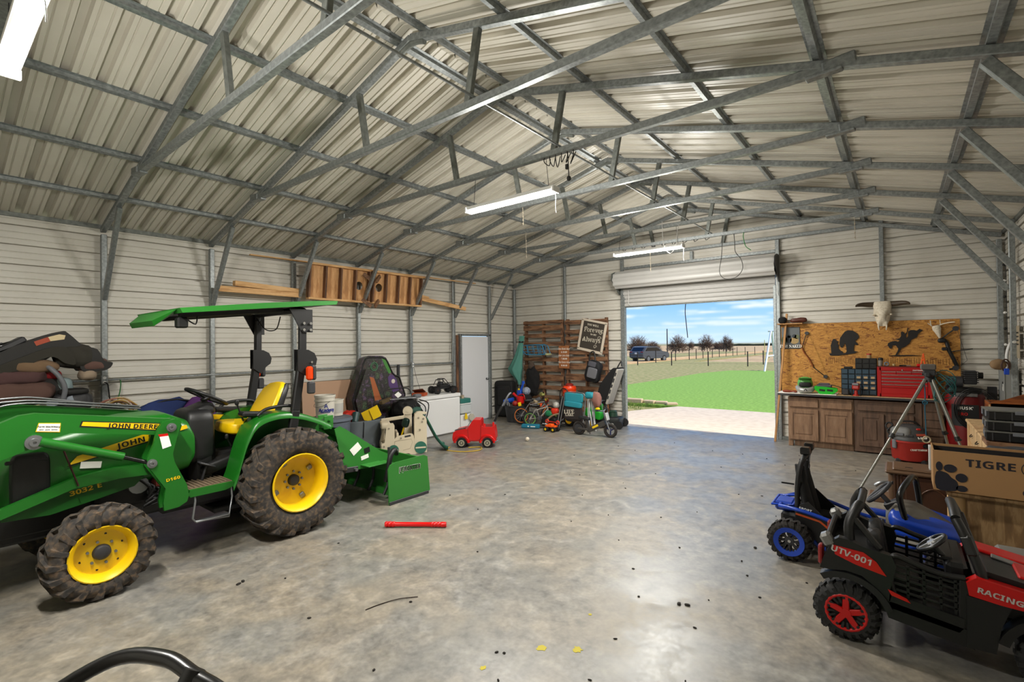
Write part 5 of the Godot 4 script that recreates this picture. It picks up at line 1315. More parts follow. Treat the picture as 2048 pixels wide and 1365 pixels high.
	put("body", G.new().box(V(0, 0.37, 0), V(0.66, 0.72, 1.16), 0.02), mats.white, fz)
	put("lid", G.new().box(V(0, 0.775, 0), V(0.68, 0.075, 1.18), 0.015), mats.white, fz)
	put("foot", G.new().box(V(0.25, 0.01, 0.5), V(0.05, 0.02, 0.05)), mats.black, fz)
	put("foot", G.new().box(V(0.25, 0.01, -0.5), V(0.05, 0.02, 0.05)), mats.black, fz)
	build_rock_crawler()
	# orange plastic box
	var ob = thing("brown_box", "flat brown and orange box on the freezer lid", "box", V(-7.42, 0.813, -6.36), 28)
	put("box", G.new().box(V(0, 0.03, 0), V(0.26, 0.06, 0.2), 0.006), mat("box_orange", Color(0.66, 0.27, 0.10), 0.6), ob)
	put("flap", G.new().box(V(-0.02, 0.09, -0.03), V(0.22, 0.012, 0.2), 0.002, V(-22, 0, 8)), mat("box_brown", Color(0.38, 0.19, 0.11), 0.7), ob)
	# heap of black gear in front of the freezer
	var hg = thing("gear_heap", "tangled heap of black bags and straps in front of the freezer", "bags", V(-7.22, 0, -5.78))
	put("lower_bag", bag(V(0, 0.26, 0), V(0.44, 0.52, 0.46), 51, 0.7, 0.05), mats.black_cloth, hg)
	put("upper_bag", bag(V(0.02, 0.62, -0.05), V(0.46, 0.36, 0.46), 52, 0.75, 0.07), mats.black_cloth, hg)
	put("green_pocket", bag(V(0.24, 0.60, -0.12), V(0.14, 0.14, 0.24), 53, 0.8, 0.05), mat("pocket_green", Color(0.14, 0.30, 0.25), 0.7), hg)
	for k in 7:
		put("strap", G.new().tube(soft(P3([0.12 + 0.03 * k, 0.78 - 0.02 * k, -0.3 + 0.06 * k, 0.3, 0.72 - 0.05 * k, -0.36 + 0.08 * k, 0.34, 0.52, -0.30 + 0.05 * k, 0.3, 0.3 - 0.02 * k, -0.22 + 0.06 * k]), 4), 0.011, 5), mats.black, hg)
	var rk = thing("folded_rack", "folded metal rack and visor lying on the black gear heap", "rack", V(-7.24, 0.81, -5.70))
	for k in 5: put("bar", G.new().cyl(V(-0.10 + 0.06 * k, 0.01 + 0.006 * k, 0.42 - 0.03 * k), V(-0.05 + 0.07 * k, 0.03, -0.42 + 0.05 * k), 0.010, -1, 8), [mats.steel, mats.dark_grey][k % 2], rk)
	put("visor", G.new().tube(soft(P3([0.05, 0.03, 0.32, 0.0, 0.18, 0.30, 0.0, 0.21, 0.05, 0.0, 0.18, -0.24, 0.05, 0.03, -0.28]), 5), 0.010, 6), mats.black, rk)
	put("camo_block", G.new().box(V(0.12, 0.02, 0.38), V(0.08, 0.06, 0.3), 0.01, V(8, 20, 0)), mat("camo", Color(0.33, 0.27, 0.16), 0.8), rk)
	put("paper", G.new().box(V(0.02, 0.09, 0.02), V(0.09, 0.004, 0.10), 0.0, V(30, 0, -50)), mats.white_ink, rk)
	put("knob_box", G.new().box(V(0.15, 0.05, -0.32), V(0.10, 0.07, 0.16), 0.02), mats.grey, rk)
	build_play_truck()
	# storage bins by the white door
	var sb = thing("storage_bin", "clear storage bin with teal dividers of glass jars stacked by the white door", "bin", V(-7.35, 0, -7.42))
	put("lower_bin", G.new().box(V(0, 0.17, 0), V(0.36, 0.34, 0.30), 0.02), mats.white, sb)
	put("upper_bin", G.new().box(V(0, 0.46, 0), V(0.38, 0.20, 0.32), 0.02), mat("bin_clear", Color(0.74, 0.76, 0.76), 0.35), sb)
	put("rim", G.new().box(V(0, 0.565, 0), V(0.40, 0.02, 0.34), 0.006), mats.white, sb)
	put("teal_tray", G.new().box(V(0, 0.625, 0), V(0.36, 0.10, 0.30), 0.015), mat("tray_teal", Color(0.16, 0.42, 0.38), 0.5), sb)
	for k in 5:
		put("jar", G.new().cyl(V(-0.1 + 0.09 * (k % 3), 0.66, -0.09 + 0.10 * (k / 2)), V(-0.1 + 0.09 * (k % 3), 0.73, -0.09 + 0.10 * (k / 2)), 0.034, -1, 12), mat("jar_glass", Color(0.70, 0.64, 0.55), 0.3), sb)
	put("fan_disc", G.new().cyl(V(0.2, 0.27, -0.12), V(0.23, 0.27, -0.12), 0.075, -1, 18), mat("disc_cream", Color(0.70, 0.68, 0.62), 0.5), sb)
	put("yellow_tag", G.new().ext(P2([0, 0, 0.05, 0.02, 0.03, 0.10, 0.0, 0.14, -0.03, 0.10, -0.04, 0.02]), 0.01, V(0.22, 0.24, 0.05), V(0, 0, -1), V(0, 1, 0)), mats.yellow, sb)
	# metal rod above the printed case
	var br = thing("wall_bracket", "short dark bracket fixed to the wall above the printed case", "bracket", V(-7.9, 1.25, -6.2))
	put("arm", G.new().box(V(0.03, 0.05, 0), V(0.05, 0.26, 0.05), 0.005), mats.dark_grey, br)

func printed_tex() -> ImageTexture:
	var S = 512
	var im = Image.create(S, S, false, Image.FORMAT_RGB8)
	var a = noise(91, 0.010, 5, FastNoiseLite.TYPE_SIMPLEX_SMOOTH, 30.0)
	var b = noise(92, 0.02, 4, FastNoiseLite.TYPE_SIMPLEX_SMOOTH, 40.0)
	var c = noise(93, 0.06, 3)
	var base = Color(0.19, 0.175, 0.165)
	for y in S:
		for x in S:
			var p = base
			var va = a.get_noise_2d(x, y)
			var vb = b.get_noise_2d(x, y)
			if va > 0.16: p = p.lerp(Color(0.33, 0.27, 0.36), min(1.0, (va - 0.16) * 5.0))
			if va < -0.22: p = p.lerp(Color(0.25, 0.31, 0.22), min(1.0, (-0.22 - va) * 5.0))
			if vb > 0.36: p = p.lerp(Color(0.42, 0.30, 0.22), min(1.0, (vb - 0.36) * 4.0))
			p = p * (1.0 + 0.5 * c.get_noise_2d(x, y))
			im.set_pixel(x, y, p)
	return ImageTexture.create_from_image(im)

func build_rock_crawler() -> void:
	var t = thing("rc_car", "black radio-controlled rock crawler with copper wheels on the freezer", "toy car", V(-7.42, 0.813, -6.98), 76)
	for s in [-1.0, 1.0]:
		for x in [-0.19, 0.19]:
			var w = put("wheel", tyre(G.new().at(V(x, 0.075, s * 0.12), V(0, 90, 0)), 0.078, 0.045, 0.07, 14, 0.008, 0.014, 0.2), mats.rubber, t)
			put("rim", G.new().lathe(P2([0.048, 0.02, 0.046, 0.034, 0.03, 0.03, 0.012, 0.034, 0.0, 0.034]), V(x, 0.075, s * 0.12), V(0, 0, s), 16), mat("copper", Color(0.72, 0.36, 0.14), 0.35, 0.5), w)
	put("chassis", G.new().box(V(0, 0.12, 0), V(0.36, 0.06, 0.13), 0.015).box(V(0.02, 0.16, 0), V(0.26, 0.07, 0.15), 0.02), mats.black, t)
	put("hood", G.new().box(V(0.15, 0.175, 0), V(0.12, 0.03, 0.14), 0.01, V(0, 0, -12)), mats.steel, t)
	var cage = G.new()
	for s in [-1.0, 1.0]:
		cage.tube(P3([-0.17, 0.17, s * 0.075, -0.12, 0.28, s * 0.06, 0.02, 0.30, s * 0.06, 0.11, 0.19, s * 0.075]), 0.008, 6)
		cage.cyl(V(-0.02, 0.17, s * 0.08), V(-0.03, 0.295, s * 0.06), 0.007, -1, 6)
	for p in [[-0.12, 0.28], [0.02, 0.30]]: cage.cyl(V(p[0], p[1], -0.06), V(p[0], p[1], 0.06), 0.008, -1, 6)
	put("roll_cage", cage, mats.black, t)
	put("roof", G.new().box(V(-0.04, 0.305, 0), V(0.12, 0.012, 0.10), 0.004), mats.black, t)
	put("seats", G.new().box(V(-0.05, 0.20, 0.035), V(0.06, 0.09, 0.05), 0.012).box(V(-0.05, 0.20, -0.035), V(0.06, 0.09, 0.05), 0.012), mats.dark_grey, t)

func build_play_truck() -> void:
	var cr = mat("play_cream", Color(0.83, 0.78, 0.68), 0.5)
	var gr = mat("play_green", Color(0.16, 0.40, 0.33), 0.5)
	var t = thing("toddler_play_set", "cream plastic toddler play set shaped like a truck with green wheels", "play set", V(-6.62, 0, -4.86), 56.5)
	# near side: cab pillar, engine side, tall mast
	var cab = put("cab_side", G.new().ext(P2([0.0, 0.0, 0.0, 0.20, 0.05, 0.22, 0.08, 0.48, 0.11, 0.53, 0.19, 0.53, 0.21, 0.49, 0.21, 0.02]), 0.035, V(0, 0, 0), V(1, 0, 0), V(0, 1, 0)), cr, t)
	put("engine_side", G.new().ext(P2([0.21, 0.05, 0.21, 0.27, 0.25, 0.31, 0.45, 0.345, 0.50, 0.34, 0.52, 0.30, 0.54, 0.20, 0.54, 0.0, 0.47, 0.0, 0.44, 0.02, 0.22, 0.02]), 0.035, V(0, 0, 0), V(1, 0, 0), V(0, 1, 0)), cr, t)
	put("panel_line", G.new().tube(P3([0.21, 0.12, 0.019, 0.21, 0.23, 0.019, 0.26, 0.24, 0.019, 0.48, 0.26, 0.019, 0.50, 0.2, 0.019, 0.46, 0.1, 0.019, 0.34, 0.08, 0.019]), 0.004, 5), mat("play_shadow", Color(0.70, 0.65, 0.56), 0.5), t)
	put("grip_slot", G.new().box(V(0.42, 0.305, 0.0185), V(0.10, 0.028, 0.004), 0.001, V(0, 0, 8)), mats.dark_grey, t)
	put("mast", G.new().ext(P2([0.53, 0.0, 0.53, 0.58, 0.54, 0.66, 0.58, 0.695, 0.63, 0.70, 0.74, 0.68, 0.74, 0.66, 0.66, 0.65, 0.72, 0.60, 0.735, 0.56, 0.735, 0.02]), 0.10, V(0, 0, -0.03), V(1, 0, 0), V(0, 1, 0)), cr, t)
	for p in [[0.19, 0.0, 0.085], [0.63, 0.0, 0.10]]:
		var w = put("wheel", G.new().cyl(V(p[0], p[2] + 0.005, 0.018), V(p[0], p[2] + 0.005, 0.034), p[2], -1, 24), gr, t)
		put("wheel_bar", G.new().box(V(p[0], p[2] + 0.005, 0.036), V(p[2] * 1.7, 0.025, 0.006), 0.002), cr, w)
	for p in [[0.62, 0.40], [0.66, 0.53], [0.68, 0.58], [0.60, 0.60], [0.56, 0.16], [0.31, 0.28], [0.12, 0.45], [0.04, 0.16], [0.04, 0.07]]:
		put("screw_cap", G.new().lathe(P2([0.016, 0, 0.016, 0.01, 0.008, 0.012, 0.006, 0.006, 0, 0.006]), V(p[0], p[1], 0.019 if p[0] < 0.53 else 0.021), V(0, 0, 1), 12), mat("play_cap", Color(0.62, 0.58, 0.52), 0.5), t)
	# front
	put("front_panel", G.new().box(V(0.01, 0.10, -0.22), V(0.04, 0.20, 0.44), 0.015), cr, t)
	put("front_window_post", G.new().bar(V(0.02, 0.19, -0.38), V(0.08, 0.48, -0.36), 0.05, 0.09, 0.01, V(0, 0, 1)), cr, t)
	put("front_visor", G.new().sup(V(0.07, 0.485, -0.20), V(0.16, 0.11, 0.42), 0.4), cr, t)
	put("name_plate", G.new().box(V(-0.012, 0.48, -0.22), V(0.006, 0.035, 0.2), 0.0), mat("plate_navy", Color(0.12, 0.16, 0.28), 0.5), t)
	put("front_grille", G.new().box(V(-0.0125, 0.075, -0.24), V(0.006, 0.06, 0.2), 0.0), mat("play_dark_green", Color(0.06, 0.17, 0.13), 0.5), t)
	put("seat_floor", G.new().box(V(0.16, 0.19, -0.22), V(0.26, 0.03, 0.40), 0.01), cr, t)
	put("seat_back", G.new().box(V(0.26, 0.26, -0.22), V(0.04, 0.2, 0.38), 0.01), cr, t)
	# far side with a big window
	for b in [[0.02, 0.0, 0.06, 0.52], [0.40, 0.0, 0.14, 0.62]]: put("far_post", G.new().box(V(b[0] + b[2] / 2, b[3] / 2, -0.44), V(b[2], b[3], 0.04), 0.012), cr, t)
	put("far_beam", G.new().bar(V(0.02, 0.52, -0.44), V(0.5, 0.57, -0.44), 0.04, 0.06, 0.01), cr, t)
	put("far_panel", G.new().box(V(0.27, 0.10, -0.44), V(0.5, 0.2, 0.04), 0.01), cr, t)
	put("far_round_top", G.new().cyl(V(0.47, 0.66, -0.46), V(0.47, 0.66, -0.42), 0.085, -1, 20).cyl(V(0.47, 0.67, -0.42), V(0.47, 0.67, -0.412), 0.03, -1, 14), cr, t)
	# green slide at the rear end
	var sl = put("slide", slide_shape(), gr, t, "green curved slide")
	var wp = thing("string_trimmer_head", "dark green and yellow garden tool standing inside the cream play set", "garden tool", V(-6.56, 0.215, -5.26), 20)
	put("shaft", G.new().cyl(V(-0.06, 0.0, 0), V(0.02, 0.22, 0), 0.014, -1, 8), mats.yellow, wp)
	put("head", G.new().sup(V(0.05, 0.29, 0), V(0.12, 0.16, 0.09), 0.6, V(0, 0, -18)), mat("tool_green", Color(0.04, 0.16, 0.13), 0.4), wp)

func slide_shape() -> G:
	var rows = []
	for p in soft(P2([0.74, 0.56, 0.80, 0.44, 0.90, 0.24, 0.98, 0.12, 1.04, 0.06, 1.10, 0.03]), 4):
		rows.append([V(p.x, p.y + 0.05, -0.02), V(p.x, p.y + 0.05, -0.045), V(p.x, p.y, -0.05), V(p.x, p.y, -0.36), V(p.x, p.y + 0.05, -0.365), V(p.x, p.y + 0.05, -0.39), V(p.x, p.y - 0.02, -0.39), V(p.x, p.y - 0.02, -0.02), V(p.x, p.y + 0.05, -0.02)])
	return G.new().grid(rows)

func build_red_truck() -> void:
	var red = mats.red_plastic
	var ang = rad_to_deg(atan2(0.262, 0.374))
	var t = thing("toy_truck", "glossy red plastic ride-on pickup truck with a push handle", "toy truck", V(-6.02, 0, -6.10), ang)
	# local x runs from front axle to rear axle, z towards the room
	var prof = P2([-0.155, 0.10, -0.165, 0.16, -0.15, 0.25, -0.10, 0.285, 0.03, 0.315, 0.10, 0.315, 0.19, 0.455, 0.21, 0.475, 0.335, 0.475, 0.35, 0.455, 0.355, 0.36, 0.40, 0.35, 0.52, 0.35, 0.575, 0.36, 0.585, 0.30, 0.60, 0.22, 0.605, 0.13, 0.59, 0.105, 0.555, 0.10])
	var body = put("body", G.new().ext(prof, 0.34, V(0, 0.01, -0.19), V(1, 0, 0), V(0, 1, 0)), red, t)
	put("fender_flare", G.new().lathe(P2([0.115, -0.35, 0.13, -0.35, 0.145, 0.0, 0.13, 0.02, 0.10, 0.01]), V(0, 0.085, -0.015), V(0, 0, 1), 18, 0.0, PI).lathe(P2([0.115, -0.35, 0.13, -0.35, 0.145, 0.0, 0.13, 0.02, 0.10, 0.01]), V(0.455, 0.085, -0.015), V(0, 0, 1), 18, 0.0, PI), red, body)
	put("door_line", G.new().tube(soft(P3([0.11, 0.32, -0.016, 0.12, 0.20, -0.016, 0.14, 0.13, -0.016, 0.30, 0.13, -0.016, 0.335, 0.20, -0.016, 0.34, 0.40, -0.016]), 4), 0.004, 5), mat("red_dark", Color(0.45, 0.02, 0.02), 0.5), body)
	put("windshield", G.new().q(V(0.108, 0.345, -0.05), V(0.18, 0.455, -0.05), V(0.18, 0.455, -0.33), V(0.108, 0.345, -0.33)), mat("screen_clear", Color(0.75, 0.66, 0.66), 0.2), body)
	put("bed_well", G.new().box(V(0.47, 0.361, -0.19), V(0.17, 0.004, 0.26)), mat("red_dark", Color(0.45, 0.02, 0.02), 0.5), body)
	put("tailgate_post", G.new().box(V(0.56, 0.40, -0.06), V(0.035, 0.08, 0.03), 0.008).box(V(0.56, 0.40, -0.32), V(0.035, 0.08, 0.03), 0.008).box(V(0.40, 0.385, -0.06), V(0.04, 0.06, 0.02), 0.006), red, body)
	put("wiper", G.new().cyl(V(0.10, 0.36, -0.10), V(0.17, 0.48, -0.06), 0.006, -1, 6), mats.steel, body)
	put("hood_trim", G.new().bar(V(-0.13, 0.292, -0.10), V(0.06, 0.334, -0.10), 0.10, 0.008, 0.002), mats.dark_grey, body)
	put("bumper", G.new().tube(soft(P3([0.58, 0.10, -0.01, 0.635, 0.12, -0.02, 0.645, 0.13, -0.19, 0.635, 0.12, -0.36]), 4), 0.012, 6), mats.grey, body)
	for x in [0.0, 0.455]:
		for z in [-0.02, -0.36]:
			var s = 1.0 if z > -0.1 else -1.0
			var w = put("wheel", tyre(G.new().at(V(x, 0.085, z), V(0, 90, 0)), 0.092, 0.055, 0.065, 18, 0.006, 0.012, 0.15), mats.rubber, t)
			put("rim", G.new().lathe(P2([0.058, 0.025, 0.054, 0.036, 0.018, 0.03, 0.012, 0.038, 0.0, 0.038]), V(x, 0.085, z), V(0, 0, s), 20), mat("rim_cream", Color(0.70, 0.67, 0.58), 0.4), w)
			var sp = G.new()
			for k in 10:
				var a = TAU * k / 10
				sp.bar(V(x + cos(a) * 0.022, 0.085 + sin(a) * 0.022, z + s * 0.036), V(x + cos(a) * 0.044, 0.085 + sin(a) * 0.044, z + s * 0.036), 0.009, 0.006)
			put("rim_slots", sp, mats.black, w)
	put("push_handle", G.new().tube(soft(P3([0.56, 0.36, -0.08, 0.60, 0.52, -0.08, 0.72, 0.72, -0.09, 0.82, 0.90, -0.10, 0.86, 0.935, -0.2, 0.82, 0.90, -0.29, 0.72, 0.72, -0.29, 0.60, 0.52, -0.29, 0.56, 0.36, -0.29]), 5), 0.016, 8), mats.grey, t)
	put("handle_grip", G.new().tube(soft(P3([0.58, 0.45, -0.08, 0.64, 0.59, -0.08, 0.72, 0.72, -0.09]), 5), 0.022, 8), mats.black, t)
	tag(put("yellow_cable", G.new().tube(soft(P3([-6.2, 0.012, -6.0, -6.05, 0.012, -5.78, -5.75, 0.012, -5.85, -5.6, 0.012, -6.1, -5.75, 0.012, -6.3, -5.9, 0.012, -6.15]), 6), 0.008, 5), mat("cable_yellow", Color(0.75, 0.62, 0.14), 0.6)), "thin yellow cable looped on the floor under the red toy truck", "cable")
	tag(put("baseball", G.new().sup(V(-5.43, 0.038, -7.24), V(0.076, 0.076, 0.076), 1.0), mat("ball_white", Color(0.82, 0.78, 0.70), 0.6)), "white baseball lying on the bare concrete floor", "ball")

func build_corner() -> void:
	# pallets fixed to the back wall
	for k in 2:
		var x0: float = [-7.52, -6.27][k]
		var x1: float = [-6.33, -5.14][k]
		var t = thing("pallet", ["weathered wooden pallet on the back wall behind the blue rack and umbrella", "weathered wooden pallet on the back wall behind the chalkboard sign"][k], "pallet", V((x0 + x1) / 2, 0.0, ZB + 0.05), 0, "pallets on the back wall")
		var w = x1 - x0
		var ys = [2.35, 2.21, 2.02, 1.81, 1.62, 1.43, 1.21, 0.98, 0.74, 0.50, 0.27]
		if k == 1: ys = [2.32, 2.09, 1.94, 1.77, 1.60, 1.45, 1.27, 1.02, 0.76, 0.52, 0.28]
		for i in ys.size():
			var h: float = [0.085, 0.13, 0.10, 0.10, 0.085, 0.10, 0.15, 0.16, 0.10, 0.10, 0.12][i] if k == 0 else [0.10, 0.10, 0.09, 0.09, 0.09, 0.10, 0.14, 0.15, 0.10, 0.10, 0.12][i]
			put("slat", G.new().box(V(rng.randf_range(-0.01, 0.01), ys[i], 0.135), V(w, h, 0.018), 0.003, V(0, 0, rng.randf_range(-0.6, 0.6))), mats.old_board, t)
		for x in [-w / 2 + 0.05, 0.0, w / 2 - 0.05]:
			put("stringer", G.new().box(V(x, 1.2, 0.075), V(0.045, 2.40, 0.10), 0.004), mats.old_board_up, t)
	# chalkboard sign hung askew
	var ch = thing("chalkboard_sign", "white framed chalkboard sign with cursive lettering hung askew on the pallet", "sign", V(-5.50, 1.98, ZB + 0.24))
	ch.rotation_degrees = V(0, 0, -12)
	put("board", G.new().box(V(0, 0, 0), V(0.58, 0.68, 0.012)), mat("chalk", Color(0.23, 0.205, 0.175), 0.9), ch)
	var fr = mat("frame_white", Color(0.78, 0.73, 0.66), 0.6)
	for p in [[0, 0.34, 0.66, 0.05], [0, -0.345, 0.66, 0.06], [-0.305, 0, 0.055, 0.68], [0.305, 0, 0.055, 0.68]]: put("frame_rail", G.new().box(V(p[0], p[1], 0.006), V(p[2], p[3], 0.03), 0.005), fr, ch)
	var ink = mat("chalk_white", Color(0.80, 0.77, 0.70), 0.9)
	text("YOU WILL", 0.042, ink, ch, V(-0.02, 0.245, 0.008), Vector3.ZERO, 0.002, "Droid Serif")
	text("Forever", 0.095, ink, ch, V(0.01, 0.135, 0.008), V(0, 0, 4), 0.002, "Droid Serif", false)
	text("be MY", 0.035, ink, ch, V(0.03, 0.035, 0.008), Vector3.ZERO, 0.002, "Droid Serif")
	text("Always", 0.10, ink, ch, V(0.0, -0.09, 0.008), V(0, 0, 4), 0.002, "Droid Serif", false)
	for s in [[-0.19, 0.15, 0.045], [0.21, 0.10, 0.05], [-0.2, -0.12, 0.04], [0.19, -0.02, 0.05], [0.12, -0.23, 0.045]]:
		var sp = []
		for i in 18:
			var a = i * 0.42
			sp.append(V(s[0] + cos(a) * s[2] * (1 - i / 24.0), s[1] + sin(a) * s[2] * (1 - i / 24.0), 0.008))
		put("flourish", G.new().tube(sp, 0.004, 4), ink, ch)
	# small plank sign
	var ws = thing("plank_sign", "small brown wooden sign with six lines of white script between the pallets", "sign", V(-6.28, 1.49, ZB + 0.225))
	put("plank", G.new().box(V(0, 0, 0), V(0.29, 0.54, 0.02), 0.003), mat("sign_brown", Color(0.60, 0.37, 0.20), 0.7), ws)
	var ln = ["the first day", "6.19.09", "the yes day", "7.08.09", "the best day", "9.10.10"]
	for i in 6: text(ln[i], 0.042 if i % 2 == 0 else 0.036, mats.white_ink, ws, V(0.01, 0.20 - 0.08 * i, 0.011), Vector3.ZERO, 0.002, "Droid Serif", i % 2 == 1)
	# blue wire rack
	var bm = mat("rack_blue", Color(0.20, 0.52, 0.68), 0.45)
	var rk = thing("wire_rack", "light blue wire carrier rack hung on the left pallet", "rack", V(-7.02, 1.68, ZB + 0.24))
	var prof = P3([-0.36, 0.10, 0, -0.30, -0.06, 0, -0.20, -0.13, 0, 0.20, -0.13, 0, 0.33, -0.11, 0])
	for z in [0.0, 0.22]:
		var q = []
		for p in prof: q.append(p + V(0, 0, z))
		put("side_wire", G.new().tube(q, 0.009, 6).tube(P3([-0.36, 0.10, z, 0.18, 0.12, z, 0.28, 0.09, z, 0.36, -0.11, z]), 0.010, 6), bm, rk)
	for x in [-0.34, -0.2, 0.0, 0.12, 0.2]: put("cross_wire", G.new().tube(P3([x, 0.105, 0, x + 0.04, -0.12, 0, x + 0.04, -0.12, 0.22, x, 0.105, 0.22, x, 0.105, 0]), 0.007, 6), bm, rk)
	for y in [0.02, -0.05]: put("long_wire", G.new().cyl(V(-0.33, y, 0.22), V(0.28, y, 0.22), 0.007, -1, 6), bm, rk)
	put("end_caps", G.new().sup(V(0.36, -0.12, 0.1), V(0.10, 0.06, 0.2), 0.6), mat("cap_cream", Color(0.66, 0.67, 0.50), 0.6), rk)
	# closed umbrella
	var um = thing("closed_umbrella", "furled teal patio umbrella hanging by its crook in the corner", "umbrella", V(-7.50, 0.80, -9.62))
	var ut = mat("umbrella_teal", Color(0.32, 0.55, 0.50), 0.85)
	var rows = []
	for a in [[0.0, 0.03, 0.06], [0.10, 0.055, 0.05], [0.28, 0.13, -0.03], [0.40, 0.17, -0.05], [0.55, 0.13, 0.0], [0.75, 0.09, 0.06], [0.95, 0.065, 0.10], [1.05, 0.045, 0.12], [1.10, 0.055, 0.13], [1.22, 0.06, 0.16]]:
		var r = []
		for j in 20:
			var th = TAU * j / 20
			var f: float = 1.0 + 0.22 * sin(th * 5 + a[0] * 3)
			r.append(V(a[2] + a[1] * f * cos(th), a[0], a[1] * f * sin(th)))
		rows.append(r)
	put("canopy", G.new().grid(rows, true, true), ut, um)
	put("tie_band", G.new().lathe(P2([0.055, -0.02, 0.06, 0.0, 0.055, 0.02]), V(0.125, 1.07, 0), Vector3.UP, 16), mats.black, um)
	put("pole", G.new().cyl(V(0.04, -0.78, 0), V(0.05, 0.1, 0), 0.014, -1, 8), mats.steel, um)
	# black jacket hanging on the pallet
	var jk = thing("hanging_jacket", "black jacket hanging from the left pallet under the blue rack", "jacket", V(-7.10, 0.55, -9.70))
	put("body", bag(V(0, 0.34, 0), V(0.36, 0.70, 0.2), 61, 0.75, 0.07), mats.black_cloth, jk)
	put("hood", bag(V(-0.02, 0.74, 0), V(0.16, 0.20, 0.14), 62, 0.9, 0.06), mat("cloth_taupe", Color(0.30, 0.25, 0.21), 0.95), jk)
	# backpack
	var bp = thing("backpack", "black backpack with a grey front pocket hung on the right pallet", "backpack", V(-5.46, 0.93, -9.72))
	bp.rotation_degrees = V(0, 0, -14)
	put("body", bag(V(0, 0.25, 0), V(0.36, 0.50, 0.22), 63, 0.55, 0.03), mat("pack_navy", Color(0.06, 0.065, 0.08), 0.8), bp)
	put("front_pocket", G.new().sup(V(0.03, 0.23, 0.115), V(0.24, 0.24, 0.05), 0.35), mat("pack_grey", Color(0.40, 0.40, 0.42), 0.85), bp)
	put("top_pocket", G.new().sup(V(-0.02, 0.42, 0.09), V(0.2, 0.12, 0.06), 0.4), mat("pack_grey2", Color(0.30, 0.30, 0.33), 0.85), bp)
	put("strap", G.new().tube(soft(P3([-0.14, 0.42, 0.02, -0.18, 0.62, 0.0, -0.10, 0.68, -0.02, 0.0, 0.5, 0.02]), 5), 0.016, 6), mats.black, bp)
	# long padded black slab with a white lettered side
	var sb = thing("padded_board", "long black padded board with a white lettered edge leaning by the door jamb", "board", V(-5.30, 0.0, -9.76))
	sb.rotation_degrees = V(0, 0, -20)
	put("pad", G.new().ext(soft(P2([-0.10, 0.62, -0.12, 0.9, 0.02, 1.3, 0.10, 1.36, 0.14, 1.30, 0.14, 0.56, 0.02, 0.52]), 3, true), 0.34, V(-0.06, 0, 0), V(1, 0, 0), V(0, 1, 0)), mats.black_cloth, sb)
	put("white_edge", G.new().box(V(0.10, 0.95, 0.04), V(0.05, 0.82, 0.30), 0.012), mat("edge_white", Color(0.68, 0.66, 0.62), 0.6), sb)
	put("edge_letters", G.new().box(V(0.10, 1.24, 0.192), V(0.03, 0.08, 0.004)).box(V(0.10, 1.10, 0.192), V(0.03, 0.09, 0.004)).box(V(0.10, 0.97, 0.192), V(0.03, 0.07, 0.004)).box(V(0.10, 0.84, 0.192), V(0.03, 0.09, 0.004)).box(V(0.10, 0.70, 0.192), V(0.03, 0.07, 0.004)), mats.dark_grey, sb)
	text("BOMB", 0.05, mats.white_ink, sb, V(-0.05, 0.86, 0.1125), V(0, 0, 68), 0.003)
	put("strap", G.new().tube(soft(P3([0.0, 1.32, 0.0, 0.02, 1.5, -0.05, 0.08, 1.42, -0.02]), 4), 0.014, 6), mats.black, sb)
	# orange drink cooler on a crate
	var cr = thing("dark_crate", "dark wooden crate supporting the orange cooler", "crate", V(-5.98, 0, -9.62))
	put("box", G.new().box(V(0, 0.24, 0), V(0.4, 0.48, 0.3), 0.01), mat("crate_dark", Color(0.19, 0.14, 0.11), 0.9), cr)
	var oc = thing("orange_cooler", "ribbed orange drink cooler standing against the pallets", "cooler", V(-5.98, 0.482, -9.62))
	put("body", G.new().lathe(P2([0, 0, 0.13, 0.0, 0.15, 0.03, 0.15, 0.07, 0.142, 0.085, 0.155, 0.10, 0.155, 0.15, 0.146, 0.165, 0.158, 0.18, 0.158, 0.23, 0.148, 0.245, 0.16, 0.26, 0.16, 0.31, 0.14, 0.35, 0, 0.355]), Vector3.ZERO, Vector3.UP, 28), mat("cooler_orange", Color(0.90, 0.25, 0.05), 0.35), oc)
	put("lid_cap", G.new().lathe(P2([0.09, 0.35, 0.09, 0.39, 0.06, 0.41, 0, 0.415]), Vector3.ZERO, Vector3.UP, 20), mat("cap_red", Color(0.55, 0.12, 0.08), 0.5), oc)
	put("spigot", G.new().box(V(0.02, 0.13, 0.17), V(0.05, 0.05, 0.05), 0.01), mats.white, oc)
	# suitcase
	var su = thing("suitcase", "tall black fabric suitcase standing in the corner by the white door", "suitcase", V(-7.72, 0, -9.40), 14)
	put("body", G.new().sup(V(0, 0.47, 0), V(0.50, 0.88, 0.26), 0.22, Vector3.ZERO, 24, 14), mat("suitcase_black", Color(0.075, 0.072, 0.07), 0.75), su)
	put("front_pocket", G.new().sup(V(0.02, 0.55, 0.13), V(0.36, 0.50, 0.07), 0.2), mat("suitcase_black", Color.BLACK), su)
	put("zip", G.new().tube(soft(P3([-0.19, 0.70, 0.155, 0.0, 0.73, 0.165, 0.2, 0.72, 0.155]), 4), 0.006, 5), mats.dark_grey, su)
	put("edge_piping", G.new().tube(soft(P3([-0.13, 0.06, 0.13, -0.19, 0.3, 0.125, -0.19, 0.75, 0.12, -0.1, 0.88, 0.1]), 5), 0.008, 5), mats.black, su)
	put("wheel", G.new().cyl(V(0.18, 0.025, 0.05), V(0.21, 0.025, 0.05), 0.025, -1, 10).cyl(V(-0.21, 0.025, 0.05), V(-0.18, 0.025, 0.05), 0.025, -1, 10), mats.rubber, su)
	build_toy_tub()
	build_bikes()
	build_corner_floor()

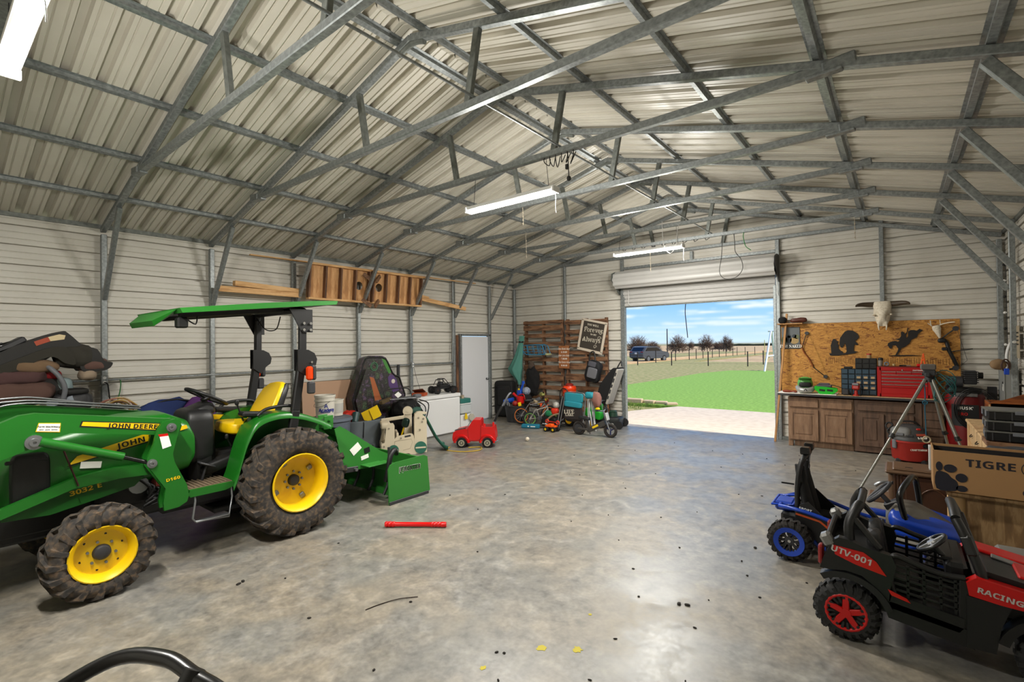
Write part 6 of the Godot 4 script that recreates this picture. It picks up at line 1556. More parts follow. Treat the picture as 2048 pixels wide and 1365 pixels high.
func build_toy_tub() -> void:
	var t = thing("toy_tub", "round black tub heaped with toys in front of the suitcase", "tub", V(-7.05, 0, -8.98))
	put("body", G.new().lathe(P2([0, 0.0, 0.22, 0.0, 0.27, 0.36, 0.285, 0.365, 0.285, 0.385, 0.262, 0.385, 0.215, 0.02, 0, 0.02]), Vector3.ZERO, Vector3.UP, 32), mats.dark_grey, t)
	put("handle", G.new().tube(soft(P3([0.2, 0.36, 0.2, 0.26, 0.33, 0.22, 0.28, 0.36, 0.1]), 4), 0.012, 6), mats.black, t)
	var fill = put("toy_fill", bag(V(0, 0.31, 0), V(0.46, 0.18, 0.46), 65, 0.8, 0.05), mat("toy_cloth", Color(0.42, 0.38, 0.34), 0.9), t)
	var base = V(-7.05, 0, -8.98)
	var item = func(nm: String, lab: String, cat: String, p: Vector3) -> Node3D: return thing(nm, lab, cat, base + p, 0, "toys in the black tub")
	var a: Node3D = item.call("foam_roller", "blue foam tube lying across the toy tub", "toy", V(-0.10, 0.46, 0.12))
	put("tube", G.new().cyl(V(-0.14, 0, 0.02), V(0.10, 0.06, -0.02), 0.055, -1, 18), mat("toy_blue", Color(0.04, 0.30, 0.75), 0.5), a)
	a = item.call("toy_watering_can", "red plastic watering can on top of the toy tub", "watering can", V(0.17, 0.44, 0.05))
	put("body", G.new().lathe(P2([0, 0, 0.08, 0, 0.10, 0.17, 0.095, 0.17, 0.075, 0.02, 0, 0.02]), Vector3.ZERO, Vector3.UP, 20), mats.red_plastic, a)
	put("spout", G.new().cyl(V(-0.07, 0.12, 0), V(-0.20, 0.22, 0.02), 0.025, 0.035, 12), mats.red_plastic, a)
	put("grip", G.new().tube(soft(P3([0.09, 0.04, 0, 0.13, 0.10, 0, 0.08, 0.21, 0, -0.04, 0.2, 0]), 4), 0.012, 6), mats.red_plastic, a)
	a = item.call("play_ball", "blue and white patterned ball sitting on the toy heap", "ball", V(0.26, 0.72, -0.06))
	put("ball", G.new().sup(Vector3.ZERO, V(0.19, 0.19, 0.19), 1.0, Vector3.ZERO, 20, 14), tri_mat("ball_print", ramp_tex("ball_print", noise(97, 0.06, 2), 128, [0.0, Color(0.10, 0.16, 0.38), 0.45, Color(0.20, 0.30, 0.55), 0.55, Color(0.72, 0.74, 0.74), 1.0, Color(0.80, 0.78, 0.66)]), V(8, 8, 8), 0.5), a)
	put("toy_stack", bag(V(0, -0.16, 0), V(0.22, 0.2, 0.22), 66, 0.8, 0.08), mats.black_cloth, a)
	a = item.call("toy_digger_arm", "bright blue plastic shovel toy standing up from the heap", "toy", V(0.10, 0.62, -0.02))
	put("scoop", G.new().sup(V(0, 0.06, 0), V(0.13, 0.13, 0.10), 0.4), mat("toy_blue", Color.BLUE), a)
	put("arm", G.new().bar(V(0.02, 0.10, 0), V(0.10, 0.28, 0), 0.05, 0.04, 0.01).box(V(0.10, 0.30, 0), V(0.07, 0.07, 0.04), 0.012), mat("toy_blue", Color.BLUE), a)
	put("yellow_clip", G.new().box(V(0.0, 0.14, 0.04), V(0.05, 0.04, 0.03), 0.008), mats.yellow, a)
	a = item.call("red_ball", "small dull red ball at the rim of the toy tub", "ball", V(0.10, 0.445, 0.17))
	put("ball", G.new().sup(Vector3.ZERO, V(0.13, 0.13, 0.13), 1.0), mat("ball_red", Color(0.60, 0.13, 0.08), 0.5), a)
	a = item.call("yellow_block", "yellow plastic block beside the red ball in the tub", "toy", V(0.22, 0.43, 0.15))
	put("block", G.new().box(Vector3.ZERO, V(0.07, 0.09, 0.07), 0.012, V(0, 20, 12)), mats.yellow, a)
	a = item.call("grey_figure", "grey plastic toy robot lying in the tub beside the blue tube", "toy", V(-0.10, 0.43, 0.20))
	put("body", G.new().box(V(0, 0, 0), V(0.06, 0.09, 0.05), 0.012).sup(V(0, 0.07, 0), V(0.05, 0.05, 0.05), 0.8).cyl(V(-0.05, 0.02, 0), V(-0.08, -0.05, 0.02), 0.012, -1, 6).cyl(V(0.05, 0.02, 0), V(0.08, -0.05, 0.02), 0.012, -1, 6), mats.grey, a)
	# orange and green odds behind the bikes
	a = thing("toy_pile", "mixed small plastic toys piled behind the two little bikes", "toys", V(-6.62, 0, -9.60))
	put("mound", bag(V(0, 0.22, 0), V(0.45, 0.46, 0.26), 67, 0.8, 0.06), mat("toy_cloth", Color.GRAY), a)
	for k in 16:
		var c: Color = [Color(0.85, 0.30, 0.10), Color(0.75, 0.68, 0.55), Color(0.10, 0.10, 0.11), Color(0.85, 0.72, 0.10), Color(0.35, 0.36, 0.38), Color(0.55, 0.10, 0.08)][k % 6]
		put("toy", G.new().sup(V(rng.randf_range(-0.22, 0.22), rng.randf_range(0.30, 0.52), rng.randf_range(0.02, 0.2)), V(rng.randf_range(0.06, 0.14), rng.randf_range(0.05, 0.10), rng.randf_range(0.06, 0.12)), 0.5, V(rng.randf_range(0, 40), rng.randf_range(0, 90), rng.randf_range(0, 40))), mat("toy_mix_%d" % (k % 6), c, 0.5), a)

# small bicycle: x runs from rear to front wheel
func kid_bike(t: Node3D, L: float, r: float, rim_col, frame_col, fat := 0.022) -> void:
	for x in [0.0, L]:
		var w = put("wheel", G.new().tube(circ(V(x, r, 0), r - fat, V(0, 0, 1), 28), fat, 8, true), mats.rubber, t)
		put("rim", G.new().tube(circ(V(x, r, 0), r - fat * 2.1, V(0, 0, 1), 24), fat * 0.55, 6, true), rim_col, w)
		var sp = G.new().cyl(V(x, r, -0.03), V(x, r, 0.03), 0.022, -1, 10)
		for k in 10: sp.cyl(V(x, r, 0), V(x + cos(TAU * k / 10) * (r - fat * 2.2), r + sin(TAU * k / 10) * (r - fat * 2.2), 0), 0.003, -1, 4, false)
		put("spokes", sp, mats.steel, w)
	var bb = V(L * 0.45, r * 1.05, 0)
	var st = V(L * 0.32, r * 2.35, 0)
	var hd = V(L * 0.84, r * 2.75, 0)
	var hl = V(L * 0.87, r * 2.2, 0)
	put("frame", G.new().cyl(bb, st, 0.014).cyl(bb, hl, 0.018).cyl(st + V(0, -0.04, 0), hl + V(0, 0.05, 0), 0.016).cyl(hd, hl, 0.02).cyl(bb, V(0, r, 0.03), 0.01, -1, 8).cyl(bb, V(0, r, -0.03), 0.01, -1, 8).cyl(st, V(0, r, 0.03), 0.009, -1, 8).cyl(st, V(0, r, -0.03), 0.009, -1, 8), frame_col, t)
	put("fork", G.new().cyl(hl, V(L, r, 0.035), 0.012, -1, 8).cyl(hl, V(L, r, -0.035), 0.012, -1, 8), frame_col, t)
	put("handlebar", G.new().tube(soft(P3([L * 0.74, r * 3.5, 0.17, L * 0.80, r * 3.45, 0.11, L * 0.82, r * 2.9, 0.05, L * 0.82, r * 2.9, -0.05, L * 0.80, r * 3.45, -0.11, L * 0.74, r * 3.5, -0.17]), 4), 0.011, 6).cyl(hd, V(L * 0.82, r * 2.9, 0), 0.012, -1, 8), mats.black, t)
	put("saddle", G.new().sup(st + V(-0.02, 0.06, 0), V(0.22, 0.06, 0.12), 0.6).cyl(st, st + V(0, 0.05, 0), 0.012, -1, 8), mats.black, t)
	put("crank", G.new().cyl(bb + V(0, 0, 0.03), bb + V(0.07, -0.04, 0.04), 0.009, -1, 6).box(bb + V(0.08, -0.045, 0.08), V(0.06, 0.02, 0.06), 0.004).cyl(bb + V(0, 0, 0.02), bb + V(0, 0, 0.035), 0.05, -1, 16), mats.dark_grey, t)

func build_bikes() -> void:
	var a = thing("kids_bike", "small kids bike with orange rims leaning beside the toy tub", "bicycle", V(-6.68, 0.0, -8.70), 52)
	kid_bike(a, 0.66, 0.20, mat("rim_orange", Color(0.80, 0.42, 0.08), 0.4), mat("bike_grey", Color(0.42, 0.40, 0.39), 0.4, 0.3))
	a.rotation_degrees.x = -9
	put("handlebar_pad", G.new().sup(V(0.52, 0.66, 0), V(0.09, 0.09, 0.22), 0.5), mat("pad_lime", Color(0.62, 0.62, 0.34), 0.7), a)
	var b = thing("kids_bike", "small kids bike with lime green rims leaning on the orange-rimmed one", "bicycle", V(-6.36, 0.0, -8.60), 50)
	kid_bike(b, 0.48, 0.165, mat("rim_lime", Color(0.36, 0.58, 0.20), 0.4), mat("bike_silver", Color(0.55, 0.53, 0.50), 0.35, 0.4))
	b.rotation_degrees.x = -12
	var c = thing("balance_bike", "grey electric balance bike with a yellow stripe parked on the open floor", "bicycle", V(-4.985, 0, -8.36), 5)
	for x in [0.0, 0.66]:
		var w = put("wheel", G.new().tube(circ(V(x, 0.135, 0), 0.108, V(0, 0, 1), 28), 0.03, 8, true), mat("tyre_brown", Color(0.16, 0.14, 0.125), 0.85), c)
		if x == 0.0: put("hub_motor", G.new().cyl(V(0, 0.135, -0.03), V(0, 0.135, 0.03), 0.085, -1, 20).cyl(V(0, 0.135, -0.036), V(0, 0.135, 0.036), 0.05, -1, 16), mats.dark_grey, w)
		else:
			var sp = G.new()
			for k in 3: sp.bar(V(x, 0.135, 0), V(x + cos(TAU * k / 3 + 0.5) * 0.085, 0.135 + sin(TAU * k / 3 + 0.5) * 0.085, 0), 0.03, 0.02, 0.004)
			put("spokes", sp, mat("spoke_navy", Color(0.08, 0.10, 0.30), 0.4), w)
	var bg = mat("balance_grey", Color(0.23, 0.22, 0.21), 0.5)
	put("frame", G.new().bar(V(0.0, 0.135, 0.045), V(0.22, 0.12, 0.045), 0.02, 0.04, 0.005).bar(V(0.0, 0.135, -0.045), V(0.22, 0.12, -0.045), 0.02, 0.04, 0.005).bar(V(0.18, 0.10, 0), V(0.56, 0.28, 0), 0.07, 0.10, 0.012).bar(V(0.22, 0.12, 0), V(0.16, 0.32, 0), 0.05, 0.06, 0.01), bg, c)
	put("yellow_stripe", G.new().bar(V(0.30, 0.165, 0.037), V(0.42, 0.225, 0.037), 0.006, 0.04, 0.001), mats.yellow, c)
	put("fork", G.new().cyl(V(0.66, 0.135, 0.045), V(0.56, 0.40, 0.03), 0.014, -1, 8).cyl(V(0.66, 0.135, -0.045), V(0.56, 0.40, -0.03), 0.014, -1, 8), mats.grey, c)
	put("handlebar", G.new().cyl(V(0.58, 0.30, 0), V(0.52, 0.50, 0), 0.018).tube(soft(P3([0.46, 0.53, 0.22, 0.51, 0.51, 0.1, 0.52, 0.50, 0, 0.51, 0.51, -0.1, 0.46, 0.53, -0.22]), 4), 0.013, 6), mats.grey, c)
	put("grips", G.new().cyl(V(0.46, 0.53, 0.22), V(0.495, 0.518, 0.12), 0.018, -1, 8).cyl(V(0.46, 0.53, -0.22), V(0.495, 0.518, -0.12), 0.018, -1, 8), mats.black, c)
	put("number_plate", G.new().box(V(0.60, 0.40, 0), V(0.02, 0.15, 0.13), 0.01, V(0, 0, 14)), mat("plate_white", Color(0.70, 0.70, 0.68), 0.5), c)
	put("saddle", G.new().sup(V(0.12, 0.335, 0), V(0.25, 0.055, 0.12), 0.5, V(0, 0, -6)), mats.black, c)
	put("stand", G.new().cyl(V(0.2, 0.1, -0.05), V(0.16, 0.005, -0.16), 0.008, -1, 6), mats.dark_grey, c)

func build_corner_floor() -> void:
	var tq = mat("turquoise_cloth", Color(0.10, 0.50, 0.56), 0.7)
	# turquoise skate toy
	var s = thing("turquoise_toy_case", "flat turquoise plastic case lying in front of the kids bikes", "case", V(-6.22, 0, -8.42), 24)
	put("case", G.new().box(V(0, 0.045, 0), V(0.40, 0.085, 0.14), 0.02), mat("case_turquoise", Color(0.06, 0.42, 0.52), 0.45), s)
	put("logo", G.new().cyl(V(-0.04, 0.05, 0.0705), V(-0.04, 0.05, 0.073), 0.016, -1, 10).box(V(0.06, 0.045, 0.072), V(0.10, 0.02, 0.003)), mats.white_ink, s)
	var sc = thing("kick_scooter", "dark folded kick scooter lying on the floor beside the turquoise case", "scooter", V(-5.98, 0, -8.62), 30)
	put("deck", G.new().bar(V(-0.18, 0.03, 0.02), V(0.26, 0.05, -0.02), 0.09, 0.02, 0.006), mats.dark_grey, sc)
	put("stem", G.new().cyl(V(0.18, 0.06, 0), V(-0.06, 0.10, 0.06), 0.014, -1, 8).cyl(V(0.26, 0.10, 0), V(0.40, 0.20, -0.02), 0.013, -1, 8), mats.steel, sc)
	put("wheel", G.new().cyl(V(0.29, 0.035, -0.015), V(0.29, 0.035, 0.015), 0.035, -1, 14).cyl(V(-0.21, 0.03, -0.012), V(-0.21, 0.03, 0.012), 0.03, -1, 14), mats.black, sc)
	# orange monster truck toy
	var m = thing("toy_monster_truck", "small orange monster truck toy with black tyres on the floor", "toy truck", V(-5.63, 0, -8.34), 0)
	for x in [-0.09, 0.09]:
		for z in [-0.07, 0.07]:
			var w = put("wheel", tyre(G.new().at(V(x, 0.052, z), V(0, 90, 0)), 0.053, 0.026, 0.05, 12, 0.006, 0.012, 0.2), mats.rubber, m)
			put("hub", G.new().cyl(V(x, 0.052, z + sign(z) * 0.02), V(x, 0.052, z + sign(z) * 0.027), 0.026, -1, 12), mats.yellow, w)
	put("body", G.new().box(V(0, 0.11, 0), V(0.24, 0.04, 0.12), 0.01).box(V(-0.01, 0.14, 0), V(0.11, 0.04, 0.11), 0.012), mats.orange, m)
	put("orange_wheels_above", G.new().tube(circ(V(-0.12, 0.20, -0.02), 0.034, V(0, 0, 1), 18), 0.012, 6, true).tube(circ(V(0.14, 0.19, -0.02), 0.034, V(0, 0, 1), 18), 0.012, 6, true).cyl(V(-0.12, 0.20, -0.02), V(0.14, 0.19, -0.02), 0.008, -1, 6), mat("toy_red_orange", Color(0.80, 0.18, 0.06), 0.5), m)
	# hand truck
	var h = thing("hand_truck", "small black folding hand truck standing behind the beach chair", "hand truck", V(-5.84, 0, -9.16), 4)
	put("handle", G.new().tube(soft(P3([-0.10, 0.10, 0, -0.10, 0.66, 0, -0.07, 0.78, 0, 0.0, 0.81, 0, 0.07, 0.78, 0, 0.10, 0.66, 0, 0.10, 0.10, 0]), 4), 0.013, 6), mats.black, h)
	put("back_plate", G.new().box(V(0, 0.40, 0), V(0.19, 0.42, 0.02), 0.005), mats.black, h)
	put("base_plate", G.new().box(V(0, 0.02, 0.10), V(0.26, 0.015, 0.2), 0.004), mats.steel, h)
	put("wheel", G.new().cyl(V(-0.14, 0.07, -0.02), V(-0.11, 0.07, -0.02), 0.07, -1, 18).cyl(V(0.11, 0.07, -0.02), V(0.14, 0.07, -0.02), 0.07, -1, 18), mats.rubber, h)
	var gp = thing("garden_toys", "jumble of green, orange and white garden toys beside the hand truck", "toys", V(-5.93, 0, -8.72))
	put("green_watering_toy", bag(V(0.0, 0.30, 0), V(0.2, 0.14, 0.14), 71, 0.8, 0.06), mat("toy_green", Color(0.10, 0.45, 0.28), 0.5), gp)
	put("orange_toy", bag(V(0.14, 0.36, 0), V(0.16, 0.14, 0.12), 72, 0.8, 0.06), mat("toy_red_orange", Color.RED), gp)
	put("white_ball", G.new().sup(V(0.16, 0.49, -0.02), V(0.14, 0.14, 0.14), 1.0), mat("ball_grey", Color(0.66, 0.65, 0.62), 0.5), gp)
	put("black_bits", bag(V(0, 0.13, -0.03), V(0.42, 0.26, 0.2), 73, 0.7, 0.06), mats.black, gp)
	put("wooden_hoop", G.new().tube(soft(P3([-0.05, 0.02, 0.1, 0.0, 0.16, 0.1, 0.14, 0.28, 0.1, 0.3, 0.33, 0.08]), 5), 0.02, 6), mat("hoop_tan", Color(0.56, 0.47, 0.36), 0.8), gp)
	# folding beach chair
	var c = thing("folding_beach_chair", "folded beach chair with turquoise seat cloth and dark printed pouch", "chair", V(-5.32, 0, -8.75), 6)
	var st = mats.steel
	put("frame_loop", G.new().tube(soft(P3([-0.32, 0.02, 0.10, -0.30, 0.16, 0.08, -0.24, 0.55, 0.02, -0.22, 0.76, 0.0, -0.12, 0.79, 0.0, 0.2, 0.77, 0.0, 0.24, 0.6, 0.0, 0.22, 0.2, 0.06, 0.16, 0.02, 0.10, -0.25, 0.015, 0.11]), 4, true), 0.012, 6), st, c)
	put("rear_loop", G.new().tube(soft(P3([-0.36, 0.02, 0.13, -0.32, 0.3, 0.09, -0.27, 0.62, 0.05, -0.25, 0.70, 0.04]), 4), 0.012, 6).tube(P3([-0.36, 0.02, 0.13, 0.05, 0.015, 0.16]), 0.011, 6), st, c)
	put("seat_cloth", G.new().sup(V(0.0, 0.68, 0.02), V(0.42, 0.19, 0.06), 0.3, V(0, 0, -3)), tq, c)
	put("folded_cloth", G.new().sup(V(-0.01, 0.54, 0.04), V(0.41, 0.12, 0.09), 0.35, V(0, 0, -5)), tq, c)
	put("pouch", G.new().sup(V(-0.02, 0.35, 0.03), V(0.42, 0.26, 0.07), 0.25), mat("pouch_brown", Color(0.14, 0.11, 0.10), 0.85), c)
	text("LIFE", 0.075, mat("chalk_white", Color.WHITE), c, V(-0.10, 0.385, 0.066), V(0, 0, 4), 0.003, "Droid Serif")
	text("LAKE", 0.05, mat("chalk_white", Color.WHITE), c, V(-0.09, 0.32, 0.066), V(0, 0, 4), 0.003, "Droid Serif")
	put("under_fringe", bag(V(0, 0.22, 0.02), V(0.40, 0.10, 0.06), 74, 0.7, 0.05), mat("pouch_brown", Color.BLACK), c)
	# bundle of folded chairs and pink cloth beside it
	var b = thing("folded_chair_bundle", "bundle of white folded chair legs with pink and teal cloth", "chair", V(-4.98, 0, -8.86))
	for k in 9: put("leg_tube", G.new().cyl(V(-0.07 + 0.025 * k, 0.02, 0.03 * (k % 3)), V(-0.08 + 0.02 * ((k * 5) % 9), 0.72, 0.03 * ((k + 1) % 3)), 0.009, -1, 6), [mats.white, mats.steel][k % 2], b)
	put("teal_cloth", bag(V(-0.01, 0.74, 0.04), V(0.20, 0.14, 0.14), 75, 0.7, 0.05), tq, b)
	put("pink_cloth", bag(V(0.13, 0.66, 0.02), V(0.20, 0.32, 0.14), 76, 0.8, 0.06), mat("cloth_pink", Color(0.55, 0.38, 0.34), 0.9), b)
	put("yellow_bow", bag(V(0.17, 0.47, 0.05), V(0.10, 0.06, 0.05), 77, 0.9, 0.05), mats.yellow, b)
	# green toy tractor with yellow hubs
	var g = thing("toy_pedal_tractor", "green toy pedal tractor with yellow hubs behind the beach chair", "toy tractor", V(-5.36, 0, -9.24), 0)
	g.scale = V(0.85, 0.9, 0.85)
	for p in [[-0.36, 0.16, 0.12], [0.30, 0.12, 0.10]]:
		for z in [-0.16, 0.16]:
			var w = put("wheel", tyre(G.new().at(V(p[0], p[1], z), V(0, 90, 0)), p[1], p[1] * 0.6, 0.09, 12, 0.008, 0.02, 0.25), mats.rubber, g)
			put("hub", G.new().cyl(V(p[0], p[1], z + sign(z) * 0.03), V(p[0], p[1], z + sign(z) * 0.045), p[1] * 0.62, -1, 20), mat("hub_yellow", Color(0.82, 0.62, 0.06), 0.5), w)
	put("hood", G.new().sup(V(0.28, 0.34, 0), V(0.46, 0.22, 0.24), 0.35, V(0, 0, -12)), mats.green_plastic, g)
	put("chassis", G.new().box(V(-0.05, 0.18, 0), V(0.7, 0.08, 0.16), 0.02), mats.black, g)
	put("seat", G.new().sup(V(-0.25, 0.32, 0), V(0.22, 0.12, 0.24), 0.4), mats.yellow, g)
	put("steering_column", G.new().cyl(V(0.08, 0.34, 0), V(-0.02, 0.50, 0), 0.012, -1, 6), mats.grey, g)
	# walk-behind mower by the jamb
	var w = thing("lawn_mower", "dark green walk-behind lawn mower parked beside the door jamb", "mower", V(-4.84, 0, -9.50), 10)
	put("deck", G.new().sup(V(0, 0.15, 0), V(0.44, 0.18, 0.40), 0.35), mat("mower_black", Color(0.08, 0.09, 0.085), 0.5), w)
	put("engine", G.new().cyl(V(0.02, 0.22, 0), V(0.02, 0.33, 0), 0.10, 0.09, 18).box(V(0.02, 0.34, 0), V(0.14, 0.05, 0.14), 0.02), mat("mower_green", Color(0.07, 0.20, 0.13), 0.5), w)
	put("wheel", G.new().cyl(V(0.2, 0.09, 0.2), V(0.2, 0.09, 0.24), 0.09, -1, 18).cyl(V(-0.2, 0.09, 0.2), V(-0.2, 0.09, 0.24), 0.09, -1, 18).cyl(V(0.2, 0.09, -0.24), V(0.2, 0.09, -0.2), 0.09, -1, 18), mats.rubber, w)
	put("deck_rim", G.new().tube(circ(V(0, 0.10, 0), 0.2, Vector3.UP, 24), 0.018, 6, true), mat("mower_rim", Color(0.55, 0.55, 0.52), 0.5), w)
	put("handle_bar", G.new().tube(P3([-0.12, 0.2, 0.14, -0.20, 0.55, 0.14, -0.21, 0.57, 0.0, -0.20, 0.55, -0.14, -0.12, 0.2, -0.14]), 0.011, 6), mats.steel, w)
	put("green_box", G.new().box(V(-0.26, 0.42, 0.03), V(0.13, 0.16, 0.1), 0.02), mats.green_plastic, w)
	# leaf-scrap and bits on the open floor

func osb_mat() -> StandardMaterial3D:
	if mats.has("strand_board"): return mats["strand_board"]
	var S = 512
	var im = Image.create(S, S, false, Image.FORMAT_RGB8)
	im.fill(Color(0.70, 0.49, 0.21))
	var r = RandomNumberGenerator.new()
	r.seed = 5
	for k in 4200:
		var a = r.randf_range(-0.5, 0.5) if r.randf() < 0.75 else r.randf_range(-PI, PI)
		var l = r.randi_range(14, 46)
		var w = r.randi_range(2, 7)
		var tone = r.randf()
		var c = Color(0.62, 0.42, 0.17).lerp(Color(0.78, 0.57, 0.27), tone)
		if r.randf() < 0.10: c = Color(0.46, 0.26, 0.10)
		var p = Vector2(r.randf() * S, r.randf() * S)
		var d = Vector2(cos(a), sin(a))
		for i in l:
			for j in w:
				var q = p + d * i + Vector2(-d.y, d.x) * j
				im.set_pixel(posmod(int(q.x), S), posmod(int(q.y), S), c)
	return tri_mat("strand_board", ImageTexture.create_from_image(im), V(0.75, 0.75, 0.75), 0.7)

func build_right() -> void:
	build_bench()
	build_bench_top()
	build_board_wall()
	build_right_floor()
	build_right_corner()

func cabinet_door(t: Node3D, x: float, y: float, w: float, h: float, z: float, m) -> void:
	var d = put("door", G.new().box(V(x, y, z), V(w, h, 0.02), 0.004), m, t)
	for s in [-1.0, 1.0]:
		put("stile", G.new().box(V(x + s * (w / 2 - 0.03), y, z + 0.014), V(0.06, h, 0.012), 0.003), m, d)
		put("rail", G.new().box(V(x, y + s * (h / 2 - 0.035), z + 0.014), V(w - 0.12, 0.07, 0.012), 0.003), m, d)
	put("raised_panel", G.new().box(V(x, y, z + 0.012), V(w - 0.18, h - 0.20, 0.014), 0.012), m, d)

func build_bench() -> void:
	var a = thing("base_cabinet", "light brown base cabinet with two drawers and two panelled doors", "cabinet", V(-1.05, 0, -9.78))
	var m1 = mats.cabinet_brown
	put("body", G.new().box(V(0, 0.47, -0.02), V(0.93, 0.74, 0.50), 0.004), m1, a)
	put("toe_kick", G.new().box(V(0.04, 0.05, -0.05), V(0.84, 0.10, 0.44), 0.003), m1, a)
	put("leg", G.new().box(V(-0.43, 0.05, 0.20), V(0.07, 0.10, 0.06), 0.004), m1, a)
	for s in [-1.0, 1.0]:
		put("drawer", G.new().box(V(s * 0.232, 0.745, 0.245), V(0.43, 0.14, 0.022), 0.006), m1, a)
		cabinet_door(a, s * 0.232, 0.38, 0.43, 0.52, 0.245, m1)
	var b = thing("base_cabinet", "dark brown base cabinet with one wide drawer front beside the light brown one", "cabinet", V(-0.16, 0, -9.78))
	var m2 = mats.cabinet_dark
	put("body", G.new().box(V(0, 0.43, -0.02), V(0.84, 0.82, 0.50), 0.004), m2, b)
	put("wide_drawer", G.new().box(V(-0.02, 0.745, 0.245), V(0.70, 0.14, 0.022), 0.006), m2, b)
	for s in [-1.0, 1.0]: cabinet_door(b, -0.02 + s * 0.18, 0.38, 0.33, 0.52, 0.245, m2)
	var d = thing("drawer_unit", "narrow dark slatted cabinet at the end of the workbench behind the shop vacuum", "cabinet", V(0.385, 0, -9.78))
	put("body", G.new().box(V(0, 0.43, -0.02), V(0.24, 0.85, 0.48), 0.004), m2, d)
	for i in 6: put("slat", G.new().box(V(0, 0.16 + 0.12 * i, 0.225), V(0.22, 0.09, 0.014), 0.004), m2, d)
	var c = thing("countertop", "long pale worktop with a dark edge over the base cabinets", "countertop", V(-0.58, 0.875, -9.75))
	put("top", G.new().box(V(0, 0.012, 0), V(2.14, 0.03, 0.56), 0.004), mats.pale_wood, c)
	put("edge_band", G.new().box(V(0, 0.012, 0.287), V(2.14, 0.034, 0.014), 0.003), mats.dark_grey, c)
	put("white_cloth", G.new().box(V(-0.66, 0.031, 0.03), V(0.86, 0.006, 0.46), 0.002), mats.white_ink, c)

